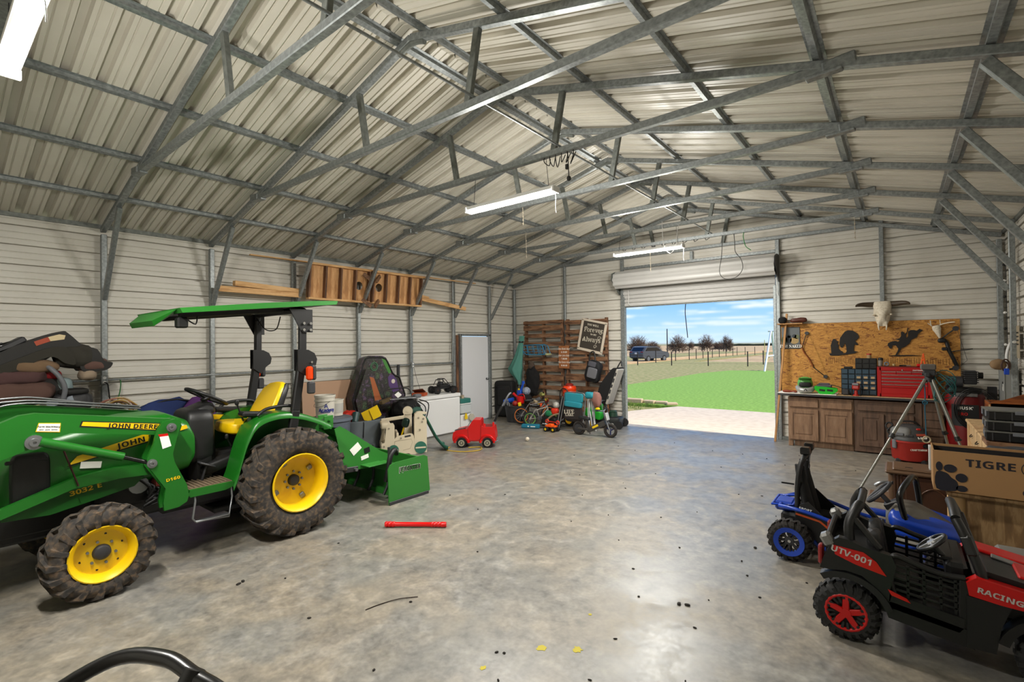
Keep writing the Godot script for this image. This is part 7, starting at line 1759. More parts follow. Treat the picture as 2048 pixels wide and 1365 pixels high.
func build_bench_top() -> void:
	var Y = 0.903
	# motocross helmet
	var h = thing("motocross_helmet", "green and silver motocross helmet on the end of the workbench", "helmet", V(-1.27, Y + 0.008, -9.68), 8)
	put("shell", G.new().sup(V(0, 0.15, -0.02), V(0.23, 0.25, 0.27), 0.85, Vector3.ZERO, 24, 16), mat("helmet_green", Color(0.33, 0.60, 0.28), 0.3), h)
	put("chin_bar", G.new().tube(soft(P3([-0.105, 0.09, 0.02, -0.08, 0.06, 0.12, 0.0, 0.05, 0.165, 0.08, 0.06, 0.12, 0.105, 0.09, 0.02]), 5), [0.045, 0.045, 0.045, 0.045, 0.045, 0.045, 0.045, 0.045, 0.045, 0.045, 0.05, 0.045, 0.045, 0.045, 0.045, 0.045, 0.045, 0.045, 0.045, 0.045, 0.045], 10), mat("helmet_silver", Color(0.62, 0.62, 0.60), 0.3, 0.3), h)
	put("eye_port", G.new().sup(V(0, 0.145, 0.09), V(0.185, 0.085, 0.09), 0.5), mats.black, h)
	put("peak", G.new().box(V(0, 0.245, 0.10), V(0.19, 0.012, 0.15), 0.005, V(-14, 0, 0)), mat("helmet_green", Color.GREEN), h)
	put("chin_vent", G.new().box(V(0, 0.055, 0.20), V(0.05, 0.045, 0.02), 0.008, V(0, 0, 45)), mats.dark_grey, h)
	# leather gloves
	var gl = thing("leather_gloves", "pair of rust brown leather work gloves on white paper at the bench end", "gloves", V(-1.53, Y + 0.003, -9.62))
	put("glove", bag(V(0, 0.025, 0), V(0.15, 0.045, 0.10), 81, 0.8, 0.08), mat("leather", Color(0.48, 0.20, 0.10), 0.7), gl)
	for k in 4: put("finger", G.new().tube(soft(P3([0.05, 0.02, -0.03 + 0.02 * k, 0.10, 0.03, -0.04 + 0.028 * k, 0.14, 0.015, -0.05 + 0.035 * k]), 3), 0.012, 6), mat("leather", Color.BROWN), gl)
	# green tracked toy
	var g = thing("tracked_toy", "bright green toy vehicle with caterpillar tracks on the workbench", "toy", V(-0.97, Y + 0.006, -9.66), 5)
	for z in [-0.07, 0.07]:
		put("track", G.new().ext(soft(P2([-0.16, 0.10, -0.15, 0.13, -0.10, 0.125, 0.0, 0.12, 0.1, 0.105, 0.15, 0.10, 0.17, 0.07, 0.14, 0.035, 0.08, 0.0, -0.08, 0.0, -0.11, 0.03, -0.15, 0.07]), 2, true), 0.045, V(0, 0, z), V(1, 0, 0), V(0, 1, 0)), mat("toy_bright_green", Color(0.08, 0.66, 0.13), 0.4), g)
		for x in [-0.05, 0.06]: put("track_window", G.new().box(V(x, 0.065, z + sign(z) * 0.024), V(0.08, 0.03, 0.004), 0.001, V(0, 0, -6)), mats.black, g)
	put("body", G.new().box(V(-0.02, 0.13, 0), V(0.22, 0.05, 0.09), 0.015).box(V(-0.02, 0.165, 0), V(0.16, 0.03, 0.07), 0.01), mat("toy_purple_grey", Color(0.32, 0.29, 0.33), 0.5), g)
	put("antenna", G.new().tube(soft(P3([0.08, 0.15, 0, 0.16, 0.13, 0.0, 0.26, 0.09, 0.02]), 4), 0.006, 5), mats.black, g)
	# parts organizers
	var o = thing("parts_organizer", "blue grey parts organizer with rows of small drawers beside the red tool chest", "organizer", V(-0.52, Y, -9.80))
	put("case", G.new().box(V(0, 0.215, -0.01), V(0.475, 0.43, 0.15), 0.004), mat("organizer_frame", Color(0.06, 0.08, 0.08), 0.6), o)
	var dm = mat("drawer_blue", Color(0.17, 0.26, 0.32), 0.35)
	for j in 5:
		for i in 5:
			var d = put("drawer", G.new().box(V(-0.186 + 0.093 * i, 0.385 - 0.084 * j, 0.07), V(0.082, 0.07, 0.02), 0.003), dm, o)
			if j > 0 and i > 1 and j < 4: put("contents_label", G.new().box(V(-0.186 + 0.093 * i, 0.375 - 0.084 * j, 0.0815), V(0.05, 0.035, 0.003)), mat("label_cream", Color(0.66, 0.57, 0.43), 0.7), d)
	var o2 = thing("parts_organizer", "small black parts organizer stacked on the blue grey one", "organizer", V(-0.42, Y + 0.432, -9.80))
	put("case", G.new().box(V(0, 0.085, -0.01), V(0.285, 0.17, 0.15), 0.004), mats.black, o2)
	for j in 2:
		for i in 3: put("drawer", G.new().box(V(-0.093 + 0.093 * i, 0.125 - 0.082 * j, 0.07), V(0.084, 0.07, 0.016), 0.003), mat("drawer_black", Color(0.085, 0.09, 0.085), 0.35), o2)
	var jr = thing("small_jar", "small clear jar with a red lid on the black organizer", "jar", V(-0.38, Y + 0.604, -9.78))
	put("glass", G.new().cyl(V(0, 0, 0), V(0, 0.055, 0), 0.032, -1, 16), mat("jar_cream", Color(0.62, 0.52, 0.36), 0.3), jr)
	put("lid", G.new().cyl(V(0, 0.055, 0), V(0, 0.075, 0), 0.034, -1, 16), mat("lid_red", Color(0.66, 0.16, 0.12), 0.5), jr)
	var bk = thing("black_case", "small flat black case lying on the blue grey organizer", "case", V(-0.66, Y + 0.432, -9.78))
	put("case", G.new().box(V(0, 0.016, 0), V(0.12, 0.03, 0.08), 0.006), mats.black, bk)
	# red worklight / charger
	var ch = thing("work_radio", "red and black cordless work light on the bench in front of the organizer", "work light", V(-0.55, Y, -9.60), -6)
	put("body", G.new().box(V(0, 0.15, 0), V(0.10, 0.11, 0.08), 0.018, V(-12, 0, 0)), mat("tool_red", Color(0.62, 0.10, 0.06), 0.45), ch)
	put("face", G.new().box(V(0, 0.185, 0.035), V(0.085, 0.035, 0.05), 0.008, V(-20, 0, 0)), mats.grey, ch)
	put("stand", G.new().box(V(-0.055, 0.07, 0), V(0.012, 0.14, 0.05), 0.004).box(V(0.055, 0.07, 0), V(0.012, 0.14, 0.05), 0.004), mats.black, ch)
	put("knob", G.new().cyl(V(0, 0.02, 0), V(0, 0.09, 0), 0.028, 0.02, 14).cyl(V(0, 0, 0), V(0, 0.02, 0), 0.045, -1, 16), mat("tool_red", Color.RED), ch)
	var sb = thing("speaker_box", "small grey power tool battery charger beside the red work light", "charger", V(-0.69, Y, -9.64))
	put("body", G.new().box(V(0, 0.05, 0), V(0.10, 0.10, 0.08), 0.02), mats.dark_grey, sb)
	# red tool chest
	var t = thing("tool_chest", "red steel tool chest with silver drawer pulls on the workbench", "tool chest", V(0.055, Y, -9.76))
	var rm = mat("chest_red", Color(0.63, 0.045, 0.05), 0.35)
	put("body", G.new().box(V(0, 0.235, -0.03), V(0.66, 0.46, 0.30), 0.006), rm, t)
	put("lid", G.new().box(V(0, 0.47, -0.03), V(0.665, 0.02, 0.305), 0.004), mat("chest_lid", Color(0.40, 0.05, 0.05), 0.4), t)
	put("frame", G.new().box(V(-0.305, 0.235, 0.125), V(0.05, 0.46, 0.012), 0.002).box(V(0.305, 0.235, 0.125), V(0.05, 0.46, 0.012), 0.002).box(V(0, 0.44, 0.125), V(0.6, 0.05, 0.012), 0.002).box(V(0, 0.03, 0.125), V(0.6, 0.05, 0.012), 0.002), rm, t)
	var ys = [0.385, 0.335, 0.282, 0.232, 0.182]
	for i in 5:
		if i == 0:
			for k in 3:
				var dr = put("drawer", G.new().box(V(-0.185 + 0.185 * k, ys[i] - 0.01, 0.128), V(0.18, 0.044, 0.012), 0.002), rm, t)
				put("pull", G.new().box(V(-0.185 + 0.185 * k, ys[i] + 0.012, 0.138), V(0.178, 0.010, 0.014), 0.003), mats.chrome, dr)
		else:
			var dr = put("drawer", G.new().box(V(0, ys[i] - 0.01, 0.128), V(0.555, 0.044, 0.012), 0.002), rm, t)
			put("pull", G.new().box(V(0, ys[i] + 0.012, 0.138), V(0.552, 0.010, 0.014), 0.003), mats.chrome, dr)
	put("bottom_panel", G.new().box(V(0, 0.10, 0.128), V(0.555, 0.09, 0.010), 0.002), rm, t)
	put("lock", G.new().cyl(V(-0.02, 0.425, 0.13), V(-0.02, 0.425, 0.138), 0.009, -1, 12), mats.chrome, t)
	text("CRAFTSMAN", 0.016, mats.white_ink, t, V(0.17, 0.425, 0.1325))
	# bits on top of the chest
	var tp = thing("tape_roll", "roll of grey tape standing on the red tool chest", "tape", V(-0.155, Y + 0.482, -9.72))
	put("roll", G.new().tube(circ(V(0, 0.035, 0), 0.025, V(0, 0, 1), 20), 0.011, 8, true), mats.grey, tp)
	var tc = thing("paper_cup", "crumpled pale cup standing on the red tool chest by the organizer", "cup", V(-0.235, Y + 0.482, -9.76))
	put("cup", G.new().lathe(P2([0, 0, 0.028, 0, 0.036, 0.09, 0.033, 0.09, 0.025, 0.005, 0, 0.005]), Vector3.ZERO, Vector3.UP, 16), mat("cup_grey", Color(0.50, 0.47, 0.43), 0.7), tc)
	put("dark_ball", G.new().sup(V(0.005, 0.105, 0), V(0.07, 0.06, 0.07), 0.8), mats.black, tc)
	var kb = thing("brass_knob", "small pale round knob on the red tool chest", "knob", V(-0.065, Y + 0.482, -9.70))
	put("knob", G.new().sup(V(0, 0.02, 0), V(0.035, 0.04, 0.035), 0.8), mat("knob_pale", Color(0.68, 0.60, 0.42), 0.4), kb)
	var pl = thing("pliers", "dark handled pliers lying on the red tool chest", "pliers", V(0.055, Y + 0.482, -9.70))
	put("handle", G.new().cyl(V(-0.05, 0.012, 0), V(0.03, 0.012, 0.02), 0.011, -1, 8).cyl(V(-0.05, 0.012, 0.02), V(0.03, 0.012, 0), 0.011, -1, 8), mats.black, pl)
	put("jaws", G.new().box(V(0.06, 0.012, 0.01), V(0.06, 0.014, 0.018), 0.003), mats.steel, pl)
	var rc = thing("red_clamp_tool", "red hand tool with upright handles on the red tool chest", "tool", V(0.285, Y + 0.482, -9.72))
	put("base", G.new().box(V(0, 0.02, 0), V(0.15, 0.04, 0.10), 0.012), mats.red_plastic, rc)
	put("handles", G.new().cyl(V(-0.02, 0.03, 0), V(0.005, 0.20, 0), 0.009, 0.006, 8).cyl(V(0.025, 0.03, 0), V(0.01, 0.20, 0), 0.009, 0.006, 8).box(V(0.003, 0.10, 0), V(0.04, 0.02, 0.015), 0.004), mats.orange, rc)

func build_board_wall() -> void:
	var ob = thing("strand_board", "golden oriented strand board panel fixed behind the workbench", "board", V(-0.475, 0.90, ZB + 0.055))
	put("panel", G.new().box(V(0, 0.605, 0), V(2.42, 1.21, 0.014), 0.001), osb_mat(), ob)
	put("lattice_marks", lattice(), mat("scorch", Color(0.42, 0.28, 0.12), 0.8), ob).set_meta("kind", "stuff")
	# bull skull
	var s = thing("bull_skull", "bleached bull skull with short dark horns hung above the board", "skull", V(-0.2, 1.96, ZB + 0.14))
	var bone = tri_mat("bone", ramp_tex("bone", noise(101, 0.04, 4), 128, [0.0, Color(0.66, 0.58, 0.47), 0.35, Color(0.83, 0.79, 0.71), 1.0, Color(0.90, 0.87, 0.80)]), V(5, 5, 5), 0.75)
	var rows = []
	for a in [[0.47, 0.095, 0.04], [0.45, 0.115, 0.07], [0.40, 0.122, 0.09], [0.33, 0.112, 0.105], [0.26, 0.118, 0.105], [0.22, 0.10, 0.10], [0.15, 0.088, 0.09], [0.10, 0.068, 0.07], [0.065, 0.04, 0.04]]:
		var r = []
		for j in 20:
			var th = TAU * j / 20
			var hollow: float = 1.0
			if a[0] > 0.2 and a[0] < 0.3 and sin(th) > 0.3 and abs(cos(th)) > 0.4: hollow = 0.66
			if a[0] < 0.12 and sin(th) > 0.85: hollow = 0.45
			r.append(V(a[1] * hollow * pow(abs(cos(th)), 0.8) * sign(cos(th)), a[0], 0.02 + a[2] * hollow * sin(th)))
		rows.append(r)
	put("cranium", G.new().grid(rows, true, true), bone, s)
	for k in [-1.0, 1.0]:
		put("horn", G.new().tube(soft(P3([k * 0.10, 0.425, 0.0, k * 0.17, 0.425, 0.02, k * 0.26, 0.43, 0.05, k * 0.32, 0.42, 0.09, k * 0.345, 0.40, 0.13]), 4), [0.042, 0.044, 0.044, 0.044, 0.043, 0.042, 0.04, 0.038, 0.036, 0.034, 0.032, 0.029, 0.026, 0.022, 0.018, 0.014, 0.009], 10), mat("horn", Color(0.27, 0.22, 0.16), 0.5), s)
		put("cheek_ridge", G.new().sup(V(k * 0.112, 0.25, 0.05), V(0.04, 0.03, 0.09), 0.8), bone, s)
		put("nose_bone", G.new().tube(soft(P3([k * 0.045, 0.14, 0.06, k * 0.052, 0.06, 0.05, k * 0.045, 0.0, 0.035]), 3), [0.02, 0.018, 0.015, 0.012, 0.01, 0.008, 0.005], 8), bone, s)
	# steel silhouettes
	var st = mat("sign_steel", Color(0.10, 0.085, 0.075), 0.55, 0.3)
	var cow = P2([-0.197, 0.061, -0.165, 0.061, -0.169, 0.137, -0.173, 0.2, -0.157, 0.244, -0.159, 0.264, -0.146, 0.276, -0.137, 0.31, -0.103, 0.309, -0.088, 0.281, -0.051, 0.262, -0.078, 0.243, -0.057, 0.199, -0.063, 0.149, -0.033, 0.105, -0.002, 0.092, 0.003, 0.061, 0.039, 0.067, 0.055, 0.098, 0.046, 0.186, 0.037, 0.242, 0.01, 0.186, -0.006, 0.159, -0.032, 0.164, -0.047, 0.212, -0.041, 0.274, -0.035, 0.324, -0.002, 0.38, 0.035, 0.435, 0.076, 0.453, 0.147, 0.445, 0.207, 0.394, 0.231, 0.338, 0.216, 0.307, 0.175, 0.271, 0.195, 0.24, 0.215, 0.221, 0.204, 0.197, 0.164, 0.209, 0.153, 0.135, 0.157, 0.098, 0.213, 0.092, 0.162, 0.061, 0.059, 0.042, -0.003, 0.036, -0.065, 0.023, -0.182, 0.023])
	tag(put("silhouette_sign", G.new().ext(cow, 0.006, V(-0.75, 1.52, ZB + 0.075)), st), "dark steel silhouette of a seated cowboy with a horse", "wall sign", "steel silhouettes on the strand board")
	var br = P2([-0.212, 0.193, -0.206, 0.228, -0.164, 0.252, -0.117, 0.263, -0.08, 0.25, -0.052, 0.268, -0.116, 0.292, -0.06, 0.303, -0.037, 0.344, -0.04, 0.403, -0.022, 0.414, 0.001, 0.396, 0.005, 0.366, 0.033, 0.401, 0.043, 0.471, 0.056, 0.47, 0.046, 0.412, 0.023, 0.343, 0.031, 0.307, 0.05, 0.336, 0.051, 0.412, 0.087, 0.434, 0.123, 0.433, 0.159, 0.421, 0.195, 0.454, 0.204, 0.437, 0.234, 0.43, 0.176, 0.374, 0.157, 0.316, 0.094, 0.283, 0.066, 0.225, 0.011, 0.167, -0.035, 0.144, -0.064, 0.085, -0.092, 0.032, -0.116, 0.032, -0.082, 0.109, -0.077, 0.138, -0.108, 0.192, -0.146, 0.192, -0.161, 0.139, -0.184, 0.139])
	var bb = P2([-0.219, 0.025, -0.083, 0.034, 0.081, 0.036, 0.224, 0.024, 0.081, 0.019, -0.083, 0.012])
	tag(put("silhouette_sign", G.new().ext(br, 0.006, V(0.07, 1.52, ZB + 0.075)).ext(bb, 0.006, V(0.07, 1.52, ZB + 0.075)), st), "dark steel silhouette of a rider on a bucking bronco", "wall sign", "steel silhouettes on the strand board")
	# deer skull with antlers
	var dk = thing("deer_skull", "small white deer skull with short antlers at the upper corner of the board", "skull", V(0.50, 1.82, ZB + 0.10))
	dk.rotation_degrees.z = 14
	rows = []
	for a in [[0.20, 0.035, 0.03], [0.18, 0.05, 0.045], [0.14, 0.052, 0.05], [0.09, 0.036, 0.04], [0.04, 0.024, 0.028], [0.0, 0.014, 0.016]]:
		var r = []
		for j in 14: r.append(V(a[1] * cos(TAU * j / 14), a[0], 0.02 + a[2] * sin(TAU * j / 14)))
		rows.append(r)
	put("cranium", G.new().grid(rows, true, true), bone, dk)
	put("antler", G.new().tube(soft(P3([0.04, 0.19, 0, 0.09, 0.20, 0.04, 0.16, 0.20, 0.09, 0.22, 0.19, 0.12]), 4), 0.009, 6).tube(P3([0.06, 0.20, 0.01, 0.07, 0.27, 0.03]), 0.006, 6), bone, dk)
	put("antler", G.new().tube(soft(P3([-0.035, 0.19, 0, -0.05, 0.22, 0.03, -0.04, 0.29, 0.05]), 4), 0.008, 6).tube(P3([-0.04, 0.20, 0.01, -0.08, 0.26, 0.03]), 0.006, 6), bone, dk)
	# compound bows
	var lo = mat("limb_camo", Color(0.30, 0.20, 0.10), 0.7)
	var b1 = thing("compound_bow", "slim wooden-toned compound bow hung at the left of the board", "bow", V(-1.20, 1.52, ZB + 0.085))
	put("riser", G.new().tube(soft(P3([-0.15, 0.16, 0, -0.12, 0.07, 0, -0.06, -0.02, 0, -0.01, -0.12, 0.0, 0.01, -0.18, 0]), 4), 0.012, 6), mat("riser_orange", Color(0.52, 0.27, 0.08), 0.6), b1)
	put("limb", G.new().tube(soft(P3([-0.15, 0.16, 0, -0.12, 0.28, 0.01, -0.08, 0.41, 0.0]), 4), 0.007, 6).tube(soft(P3([0.01, -0.18, 0, 0.10, -0.26, 0.01, 0.19, -0.34, 0.0]), 4), 0.007, 6), mats.black, b1)
	for p in [V(-0.075, 0.42, 0), V(0.195, -0.345, 0)]: put("cam", G.new().cyl(p - V(0, 0, 0.012), p + V(0, 0, 0.012), 0.032, -1, 16), mats.dark_grey, b1)
	put("string", G.new().cyl(V(-0.05, 0.42, 0), V(0.22, -0.33, 0), 0.002, -1, 4), mat("bow_string", Color(0.60, 0.45, 0.18), 0.7), b1)
	var b2 = thing("compound_bow", "heavy black compound bow with sight hung at the right of the board", "bow", V(0.60, 1.58, ZB + 0.10))
	put("riser", G.new().tube(soft(P3([-0.09, 0.22, 0.0, -0.03, 0.18, 0.02, 0.0, 0.05, 0.03, 0.05, -0.08, 0.02, 0.09, -0.20, 0.0]), 4), 0.026, 8), mats.black, b2)
	put("limb", G.new().tube(soft(P3([-0.09, 0.22, 0, 0.0, 0.31, 0.03, 0.08, 0.38, 0.05]), 4), 0.010, 6).tube(soft(P3([0.09, -0.20, 0, 0.05, -0.23, 0.03, 0.0, -0.24, 0.05]), 4), 0.014, 6), mats.black, b2)
	for p in [V(0.08, 0.38, 0.03), V(0.07, -0.22, 0.03)]: put("cam", G.new().cyl(p, p + V(0, 0, 0.03), 0.038, -1, 16), mats.dark_grey, b2)
	put("sight", G.new().box(V(-0.05, 0.07, 0.05), V(0.07, 0.05, 0.04), 0.01).sup(V(-0.08, 0.20, 0.04), V(0.1, 0.07, 0.06), 0.6), mats.black, b2)
	put("stabilizer", G.new().cyl(V(0.03, 0.03, 0.03), V(0.26, 0.07, 0.10), 0.008, -1, 6), mats.black, b2)
	put("string", G.new().cyl(V(0.10, 0.36, 0.045), V(0.20, -0.10, 0.06), 0.0025, -1, 4).cyl(V(0.20, -0.10, 0.06), V(0.10, -0.22, 0.045), 0.0025, -1, 4), mats.dark_grey, b2)
	# fishing sign
	var f = thing("fishing_sign", "small framed sign with white capital lettering at the board's left edge", "sign", V(-1.53, 1.86, ZB + 0.075))
	put("plate", G.new().box(V(0, 0, 0), V(0.29, 0.39, 0.008), 0.002), mat("sign_blue_grey", Color(0.36, 0.38, 0.39), 0.6), f)
	put("lower_band", G.new().box(V(0, -0.15, 0.0045), V(0.28, 0.08, 0.002)), mat("sign_dark", Color(0.13, 0.14, 0.15), 0.6), f)
	var ct = [Color(0.24, 0.28, 0.18), Color(0.20, 0.22, 0.24), Color(0.62, 0.52, 0.34), Color(0.40, 0.42, 0.30)]
	var bl = [[-0.10, -0.04, 0.05, 0.07, 0], [-0.03, -0.03, 0.05, 0.07, 1], [0.06, -0.05, 0.07, 0.06, 2], [0.10, 0.02, 0.04, 0.04, 3], [-0.02, 0.03, 0.03, 0.03, 1], [0.06, 0.03, 0.035, 0.035, 1]]
	for p in bl: put("painted_figure", G.new().at(V(p[0], p[1], 0.0055)).ext(disc2(p[2], 14, Vector2.ZERO, p[3]), 0.002), mat("figure_%d" % p[4], ct[p[4]], 0.7), f)
	text("FISH NAKED", 0.05, mats.white_ink, f, V(0, -0.152, 0.006), Vector3.ZERO, 0.003, "Droid Serif", true, "lettering", 0.78)
	# cap and leather piece on the ledge
	var cp = thing("ball_cap", "black ball cap on the little ledge above the fishing sign", "cap", V(-1.645, 2.125, ZB + 0.13))
	put("ledge", G.new().box(V(0.12, -0.012, 0), V(0.40, 0.02, 0.14), 0.003), mats.stick_wood, cp)
	put("crown", G.new().sup(V(0, 0.055, 0), V(0.14, 0.13, 0.14), 0.9), mats.black_cloth, cp)
	var lp = thing("leather_holster", "tooled red brown leather piece lying on the ledge beside the cap", "leather", V(-1.39, 2.128, ZB + 0.13))
	put("leather", bag(V(0, 0.045, 0), V(0.27, 0.09, 0.10), 83, 0.8, 0.06), mat("tooled_leather", Color(0.30, 0.12, 0.06), 0.55), lp)
	# pole
	tag(put("leaning_pole", G.new().bar(V(-1.765, 0.0, -9.78), V(-1.58, 2.30, ZB + 0.10), 0.034, 0.034, 0.003, V(0, 0, 1)), mats.stick_wood), "long wooden pole leaning on the wall beside the roller door", "pole")

func lattice() -> G:
	var g = G.new()
	var r = RandomNumberGenerator.new()
	r.seed = 9
	for k in 2:
		var x0: float = [-0.52, 0.10][k]
		var x1: float = [-0.12, 1.12][k]
		var x = x0
		while x < x1:
			g.box(V(x, 0.555 + r.randf_range(-0.012, 0.012), 0.0075), V(0.006, 0.09 + r.randf_range(-0.02, 0.02), 0.002))
			x += r.randf_range(0.02, 0.04)
	return g

func build_right_floor() -> void:
	# laser level tripod
	var t = thing("survey_tripod", "silver survey tripod with an instrument head standing before the workbench", "tripod", V(0.29, 0, -7.9))
	var al = mat("tripod_alu", Color(0.50, 0.50, 0.47), 0.35, 0.6)
	for e in [[V(-0.68, 0, 0.74)], [V(0.42, 0.0, 0.42)], [V(0.26, 0.0, -0.42)]]:
		var f: Vector3 = e[0]
		var top: Vector3 = V(f.x * 0.06, 1.30, f.z * 0.06)
		var mid: Vector3 = top.lerp(f, 0.52)
		var leg = put("leg", G.new().cyl(top, mid, 0.020, -1, 12), al, t)
		put("lower_leg", G.new().cyl(mid, f + V(0, 0.012, 0), 0.015, 0.013, 12), al, leg)
		put("clamp", G.new().cyl(top.lerp(f, 0.50), top.lerp(f, 0.535), 0.027, -1, 12).box(mid + V(0.02, 0, 0.02), V(0.03, 0.02, 0.03), 0.005), mats.black, leg)
		put("rubber_foot", G.new().cyl(f + V(0, 0.0, 0), top.lerp(f, 0.975), 0.017, -1, 10), mats.black, leg)
	put("hub", G.new().cyl(V(0, 1.27, 0), V(0, 1.34, 0), 0.055, 0.045, 14), mats.black, t)
	put("head", G.new().box(V(0, 1.385, 0), V(0.12, 0.08, 0.10), 0.012).cyl(V(-0.07, 1.37, 0.03), V(0.07, 1.37, 0.03), 0.016, -1, 8).box(V(-0.02, 1.36, 0.07), V(0.05, 0.05, 0.05), 0.01), mats.dark_grey, t)
	put("instrument", G.new().box(V(-0.01, 1.455, 0), V(0.15, 0.07, 0.11), 0.012), mat("instrument_grey", Color(0.36, 0.34, 0.32), 0.6), t)
	put("blue_rope", G.new().tube(soft(P3([-0.05, 1.28, 0.06, -0.045, 1.1, 0.07, -0.05, 0.95, 0.07, -0.045, 0.75, 0.07, -0.045, 0.62, 0.07]), 4), 0.006, 5).tube(circ(V(-0.048, 1.02, 0.07), 0.022, V(0, 0, 1), 10), 0.007, 5, true), mat("rope_blue", Color(0.10, 0.38, 0.48), 0.7), t)
	put("steel_ring", G.new().tube(circ(V(-0.04, 0.565, 0.075), 0.038, V(0.3, 0, 1).normalized(), 20), 0.009, 6, true), mat("ring_cream", Color(0.72, 0.67, 0.55), 0.5), t)
	var nest = G.new()
	for k in 7:
		var pts = []
		for i in 14:
			var a = TAU * i / 14
			pts.append(V(0.14 + 0.10 * cos(a + k), 1.28 + 0.14 * sin(a) - 0.02 * k, 0.02 + 0.05 * sin(2 * a + k)))
		nest.tube(pts, 0.005, 5, true)
	put("rope_bundle", nest, mat("rope_teal", Color(0.12, 0.36, 0.36), 0.8), t)
	# shop vacuum
	var v = thing("shop_vacuum", "red and grey wet-dry shop vacuum standing before the dark cabinet", "vacuum", V(0.10, 0, -9.21))
	var vr = mat("vac_red", Color(0.66, 0.15, 0.11), 0.5)
	put("tank", G.new().lathe(P2([0, 0.045, 0.19, 0.045, 0.205, 0.06, 0.225, 0.30, 0.245, 0.315, 0.245, 0.345, 0, 0.345]), Vector3.ZERO, Vector3.UP, 32), vr, v)
	put("powerhead", G.new().lathe(P2([0.25, 0.34, 0.25, 0.365, 0.225, 0.40, 0.20, 0.47, 0.15, 0.53, 0.08, 0.555, 0, 0.56]), Vector3.ZERO, Vector3.UP, 32), mat("vac_grey", Color(0.23, 0.23, 0.23), 0.5), v)
	put("pale_cover", G.new().sup(V(-0.09, 0.44, 0.13), V(0.26, 0.17, 0.16), 0.6, V(-20, -20, 0)), mat("vac_pale", Color(0.40, 0.40, 0.39), 0.5), v)
	put("vent_slots", G.new().box(V(-0.12, 0.43, 0.215), V(0.12, 0.04, 0.01), 0.003, V(-25, -25, 0)).box(V(0.0, 0.42, 0.228), V(0.08, 0.03, 0.01), 0.003, V(-25, 5, 0)), mats.dark_grey, v)
	put("switch", G.new().box(V(0.10, 0.50, 0.13), V(0.06, 0.03, 0.06), 0.012, V(-30, 20, 0)), mat("switch_red", Color(0.70, 0.12, 0.10), 0.4), v)
	put("rating_label", G.new().box(V(0.13, 0.435, 0.185), V(0.12, 0.035, 0.006), 0.001, V(-35, 30, 0)), mat("label_brick", Color(0.62, 0.25, 0.16), 0.6), v)
	text("5.0 HP", 0.03, mats.white_ink, v, V(0.145, 0.395, 0.205), V(-35, 30, 0), 0.003)
	text("CRAFTSMAN", 0.026, mats.white_ink, v, V(0.10, 0.22, 0.20), V(0, 27, 0), 0.003)
	put("hose_port", G.new().cyl(V(0.17, 0.28, 0.14), V(0.20, 0.28, 0.165), 0.035, -1, 16), mats.black, v)
	put("latch", G.new().box(V(-0.17, 0.28, 0.165), V(0.06, 0.13, 0.04), 0.01, V(0, -45, 0)), mats.grey, v)
	put("top_handle", G.new().tube(soft(P3([-0.14, 0.5, 0.0, -0.10, 0.585, 0.02, 0.05, 0.60, 0.02, 0.12, 0.54, 0.0]), 4), 0.013, 6), mats.black, v)
	put("power_cord", G.new().tube(soft(P3([-0.2, 0.42, 0.05, -0.27, 0.5, 0.03, -0.24, 0.56, 0.0, -0.19, 0.53, 0.02, -0.25, 0.45, 0.06, -0.22, 0.40, 0.08]), 5), 0.012, 6), mats.black, v)
	for a in [0.7, 2.3, 3.9, 5.5]: put("caster", G.new().cyl(V(cos(a) * 0.20, 0.03, sin(a) * 0.20 - 0.012), V(cos(a) * 0.20, 0.03, sin(a) * 0.20 + 0.012), 0.03, -1, 12).box(V(cos(a) * 0.19, 0.055, sin(a) * 0.19), V(0.06, 0.03, 0.06), 0.008), mats.dark_grey, v)
	# air compressor
	var c = thing("air_compressor", "red upright air compressor with coiled black hose in the corner", "compressor", V(0.74, 0, -9.66))
	put("tank", G.new().lathe(P2([0, 0.12, 0.16, 0.14, 0.215, 0.22, 0.22, 0.30, 0.22, 0.95, 0.20, 1.02, 0.12, 1.07, 0, 1.08]), Vector3.ZERO, Vector3.UP, 28), mat("tank_red", Color(0.42, 0.025, 0.03), 0.4), c)
	put("brand_label", G.new().lathe(P2([0.222, 0.55, 0.222, 0.86]), Vector3.ZERO, Vector3.UP, 10, -0.3 - PI / 2 + 1.1, 0.9 - PI / 2 + 1.1), mats.black, c)
	text("HUSKY", 0.042, mats.white_ink, c, V(0.0, 0.81, 0.2265), V(0, 4, 0), 0.003, "Droid Sans", true, "lettering", 1.1)
	text("PRO", 0.042, mat("ink_red", Color(0.75, 0.10, 0.08), 0.6), c, V(-0.04, 0.725, 0.2265), V(0, 4, 0), 0.003)
	put("plate", G.new().box(V(0, 0.765, 0.217), V(0.26, 0.19, 0.012), 0.002), mats.black, c)
	put("pump", G.new().box(V(0.06, 1.24, 0.02), V(0.14, 0.20, 0.16), 0.012), mats.dark_grey, c)
	for i in 6: put("cooling_fin", G.new().box(V(0.06, 1.17 + 0.03 * i, 0.02), V(0.18, 0.008, 0.19), 0.002), mats.black, c)
	put("motor", G.new().cyl(V(-0.20, 1.17, 0.02), V(-0.02, 1.17, 0.02), 0.085, -1, 18), mats.dark_grey, c)
	put("shroud", G.new().sup(V(-0.02, 1.055, 0.10), V(0.40, 0.10, 0.24), 0.5), mats.black_gloss, c)
	put("filter", G.new().cyl(V(0.15, 1.27, 0.0), V(0.20, 1.27, 0.0), 0.045, -1, 14), mats.black, c)
	put("foot", G.new().box(V(-0.17, 0.07, 0.1), V(0.04, 0.14, 0.05), 0.005).box(V(0.17, 0.07, 0.1), V(0.04, 0.14, 0.05), 0.005).box(V(0, 0.07, -0.18), V(0.05, 0.14, 0.04), 0.005), mat("tank_red", Color.RED), c)
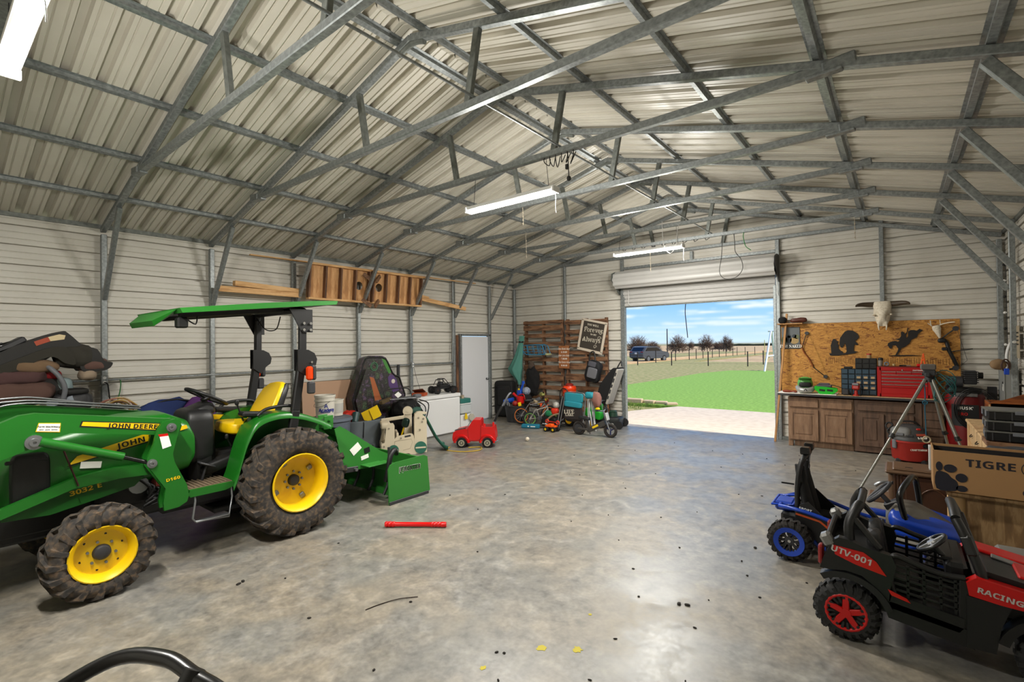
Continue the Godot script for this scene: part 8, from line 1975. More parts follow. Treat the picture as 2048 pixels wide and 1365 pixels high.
	put("gauge_panel", G.new().box(V(0, 1.0, 0.22), V(0.24, 0.05, 0.04), 0.008).cyl(V(-0.05, 1.0, 0.24), V(-0.05, 1.0, 0.25), 0.022, -1, 14).cyl(V(0.05, 1.0, 0.24), V(0.05, 1.0, 0.25), 0.022, -1, 14), mats.steel, c)
	var coil = G.new()
	for k in 4:
		var pts = []
		for i in 24:
			var a = TAU * i / 24
			pts.append(V(0.10 + (0.18 + 0.018 * k) * cos(a), 0.80 + (0.24 + 0.02 * k) * sin(a), 0.245 + 0.012 * (k % 3)))
		coil.tube(pts, 0.007, 6, true)
	put("hose_coil", coil, mats.black, c)
	# wood stove, brown enamel
	var s = thing("wood_stove", "brown enamelled cast iron stove with an arched door panel", "stove", V(0.20, 0, -6.30))
	var en = mat("stove_brown", Color(0.25, 0.155, 0.10), 0.35)
	put("body", G.new().box(V(0, 0.26, 0), V(0.52, 0.40, 0.34), 0.012), en, s)
	put("top", G.new().box(V(-0.01, 0.485, 0.0), V(0.64, 0.035, 0.44), 0.016).box(V(0.0, 0.51, 0.0), V(0.54, 0.03, 0.36), 0.014), mat("stove_top", Color(0.36, 0.265, 0.185), 0.45), s)
	put("door_panel", G.new().box(V(0.03, 0.25, 0.172), V(0.40, 0.33, 0.016), 0.006), en, s)
	put("arch_trim", G.new().tube(soft(P3([-0.06, 0.12, 0.184, -0.06, 0.24, 0.184, -0.04, 0.31, 0.184, 0.04, 0.36, 0.184, 0.12, 0.31, 0.184, 0.14, 0.24, 0.184, 0.14, 0.12, 0.184]), 5), 0.008, 6), mat("stove_edge", Color(0.31, 0.20, 0.13), 0.35), s)
	for x in [-0.25, -0.225, -0.20]: put("corner_flute", G.new().cyl(V(x, 0.08, 0.165), V(x, 0.46, 0.165), 0.012, -1, 8), en, s)
	put("corner_post", G.new().cyl(V(-0.27, 0.02, 0.12), V(-0.27, 0.45, 0.12), 0.035, -1, 12), mat("stove_top", Color.BROWN), s)
	put("side_door_handle", G.new().tube(soft(P3([-0.29, 0.36, 0.1, -0.36, 0.35, 0.12, -0.41, 0.31, 0.12]), 4), [0.012, 0.012, 0.013, 0.014, 0.016, 0.016, 0.017, 0.018, 0.016], 8), mats.steel, s)
	put("ash_shelf", G.new().box(V(-0.36, 0.18, 0.03), V(0.22, 0.06, 0.26), 0.012), mat("stove_ash", Color(0.40, 0.29, 0.20), 0.6), s)
	for p in [V(-0.28, 0.04, 0.02), V(0.2, 0.04, 0.1), V(0.2, 0.04, -0.1)]: put("leg", G.new().box(p, V(0.09, 0.08, 0.09), 0.01), en, s)
	put("hinge", G.new().box(V(-0.255, 0.37, 0.15), V(0.05, 0.03, 0.03), 0.006).box(V(-0.14, 0.525, 0.10), V(0.06, 0.006, 0.02)).box(V(0.06, 0.525, 0.12), V(0.06, 0.006, 0.02)), mats.black, s)
	var wb = thing("white_vent_box", "small white carton with a barred label on the stove top", "box", V(0.262, 0.527, -6.24))
	put("carton", G.new().box(V(0, 0.115, 0), V(0.10, 0.23, 0.12), 0.004), mat("carton_white", Color(0.74, 0.74, 0.72), 0.6), wb)
	for i in 6: put("label_bar", G.new().box(V(0.005, 0.06 + 0.018 * i, 0.061), V(0.06, 0.010, 0.002)), mats.black_ink, wb)
	var pb = thing("plank_block", "pale wooden block standing behind the cream log post", "wood block", V(0.36, 0, -5.95))
	put("block", G.new().box(V(0, 0.19, 0), V(0.07, 0.38, 0.05), 0.004), mats.pale_wood, pb)

func build_right_corner() -> void:
	# low log-fronted cabinet carrying the carton
	var c = thing("log_cabinet", "low pine cabinet with a rounded log corner post", "cabinet", V(0.80, 0, -5.85))
	wood_mat("pine", Color(0.62, 0.50, 0.34), Color(0.50, 0.38, 0.24), V(3, 0.5, 3), 0.6)
	put("body", G.new().box(V(0.0, 0.22, 0.0), V(0.84, 0.44, 0.40), 0.006), mats.pine, c)
	put("top", G.new().box(V(-0.03, 0.475, 0.03), V(0.94, 0.045, 0.52), 0.012), mats.pine, c)
	put("corner_log", G.new().cyl(V(-0.43, 0, 0.20), V(-0.43, 0.455, 0.20), 0.055, -1, 20), mat("log_tan", Color(0.66, 0.53, 0.35), 0.55), c)
	put("side_rail", G.new().box(V(-0.44, 0.22, -0.05), V(0.03, 0.44, 0.10), 0.006), mats.pale_wood, c)
	# printed carton
	var b = thing("cardboard_carton", "open cardboard carton printed with a large paw and capital letters", "carton", V(0.70, 0.50, -5.72))
	var cb = mat("cardboard", Color(0.60, 0.455, 0.29), 0.85)
	var L = 0.96
	put("front", G.new().box(V(0, 0.17, 0.185), V(L, 0.34, 0.008)), cb, b)
	put("back", G.new().box(V(0, 0.17, -0.185), V(L, 0.34, 0.008)), cb, b)
	put("side", G.new().box(V(-L / 2, 0.17, 0), V(0.008, 0.34, 0.37)), cb, b)
	put("side", G.new().box(V(L / 2, 0.17, 0), V(0.008, 0.34, 0.37)), cb, b)
	put("bottom", G.new().box(V(0, 0.004, 0), V(L, 0.008, 0.37)), cb, b)
	put("dark_lining", G.new().box(V(0, 0.27, -0.178), V(L - 0.03, 0.10, 0.004)), mat("lining_black", Color(0.08, 0.075, 0.08), 0.9), b)
	var navy = mat("ink_navy", Color(0.075, 0.07, 0.11), 0.7)
	var paw = G.new()
	paw.at(V(-0.42, 0.07, 0.1905)).ext(soft(P2([-0.045, -0.055, 0.055, -0.065, 0.09, -0.04, 0.085, 0.02, 0.05, 0.05, 0.02, 0.085, -0.045, 0.085]), 3, true), 0.003)
	paw.home()
	for p in [[-0.445, 0.205, 0.022, 0.04], [-0.375, 0.195, 0.042, 0.034], [-0.305, 0.125, 0.038, 0.037], [-0.305, 0.035, 0.036, 0.026]]: paw.at(V(p[0], p[1], 0.1905)).ext(disc2(p[2], 18, Vector2.ZERO, p[3]), 0.003)
	put("printed_paw", paw.home(), navy, b)
	text("TIGRE", 0.062, navy, b, V(-0.13, 0.255, 0.1895), Vector3.ZERO, 0.003, "Droid Sans", true, "lettering", 1.25)
	var lg = G.new().tube(circ(V(0.11, 0.25, 0.19), 0.062, V(0, 0, 1), 24), 0.003, 4, true)
	lg.at(V(0.105, 0.238, 0.1905)).ext(soft(P2([-0.028, -0.022, 0.024, -0.03, 0.03, 0.0, 0.0, 0.022, -0.026, 0.012]), 3, true), 0.003)
	for p in [[0.075, 0.275], [0.105, 0.288], [0.138, 0.275], [0.145, 0.245]]: lg.at(V(p[0], p[1], 0.1905)).ext(disc2(0.013, 12), 0.003)
	put("round_paw_mark", lg.home(), navy, b)
	text("Grupo", 0.045, navy, b, V(0.14, 0.06, 0.1895), Vector3.ZERO, 0.003)
	# pale dresser along the right wall
	var d = thing("dresser", "pale wooden dresser with dark bail handles along the right wall", "dresser", V(0.92, 0, -8.25))
	put("body", G.new().box(V(0.03, 0.35, 0.25), V(0.42, 0.66, 1.85), 0.006), mats.pale_wood, d)
	put("top", G.new().box(V(0.02, 0.70, 0.25), V(0.50, 0.04, 1.95), 0.01), mats.pale_wood, d)
	for z in [-0.68, 1.17]: put("leg", G.new().box(V(-0.19, 0.34, z), V(0.05, 0.68, 0.05), 0.004), mats.pale_wood, d)
	for i in 3:
		for k in 2:
			var dr = put("drawer", G.new().box(V(-0.185, 0.54 - 0.26 * k, -0.37 + 0.58 * i), V(0.016, 0.22, 0.52), 0.006), mats.pale_wood, d)
			put("handle", G.new().tube(soft(P3([-0.195, 0.55 - 0.26 * k, -0.43 + 0.58 * i, -0.215, 0.53 - 0.26 * k, -0.40 + 0.58 * i, -0.215, 0.53 - 0.26 * k, -0.34 + 0.58 * i, -0.195, 0.55 - 0.26 * k, -0.31 + 0.58 * i]), 3), 0.006, 5), mats.black, dr)
	# stacked clear-lid organizer cases
	var lid = mat("case_clear", Color(0.40, 0.40, 0.38), 0.3)
	for k in 3:
		var o = thing("organizer_case", ["black small-parts case with grey latches at the bottom of the stack on the dresser", "black small-parts case with grey latches in the middle of the stack on the dresser", "black small-parts case with a pale clear lid on top of the stack"][k], "parts case", V(0.90, 0.772 + 0.105 * k, -6.92), -4 + 3 * k, "stacked parts cases")
		put("tray", G.new().box(V(0, 0.045, 0), V(0.44, 0.085, 0.34), 0.008), mat("case_black", Color(0.055, 0.055, 0.06), 0.4), o)
		put("lid", G.new().box(V(0, 0.093, 0), V(0.455, 0.018, 0.355), 0.006), lid, o)
		for x in [-0.17, -0.05, 0.08, 0.2]: put("rib", G.new().box(V(x, 0.045, 0.172), V(0.012, 0.08, 0.008), 0.002), mats.dark_grey, o)
		put("latch", G.new().box(V(0.02, 0.08, 0.176), V(0.10, 0.035, 0.012), 0.004), mats.grey, o)
		for z in [-0.1, 0.1]: put("side_latch", G.new().box(V(-0.225, 0.06, z), V(0.012, 0.06, 0.04), 0.004), mats.grey, o)
	var rs = thing("riser_board", "thin brown board under the stack of parts cases", "board", V(0.90, 0.722, -6.92))
	put("board", G.new().box(V(0, 0.022, 0), V(0.46, 0.044, 0.38), 0.004), mats.old_board, rs)
	var bg = thing("folded_tarp", "folded grey and black tarp lying behind the printed carton", "tarp", V(0.86, 0.502, -6.18))
	put("tarp", bag(V(0, 0.16, 0), V(0.56, 0.32, 0.20), 85, 0.6, 0.05), mat("tarp_grey", Color(0.20, 0.20, 0.21), 0.6), bg)
	put("red_tip", G.new().sup(V(-0.26, 0.28, 0.06), V(0.05, 0.035, 0.04), 0.8), mats.red_plastic, bg)
	# wooden tool caddy with box joints
	var w = thing("wooden_caddy", "varnished wooden caddy with box-joint corners on the dresser", "wooden box", V(0.99, 0.722, -8.05))
	wood_mat("varnish", Color(0.60, 0.33, 0.13), Color(0.48, 0.24, 0.08), V(0.6, 4, 0.6), 0.45)
	put("end_board", G.new().ext(P2([-0.16, 0.24, 0.16, 0.24, 0.16, 0.36, 0.12, 0.44, -0.06, 0.36, -0.16, 0.33]), 0.02, V(0, 0, 0.14), V(1, 0, 0), V(0, 1, 0)), mats.varnish, w)
	put("front_board", G.new().box(V(0, 0.17, 0.14), V(0.34, 0.30, 0.02), 0.002), mats.varnish, w)
	put("back_board", G.new().box(V(0, 0.17, -0.28), V(0.34, 0.30, 0.02), 0.002), mats.varnish, w)
	put("side_board", G.new().box(V(-0.16, 0.17, -0.07), V(0.02, 0.30, 0.42), 0.002).box(V(0.16, 0.17, -0.07), V(0.02, 0.30, 0.42), 0.002), mats.varnish, w)
	for i in 5: put("joint_finger", G.new().box(V(-0.172, 0.05 + 0.06 * i, 0.14), V(0.014, 0.03, 0.022), 0.001), mats.pale_wood, w)
	# electrical panel on the right wall
	var e = thing("electrical_panel", "grey steel electrical panel box on the right wall above the dresser", "electrical panel", V(XR - 0.09, 1.17, -9.2))
	put("box", G.new().box(V(0.0, 0, 0), V(0.13, 0.44, 0.36), 0.006), mat("panel_grey", Color(0.50, 0.51, 0.50), 0.45), e)
	put("cover", G.new().box(V(-0.07, 0, 0), V(0.01, 0.45, 0.37), 0.003), mat("panel_grey", Color.GRAY), e)
	put("latch", G.new().box(V(-0.078, 0.02, 0.10), V(0.01, 0.07, 0.02), 0.002), mats.black, e)
	put("tag", G.new().box(V(-0.078, -0.02, 0.12), V(0.004, 0.09, 0.03)), mats.white_ink, e)
	put("cable", G.new().tube(soft(P3([-0.02, 0.22, 0.05, -0.03, 0.40, 0.07, 0.0, 0.55, 0.09, 0.03, 0.58, 0.2]), 5), 0.018, 8), mats.white, e)
	var sp = thing("wire_spools", "cluster of tan gloves and wire hanging above the electrical panel", "gloves", V(1.02, 1.40, -9.0))
	put("glove", bag(V(0, 0.06, 0), V(0.16, 0.14, 0.16), 87, 0.8, 0.07), mat("glove_tan", Color(0.52, 0.42, 0.30), 0.85), sp)
	put("wire_loop", G.new().tube(circ(V(0.06, 0.05, 0.1), 0.075, V(0.8, 0, 0.6), 18), 0.010, 6, true).tube(circ(V(0.05, 0.04, 0.12), 0.06, V(0.7, 0.1, 0.6).normalized(), 18), 0.009, 6, true), mat("wire_brown", Color(0.28, 0.18, 0.14), 0.6), sp)
	put("blue_tag", G.new().box(V(0.06, -0.03, 0.16), V(0.05, 0.08, 0.02), 0.006), mats.blue, sp)
	# tall dark framed panel and paper notice at the picture's right edge
	var f = thing("framed_panel", "tall dark framed panel leaning against the right wall", "frame", V(1.19, 1.02, -7.7))
	put("panel", G.new().box(V(0, 0.66, 0), V(0.02, 1.30, 0.6)), mat("panel_dark", Color(0.17, 0.18, 0.18), 0.3), f)
	for z in [-0.30, 0.30]: put("frame_side", G.new().box(V(-0.01, 0.66, z), V(0.035, 1.32, 0.03), 0.004), mats.black, f)
	for y in [0.0, 1.32]: put("frame_rail", G.new().box(V(-0.01, y, 0), V(0.035, 0.03, 0.6), 0.004), mats.black, f)
	put("ledger", G.new().box(V(0.0, -0.02, 0), V(0.05, 0.03, 0.62), 0.003), mats.stick_wood, f)
	var nt = thing("paper_notice", "tan paper notice with printed lines on the right wall above the panel box", "notice", V(XR - 0.04, 1.75, -9.0))
	put("sheet", G.new().box(V(0, 0, 0), V(0.004, 0.42, 0.34)), mat("notice_tan", Color(0.62, 0.57, 0.48), 0.8), nt)
	for i in 4: put("printed_line", G.new().box(V(-0.003, 0.12 - 0.05 * i, 0.0), V(0.002, 0.018, 0.24)), mats.black_ink, nt)
	# string of bulbs down the wall beside the corner post
	var sl = thing("string_lights", "string of small unlit bulbs hanging down the right wall by the corner", "string lights", V(XR - 0.02, 1.66, -9.86))
	put("wire", G.new().cyl(V(0, 0, 0), V(0, 1.35, 0), 0.004, -1, 5), mats.black, sl)
	for i in 6: put("bulb", G.new().sup(V(-0.02, 0.05 + 0.23 * i, 0.0), V(0.035, 0.04, 0.035), 1.0).cyl(V(0, 0.05 + 0.23 * i, 0), V(-0.012, 0.05 + 0.23 * i, 0), 0.012, -1, 8), [mats.white, mats.black][i % 2], sl)
	# flat pack behind the compressor
	tag(put("metal_bracket", G.new().box(V(1.05, 0.55, -9.85), V(0.10, 1.1, 0.06), 0.006).box(V(1.05, 0.9, -9.82), V(0.05, 0.12, 0.02), 0.004), mats.dark_grey), "tall dark steel bracket standing behind the air compressor", "bracket")

func build_vehicles() -> void:
	build_kart()
	build_utv()
	build_foreground()
	build_hanging_cords()

func kart_wheel(t: Node3D, p: Vector3, R: float, w: float, side: float) -> void:
	var o = put("wheel", tyre(G.new().at(p, V(0, 90, 0)), R, R * 0.62, w, 18, 0.014, 0.024, 0.25), mat("kart_tyre", Color(0.12, 0.105, 0.09), 0.9), t)
	put("bead_ring", G.new().lathe(P2([R * 0.68, w * 0.30, R * 0.68, w * 0.54, R * 0.46, w * 0.50, R * 0.44, w * 0.30]), p, V(0, 0, side), 28), mat("kart_blue", Color(0.05, 0.22, 0.62), 0.35), o)
	var sp = G.new().lathe(P2([R * 0.2, w * 0.22, R * 0.2, w * 0.34, 0, w * 0.36]), p, V(0, 0, side), 18)
	for k in 8:
		var a = TAU * k / 8
		sp.bar(p + V(cos(a) * R * 0.15, sin(a) * R * 0.15, side * w * 0.26), p + V(cos(a) * R * 0.5, sin(a) * R * 0.5, side * w * 0.28), 0.02, 0.012, 0.002, V(0, 0, 1))
	put("spokes", sp, mats.dark_grey, o)
	put("cap", G.new().cyl(p + V(0, 0, side * w * 0.36), p + V(0, 0, side * w * 0.39), R * 0.07, -1, 12), mats.chrome, o)

func build_kart() -> void:
	var bl = mat("kart_blue", Color(0.05, 0.22, 0.62), 0.35)
	var t = thing("go_kart", "blue two-seat kids go-kart with black bucket seats and roll bar", "go-kart", V(-0.72, 0, -4.86))
	for s in [-1.0, 1.0]:
		kart_wheel(t, V(0.0, 0.165, s * 0.33), 0.165, 0.13, s)
		kart_wheel(t, V(0.98, 0.15, s * 0.33), 0.15, 0.11, s)
	var z = 0.26
	for s in [-1.0, 1.0]:
		put("side_rail", G.new().tube(soft(P3([-0.10, 0.38, s * 0.18, 0.02, 0.40, s * z, 0.20, 0.37, s * z, 0.45, 0.30, s * z, 0.72, 0.26, s * z, 0.85, 0.28, s * 0.2]), 4), 0.016, 8), bl, t)
		put("lower_rail", G.new().tube(P3([0.02, 0.30, s * z, 0.20, 0.12, s * z, 0.85, 0.12, s * 0.2, 1.10, 0.20, s * 0.12]), 0.015, 8), bl, t)
		put("side_panel", G.new().ext(P2([0.02, 0.30, 0.06, 0.44, 0.12, 0.47, 0.32, 0.28, 0.50, 0.20, 0.50, 0.13, 0.2, 0.13]), 0.012, V(0, 0, s * 0.24), V(1, 0, 0), V(0, 1, 0)), mats.black, t)
		put("orange_line", G.new().bar(V(0.03, 0.36, s * 0.248), V(0.20, 0.33, s * 0.248), 0.004, 0.016, 0.001).bar(V(0.20, 0.33, s * 0.248), V(0.38, 0.19, s * 0.248), 0.004, 0.016, 0.001), mat("line_orange", Color(0.75, 0.30, 0.08), 0.5), t)
		put("shock", G.new().cyl(V(0.05, 0.17, s * 0.22), V(0.13, 0.33, s * 0.2), 0.028, -1, 10), mat("shock_rust", Color(0.28, 0.15, 0.11), 0.6), t)
	put("cross_tubes", G.new().cyl(V(-0.10, 0.38, -0.18), V(-0.10, 0.38, 0.18), 0.015, -1, 8).cyl(V(0.2, 0.13, -z), V(0.2, 0.13, z), 0.014, -1, 8).cyl(V(0.85, 0.13, -0.2), V(0.85, 0.13, 0.2), 0.014, -1, 8).cyl(V(0, 0.165, -0.30), V(0, 0.165, 0.30), 0.02, -1, 8).cyl(V(0.98, 0.15, -0.3), V(0.98, 0.15, 0.3), 0.016, -1, 8), bl, t)
	put("rear_rack", G.new().tube(P3([-0.16, 0.38, -0.15, -0.16, 0.38, 0.15, 0.0, 0.40, 0.18, 0.0, 0.40, -0.18, -0.16, 0.38, -0.15]), 0.012, 6).box(V(-0.08, 0.36, 0), V(0.14, 0.08, 0.2), 0.015), bl, t)
	put("engine_box", G.new().box(V(0.0, 0.24, 0), V(0.2, 0.16, 0.28), 0.02), mats.black, t)
	put("floor_pan", G.new().box(V(0.5, 0.125, 0), V(0.75, 0.02, 0.44), 0.004), mats.black, t)
	for s in [-1.0, 1.0]:
		var st = put("seat", G.new().sup(V(0.27, 0.25, s * 0.115), V(0.30, 0.12, 0.22), 0.4), mats.black_cloth, t)
		var rows = []
		for a in [[0.25, 0.14, 0.12], [0.36, 0.12, 0.13], [0.48, 0.09, 0.13], [0.57, 0.07, 0.11], [0.62, 0.06, 0.07], [0.70, 0.05, 0.055], [0.74, 0.045, 0.03]]:
			var r = []
			for j in 16:
				var th = TAU * j / 16
				r.append(V(a[1] + 0.035 * sin(th), a[0], s * 0.115 + a[2] * 0.9 * pow(abs(cos(th)), 0.6) * sign(cos(th))))
			rows.append(r)
		put("backrest", G.new().grid(rows, true, true), mats.black_cloth, st)
	put("roll_bar", G.new().tube(soft(P3([0.04, 0.30, 0.21, 0.04, 0.55, 0.21, 0.06, 0.74, 0.19, 0.09, 0.82, 0.13, 0.09, 0.82, -0.13, 0.06, 0.74, -0.19, 0.04, 0.55, -0.21, 0.04, 0.30, -0.21]), 4), 0.02, 8), mats.black, t)
	for s in [-1.0, 1.0]: put("work_light", G.new().box(V(0.09, 0.865, s * 0.11), V(0.07, 0.06, 0.09), 0.008), mats.black_gloss, t)
	put("light_wire", G.new().tube(soft(P3([0.09, 0.83, 0.08, 0.11, 0.74, 0.05, 0.1, 0.70, 0.0, 0.1, 0.8, -0.06]), 4), 0.004, 5), mats.black, t)
	put("shift_lever", G.new().cyl(V(0.02, 0.60, 0.24), V(-0.06, 0.615, 0.30), 0.007, -1, 6), mats.black, t)
	# hood and front hoop
	var rows = []
	for a in [[0.62, 0.36, 0.16, 0.08], [0.68, 0.40, 0.20, 0.13], [0.80, 0.385, 0.215, 0.14], [0.95, 0.34, 0.19, 0.11], [1.08, 0.285, 0.15, 0.08], [1.17, 0.24, 0.09, 0.04]]:
		var r = []
		for j in 20:
			var th = TAU * j / 20
			r.append(V(a[0], a[1] + a[3] * sin(th) * (1.0 if sin(th) > 0 else 0.6), a[2] * pow(abs(cos(th)), 0.6) * sign(cos(th))))
		rows.append(r)
	var hd = put("hood", G.new().grid(rows, true, true), mat("kart_hood", Color(0.33, 0.31, 0.28), 0.45), t)
	for s in [-1.0, 1.0]:
		put("blue_cheek", G.new().sup(V(0.85, 0.40, s * 0.14), V(0.44, 0.13, 0.18), 0.6, V(s * 24, 0, -14)), bl, hd)
		put("blue_fin", G.new().sup(V(0.66, 0.345, s * 0.22), V(0.36, 0.05, 0.08), 0.6, V(0, 0, -5)), bl, hd)
		put("headlight", G.new().sup(V(1.0, 0.30, s * 0.17), V(0.12, 0.05, 0.08), 0.6), mat("lamp_cream", Color(0.70, 0.66, 0.55), 0.3), hd)
	put("sticker", G.new().box(V(0.86, 0.432, 0.17), V(0.05, 0.003, 0.04), 0.0, V(32, 0, -12)), mats.white_ink, hd)
	put("dash_block", G.new().box(V(0.66, 0.50, 0.02), V(0.10, 0.05, 0.09), 0.008, V(0, 0, 30)), mats.black, t)
	put("front_hoop", G.new().tube(soft(P3([0.76, 0.36, 0.20, 0.71, 0.58, 0.22, 0.72, 0.66, 0.20, 0.76, 0.715, 0.10, 0.79, 0.72, -0.06, 0.81, 0.66, -0.17, 0.83, 0.50, -0.20, 0.84, 0.36, -0.20]), 5), 0.021, 8), mats.black_gloss, t)
	put("steering_wheel", G.new().tube(circ(V(0.58, 0.585, 0.04), 0.105, V(-0.75, 0.66, 0).normalized(), 22), 0.014, 8, true).bar(V(0.505, 0.505, 0.04), V(0.655, 0.665, 0.04), 0.04, 0.016, 0.003).cyl(V(0.59, 0.575, 0.04), V(0.68, 0.47, 0.04), 0.018, -1, 8), mats.dark_grey, t)
	put("front_bumper", G.new().tube(soft(P3([1.0, 0.18, 0.26, 1.16, 0.2, 0.2, 1.22, 0.2, 0.0, 1.16, 0.2, -0.2, 1.0, 0.18, -0.26]), 4), 0.015, 8), mats.black, t)
	put("side_mirror_block", G.new().box(V(0.60, 0.36, 0.17), V(0.03, 0.09, 0.10), 0.012), mats.black, t)
	text("SPORT", 0.022, mats.white_ink, t, V(0.10, 0.405, 0.2475), V(0, 0, -8), 0.002)

func build_utv() -> void:
	var bk = mat("utv_black", Color(0.045, 0.045, 0.047), 0.42)
	var rd = mat("utv_red", Color(0.68, 0.045, 0.04), 0.3)
	var t = thing("ride_on_utv", "red and black battery ride-on off-road buggy with red star wheels", "ride-on toy", V(-0.27, 0, -3.80))
	# wheels
	for s in [-1.0, 1.0]:
		for k in 2:
			var p = V([0.0, 0.88][k], 0.17, s * 0.25)
			var w = put("wheel", tyre(G.new().at(p, V(0, 90, 0)), 0.172, 0.105, 0.13, 20, 0.014, 0.022, 0.22), mats.rubber, t)
			put("rim_back", G.new().cyl(p + V(0, 0, s * 0.035), p + V(0, 0, s * 0.04), 0.104, -1, 24), mats.black, w)
			if k == 1:
				put("whitewall", G.new().tube(circ(p + V(0, 0, s * 0.062), 0.135, V(0, 0, 1), 26), 0.006, 5, true), mat("tyre_tan", Color(0.34, 0.28, 0.2), 0.9), w)
			put("rim", G.new().tube(circ(p + V(0, 0, s * 0.055), 0.10, V(0, 0, 1), 28), 0.012, 8, true), rd, w)
			var sp = G.new().cyl(p + V(0, 0, s * 0.04), p + V(0, 0, s * 0.068), 0.032, 0.026, 16)
			for q in 5:
				var a = TAU * q / 5 + 0.3
				sp.bar(p + V(cos(a) * 0.02, sin(a) * 0.02, s * 0.058), p + V(cos(a) * 0.10, sin(a) * 0.10, s * 0.056), 0.034, 0.016, 0.004, V(0, 0, 1))
			put("star_spokes", sp, rd, w)
	put("under_tray", G.new().box(V(0.38, 0.22, 0), V(0.66, 0.08, 0.40), 0.02).cyl(V(0, 0.17, -0.2), V(0, 0.17, 0.2), 0.02, -1, 8).cyl(V(0.88, 0.17, -0.2), V(0.88, 0.17, 0.2), 0.02, -1, 8), bk, t)
	for s in [-1.0, 1.0]:
		var z: float = s * 0.27
		var q = put("rear_quarter", G.new().ext(P2([-0.13, 0.40, -0.11, 0.47, -0.06, 0.58, -0.03, 0.605, 0.02, 0.60, 0.09, 0.575, 0.22, 0.555, 0.24, 0.50, 0.21, 0.36, 0.20, 0.26, 0.17, 0.29, 0.14, 0.36, 0.08, 0.405, 0.0, 0.415, -0.08, 0.40]), 0.05, V(0, 0, z), V(1, 0, 0), V(0, 1, 0)), bk, t)
		put("red_decal", G.new().ext(P2([-0.06, 0.555, -0.05, 0.50, 0.05, 0.465, 0.195, 0.435, 0.15, 0.505, 0.09, 0.545]), 0.004, V(0, 0, z + s * 0.027), V(1, 0, 0), V(0, 1, 0)), rd, q)
		put("red_flash", G.new().ext(P2([0.20, 0.365, 0.215, 0.335, 0.30, 0.315, 0.285, 0.335]), 0.004, V(0, 0, z + s * 0.027), V(1, 0, 0), V(0, 1, 0)), rd, q)
		put("fender_arch", G.new().lathe(P2([0.20, -0.035, 0.235, -0.035, 0.235, 0.035, 0.20, 0.035]), V(0, 0.17, z), V(0, 0, 1), 14, 0.35, 2.15), mats.black, q)
		put("tail_light", G.new().box(V(-0.125, 0.47, z - s * 0.02), V(0.03, 0.12, 0.06), 0.01), mat("tail_red", Color(0.5, 0.04, 0.04), 0.3), q)
		put("chrome_cap", G.new().box(V(-0.09, 0.575, z), V(0.06, 0.08, 0.07), 0.015, V(0, 0, 30)), mat("utv_silver", Color(0.45, 0.45, 0.44), 0.35, 0.4), q)
		# lattice door
		var d = put("door", G.new().ext(P2([0.20, 0.26, 0.50, 0.22, 0.52, 0.25, 0.52, 0.30, 0.22, 0.34]), 0.04, V(0, 0, z), V(1, 0, 0), V(0, 1, 0)).tube(soft(P3([0.23, 0.33, z, 0.21, 0.44, z, 0.215, 0.535, z, 0.25, 0.555, z, 0.33, 0.53, z, 0.44, 0.505, z, 0.53, 0.51, z]), 3), 0.016, 6).bar(V(0.53, 0.50, z), V(0.52, 0.24, z), 0.03, 0.05, 0.006, V(1, 0, 0)), bk, t)
		for i in 5: put("slat", G.new().bar(V(0.225, 0.365 + 0.034 * i, z), V(0.515, 0.335 + 0.034 * i, z), 0.012, 0.014, 0.003), bk, d)
		for x in [0.29, 0.36, 0.43, 0.49]: put("upright", G.new().bar(V(x, 0.30, z), V(x, 0.51, z), 0.012, 0.016, 0.003, V(1, 0, 0)), bk, d)
		put("sill", G.new().ext(P2([0.17, 0.30, 0.20, 0.20, 0.50, 0.155, 0.56, 0.15, 0.56, 0.24, 0.50, 0.25, 0.24, 0.29]), 0.06, V(0, 0, z - s * 0.01), V(1, 0, 0), V(0, 1, 0)), bk, t)
		# front fender and red cheek
		var f = put("front_cheek", G.new().ext(P2([0.53, 0.50, 0.57, 0.535, 0.80, 0.50, 1.06, 0.46, 1.08, 0.40, 0.88, 0.41, 0.66, 0.42, 0.54, 0.435]), 0.06, V(0, 0, z), V(1, 0, 0), V(0, 1, 0)), rd, t)
		put("fender_arch", G.new().lathe(P2([0.20, -0.04, 0.24, -0.04, 0.24, 0.04, 0.20, 0.04]), V(0.88, 0.17, z), V(0, 0, 1), 14, 0.2, 2.9), bk, f)
		put("lower_front", G.new().ext(P2([0.53, 0.43, 0.70, 0.415, 0.66, 0.30, 0.64, 0.16, 0.53, 0.16]), 0.05, V(0, 0, z), V(1, 0, 0), V(0, 1, 0)), bk, f)
		# posts
		put("rear_post", G.new().tube(soft(P3([0.02, 0.58, s * 0.24, 0.02, 0.68, s * 0.23, 0.05, 0.76, s * 0.20, 0.07, 0.79, s * 0.16]), 4), 0.028, 8).bar(V(0.03, 0.73, s * 0.22), V(0.17, 0.56, s * 0.24), 0.04, 0.03, 0.008), bk, t)
		put("windscreen_post", G.new().tube(soft(P3([0.60, 0.52, s * 0.25, 0.57, 0.62, s * 0.245, 0.53, 0.73, s * 0.23, 0.50, 0.80, s * 0.20]), 4), 0.024, 8).bar(V(0.565, 0.63, s * 0.25), V(0.535, 0.73, s * 0.235), 0.045, 0.05, 0.01), bk, t)
		var st = put("seat", G.new().sup(V(0.24, 0.36, s * 0.11), V(0.22, 0.10, 0.19), 0.4).sup(V(0.15, 0.48, s * 0.11), V(0.08, 0.30, 0.19), 0.4, V(0, 0, 8)), mats.black, t)
	put("rear_bed", G.new().box(V(0.02, 0.49, 0), V(0.22, 0.03, 0.48), 0.01).box(V(-0.09, 0.53, 0), V(0.03, 0.12, 0.46), 0.01), bk, t)
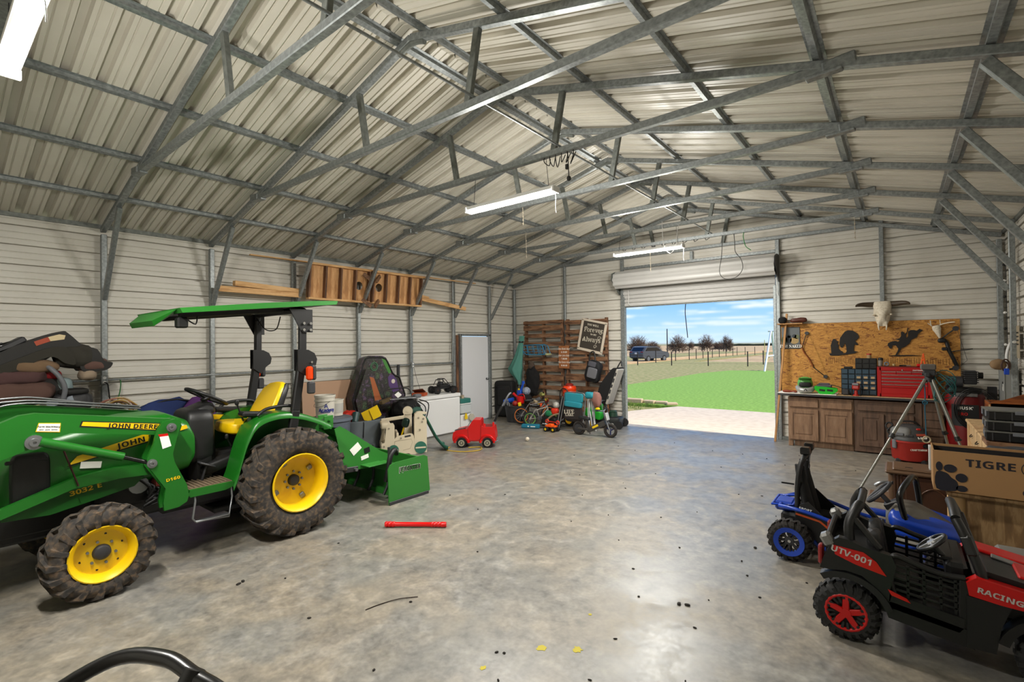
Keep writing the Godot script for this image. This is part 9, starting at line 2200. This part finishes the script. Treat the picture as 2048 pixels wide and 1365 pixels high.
	put("top_bar_rear", G.new().tube(soft(P3([0.07, 0.79, 0.16, 0.075, 0.80, 0.08, 0.075, 0.80, -0.08, 0.07, 0.79, -0.16]), 3), 0.022, 8), bk, t)
	put("top_bar_front", G.new().tube(soft(P3([0.50, 0.80, 0.20, 0.50, 0.815, 0.1, 0.50, 0.815, -0.1, 0.50, 0.80, -0.20]), 3), 0.024, 8), bk, t)
	put("dash", G.new().box(V(0.50, 0.50, 0), V(0.09, 0.12, 0.44), 0.02).box(V(0.46, 0.555, 0.0), V(0.06, 0.02, 0.3), 0.006), bk, t)
	put("floor_pan", G.new().box(V(0.36, 0.27, 0), V(0.36, 0.02, 0.44), 0.004), bk, t)
	put("steering_wheel", G.new().tube(circ(V(0.40, 0.62, 0.12), 0.078, V(-0.65, 0.76, 0).normalized(), 24), 0.011, 8, true), mat("wheel_dark", Color(0.09, 0.09, 0.095), 0.3), t)
	put("steering_column", G.new().cyl(V(0.405, 0.612, 0.12), V(0.47, 0.53, 0.12), 0.016, -1, 8), bk, t)
	put("wheel_hub", G.new().box(V(0.40, 0.622, 0.12), V(0.05, 0.02, 0.05), 0.008, V(0, 0, 40)).bar(V(0.345, 0.57, 0.12), V(0.455, 0.67, 0.12), 0.012, 0.02, 0.003).bar(V(0.40, 0.62, 0.045), V(0.40, 0.62, 0.195), 0.012, 0.02, 0.003), mat("hub_silver", Color(0.58, 0.58, 0.58), 0.3, 0.4), t)
	var hd = put("hood", G.new().ext(P2([0.56, 0.53, 0.62, 0.555, 1.0, 0.49, 1.10, 0.44, 1.10, 0.34, 0.60, 0.34]), 0.46, V(0, 0, 0), V(1, 0, 0), V(0, 1, 0)), bk, t)
	put("red_bonnet", G.new().bar(V(0.60, 0.565, -0.15), V(1.03, 0.49, -0.13), 0.14, 0.02, 0.006).bar(V(0.74, 0.535, 0.06), V(1.05, 0.487, 0.06), 0.22, 0.02, 0.006), rd, hd)
	put("chrome_vent", G.new().bar(V(0.66, 0.557, -0.05), V(0.86, 0.512, -0.03), 0.05, 0.012, 0.004), mat("utv_silver", Color.GRAY), hd)
	put("headlight", G.new().sup(V(1.10, 0.41, 0.15), V(0.03, 0.07, 0.10), 0.5).sup(V(1.10, 0.41, -0.15), V(0.03, 0.07, 0.10), 0.5), mats.white, hd)
	put("bull_bar", G.new().tube(soft(P3([1.1, 0.3, 0.16, 1.14, 0.36, 0.14, 1.14, 0.36, -0.14, 1.1, 0.3, -0.16]), 4), 0.016, 8), bk, hd)
	text("UTV-001", 0.036, mat("ink_silver", Color(0.68, 0.66, 0.64), 0.4), t, V(0.03, 0.515, 0.2985), V(0, 0, -13), 0.003, "Droid Sans", true, "lettering", 1.1)
	text("RACING 4x4", 0.028, mat("ink_silver", Color.GRAY), t, V(0.70, 0.455, 0.3015), V(0, 0, -9), 0.003, "Droid Sans", true, "lettering", 1.2)
	# clear tote behind the bonnet
	var tb = thing("grey_tote", "grey lidded tote with a black handle standing behind the red buggy bonnet", "tote", V(0.70, 0, -4.30))
	put("body", G.new().box(V(0, 0.20, 0), V(0.42, 0.40, 0.30), 0.02), mat("tote_grey", Color(0.30, 0.30, 0.30), 0.5), tb)
	put("lid", G.new().box(V(0, 0.42, 0), V(0.46, 0.05, 0.34), 0.015), mat("tote_lid", Color(0.42, 0.41, 0.39), 0.5), tb)
	put("handle", G.new().tube(soft(P3([-0.08, 0.44, -0.03, -0.05, 0.50, -0.03, 0.04, 0.50, -0.03, 0.07, 0.44, -0.03]), 4), 0.012, 6), mats.black, tb)

func build_foreground() -> void:
	# red telescoping bat on the floor
	var r = thing("red_toy_bat", "bright red ribbed plastic toy tube lying on the concrete floor", "toy", V(-3.76, 0.028, -3.15), 36)
	put("barrel", G.new().lathe(P2([0.0, -0.30, 0.020, -0.30, 0.022, -0.27, 0.022, 0.16, 0.026, 0.165, 0.026, 0.18, 0.022, 0.185, 0.026, 0.20, 0.026, 0.215, 0.022, 0.22, 0.026, 0.235, 0.026, 0.25, 0.022, 0.255, 0.027, 0.27, 0.024, 0.31, 0.0, 0.31]), Vector3.ZERO, V(1, 0, 0), 18), mat("bat_red", Color(0.82, 0.03, 0.04), 0.3), r)
	put("grip_rings", G.new().lathe(P2([0.022, -0.30, 0.028, -0.29, 0.028, -0.275, 0.023, -0.27, 0.028, -0.255, 0.028, -0.24, 0.022, -0.235, 0.027, -0.22, 0.027, -0.205, 0.022, -0.20]), Vector3.ZERO, V(1, 0, 0), 18), mat("bat_red", Color.RED), r)
	# black handle bar in front of the camera position: a mower-style push handle
	var h = thing("push_handle_cart", "black curved push handle of a cart standing at the tractor side of the floor", "cart", V(-1.62, 0, -0.22), 0)
	h.scale.y = 0.98
	put("handle", G.new().tube(soft(P3([-0.22, 0.70, 0.16, -0.21, 0.84, 0.0, -0.17, 0.905, -0.16, -0.03, 0.92, -0.245, 0.09, 0.90, -0.28, 0.20, 0.865, -0.32, 0.29, 0.78, -0.34, 0.31, 0.60, -0.34]), 6), 0.021, 10), mats.black_gloss, h)
	put("brace", G.new().cyl(V(0.085, 0.90, -0.275), V(0.13, 0.70, -0.13), 0.018, -1, 12), mats.dark_grey, h)
	put("collar", G.new().cyl(V(0.083, 0.915, -0.285), V(0.09, 0.86, -0.25), 0.028, -1, 12), mats.black, h)
	put("lower_frame", G.new().tube(P3([-0.22, 0.70, 0.16, -0.2, 0.10, 0.3, 0.25, 0.10, 0.1, 0.31, 0.60, -0.34]), 0.018, 8).tube(P3([0.13, 0.70, -0.13, 0.05, 0.10, 0.2]), 0.016, 8), mats.black, h)
	put("wheel", G.new().cyl(V(-0.22, 0.09, 0.28), V(-0.19, 0.09, 0.29), 0.09, -1, 18).cyl(V(0.24, 0.09, 0.08), V(0.27, 0.09, 0.07), 0.09, -1, 18), mats.rubber, h)
	# green plastic toy edge
	var g = thing("green_toy_slide", "bright green plastic toy corner beside the red buggy", "toy", V(-0.06, 0, -2.62), 12)
	put("shell", G.new().sup(V(0.05, 0.13, 0.05), V(0.36, 0.30, 0.26), 0.35), mats.green_plastic, g)
	# specks of dirt, leaves and a twig
	var dirt = G.new()
	for i in 60:
		var p = V(rng.randf_range(-4.3, -0.4), 0.0, rng.randf_range(-9.0, -1.6))
		dirt.sup(p + V(0, 0.004, 0), V(rng.randf_range(0.01, 0.03), 0.008, rng.randf_range(0.008, 0.022)), 0.8, V(0, rng.randf_range(0, 180), 0), 6, 4)
	for p in [V(-3.95, 0, -1.62), V(-3.93, 0, -1.58), V(-1.2, 0, -3.3), V(-1.15, 0, -3.32), V(-1.0, 0, -4.6)]: dirt.sup(p + V(0, 0.006, 0), V(0.04, 0.012, 0.025), 0.8, V(0, rng.randf_range(0, 180), 0), 8, 5)
	tag(put("floor_dirt", dirt, mat("dirt_dark", Color(0.11, 0.09, 0.07), 0.95)), "small dark crumbs of dirt scattered over the concrete", "dirt", "", "stuff")
	tag(put("dry_stem", G.new().tube(soft(P3([-2.85, 0.004, -1.95, -2.83, 0.004, -2.06, -2.78, 0.006, -2.18, -2.70, 0.004, -2.28]), 5), 0.003, 5), mat("stem_brown", Color(0.16, 0.10, 0.06), 0.9)), "thin dry stem lying on the open concrete floor", "stem")
	for a in [[-1.62, -2.824, 0.014], [-1.666, -2.343, 0.035], [-1.495, -2.456, 0.03], [-1.823, -2.0, 0.02]]:
		var pts = []
		for i in 14: pts.append(Vector2(cos(TAU * i / 14), sin(TAU * i / 14)) * a[2] * rng.randf_range(0.6, 1.15))
		tag(put("paint_spot", G.new().ext(pts, 0.0015, V(a[0], 0.001, a[1]), V(1, 0, 0), V(0, 0, -1)), mat("paint_yellow", Color(0.70, 0.64, 0.05), 0.6)), "small yellow paint spot dried on the bare concrete", "paint spot", "yellow paint spots")

func build_hanging_cords() -> void:
	# extension cords looped under the tie beams near the roller door
	var bc = mat("cord_dark", Color(0.13, 0.13, 0.11), 0.6)
	tag(put("extension_cord", G.new().tube(soft(P3([-2.40, 3.68, -9.0, -2.41, 3.45, -9.0, -2.43, 3.25, -9.0, -2.46, 3.05, -9.0, -2.40, 2.93, -9.0, -2.28, 2.90, -9.0, -2.16, 2.94, -9.0, -2.08, 3.06, -9.0, -2.10, 3.22, -9.0, -2.19, 3.36, -9.0, -2.20, 3.52, -9.0, -2.21, 3.68, -9.0]), 5), 0.006, 5), bc), "long dark cord looped under the tie beam in front of the roller door", "cord", "cords hung under the tie beams")
	tag(put("extension_cord", G.new().tube(soft(P3([-2.05, 3.70, -9.03, -2.06, 3.62, -9.0, -2.04, 3.5, -8.99, -2.01, 3.42, -8.99, -1.94, 3.36, -8.99]), 5), 0.007, 5), mat("cord_green", Color(0.1, 0.4, 0.15), 0.6)), "short green cord hung beside the dark loop under the tie beam", "cord", "cords hung under the tie beams")
	tag(put("extension_cord", G.new().tube(soft(P3([-3.0, 3.78, -7.75, -2.98, 3.5, -7.72, -2.94, 3.33, -7.70, -2.85, 3.24, -7.7, -2.76, 3.36, -7.7, -2.74, 3.6, -7.72, -2.72, 3.72, -7.78]), 5), 0.005, 5), mats.white), "thin white cord swagged under the tie beam beside the far shop light", "cord", "cords hung under the tie beams")
	for a in [[-4.9, -6.56, 0.45, "pale chain hanging from the beam on the tractor side of the roof"], [-3.75, -9.043, 0.5, "pale chain hanging from the beam before the roller door hood"], [-0.50, -9.043, 0.35, "pale cord hanging from the beam end above the strand board"], [-4.02, -5.3185, 0.25, "pale chain hanging from the beam beyond the middle shop light"]]:
		var y0 = 3.685
		var g = G.new().cyl(V(a[0], y0, a[1]), V(a[0] + 0.01, y0 - a[2], a[1]), 0.004, -1, 5)
		for i in 4: g.sup(V(a[0] + 0.005, y0 - a[2] * (0.3 + 0.2 * i), a[1]), V(0.02, 0.03, 0.02), 1.0, Vector3.ZERO, 8, 6)
		tag(put("pull_chain", g, mat("chain_pale", Color(0.70, 0.66, 0.58), 0.6)), a[3], "chain", "pull chains under the roof")
	var k = thing("hung_wires", "bundle of twisted wires and a black hook on the tie beam above the middle light", "wires", V(-2.62, 3.68, -4.1))
	for i in 6: put("wire", G.new().tube(soft(P3([-0.15 + 0.06 * i, 0.05, 0.03, -0.17 + 0.07 * i, -0.03, 0.04, -0.12 + 0.05 * i, -0.08 - 0.02 * (i % 3), 0.02, -0.10 + 0.06 * i, -0.02, 0.03]), 4), 0.005, 5), bc, k)
	put("hook", G.new().cyl(V(0.10, 0.0, 0.02), V(0.11, -0.24, 0.02), 0.005, -1, 6).sup(V(0.11, -0.26, 0.02), V(0.04, 0.05, 0.04), 0.8).box(V(0.09, -0.14, 0.02), V(0.03, 0.05, 0.03), 0.005), bc, k)
	# row of dark hooks on a pipe under the last truss
	var p = thing("hook_rail", "white pipe with a row of dark hooks hung under the last beams", "rail", V(-3.0, 3.685, -9.05))
	for i in 9: put("hook", G.new().tube(soft(P3([-1.3 + 0.2 * i, 0.0, 0.04, -1.27 + 0.2 * i, -0.05, 0.08, -1.2 + 0.2 * i, -0.03, 0.12]), 3), 0.006, 5), mats.black, p)

func build_all() -> void:
	build_tractor()
	build_left()
	build_corner()
	build_right()
	build_vehicles()
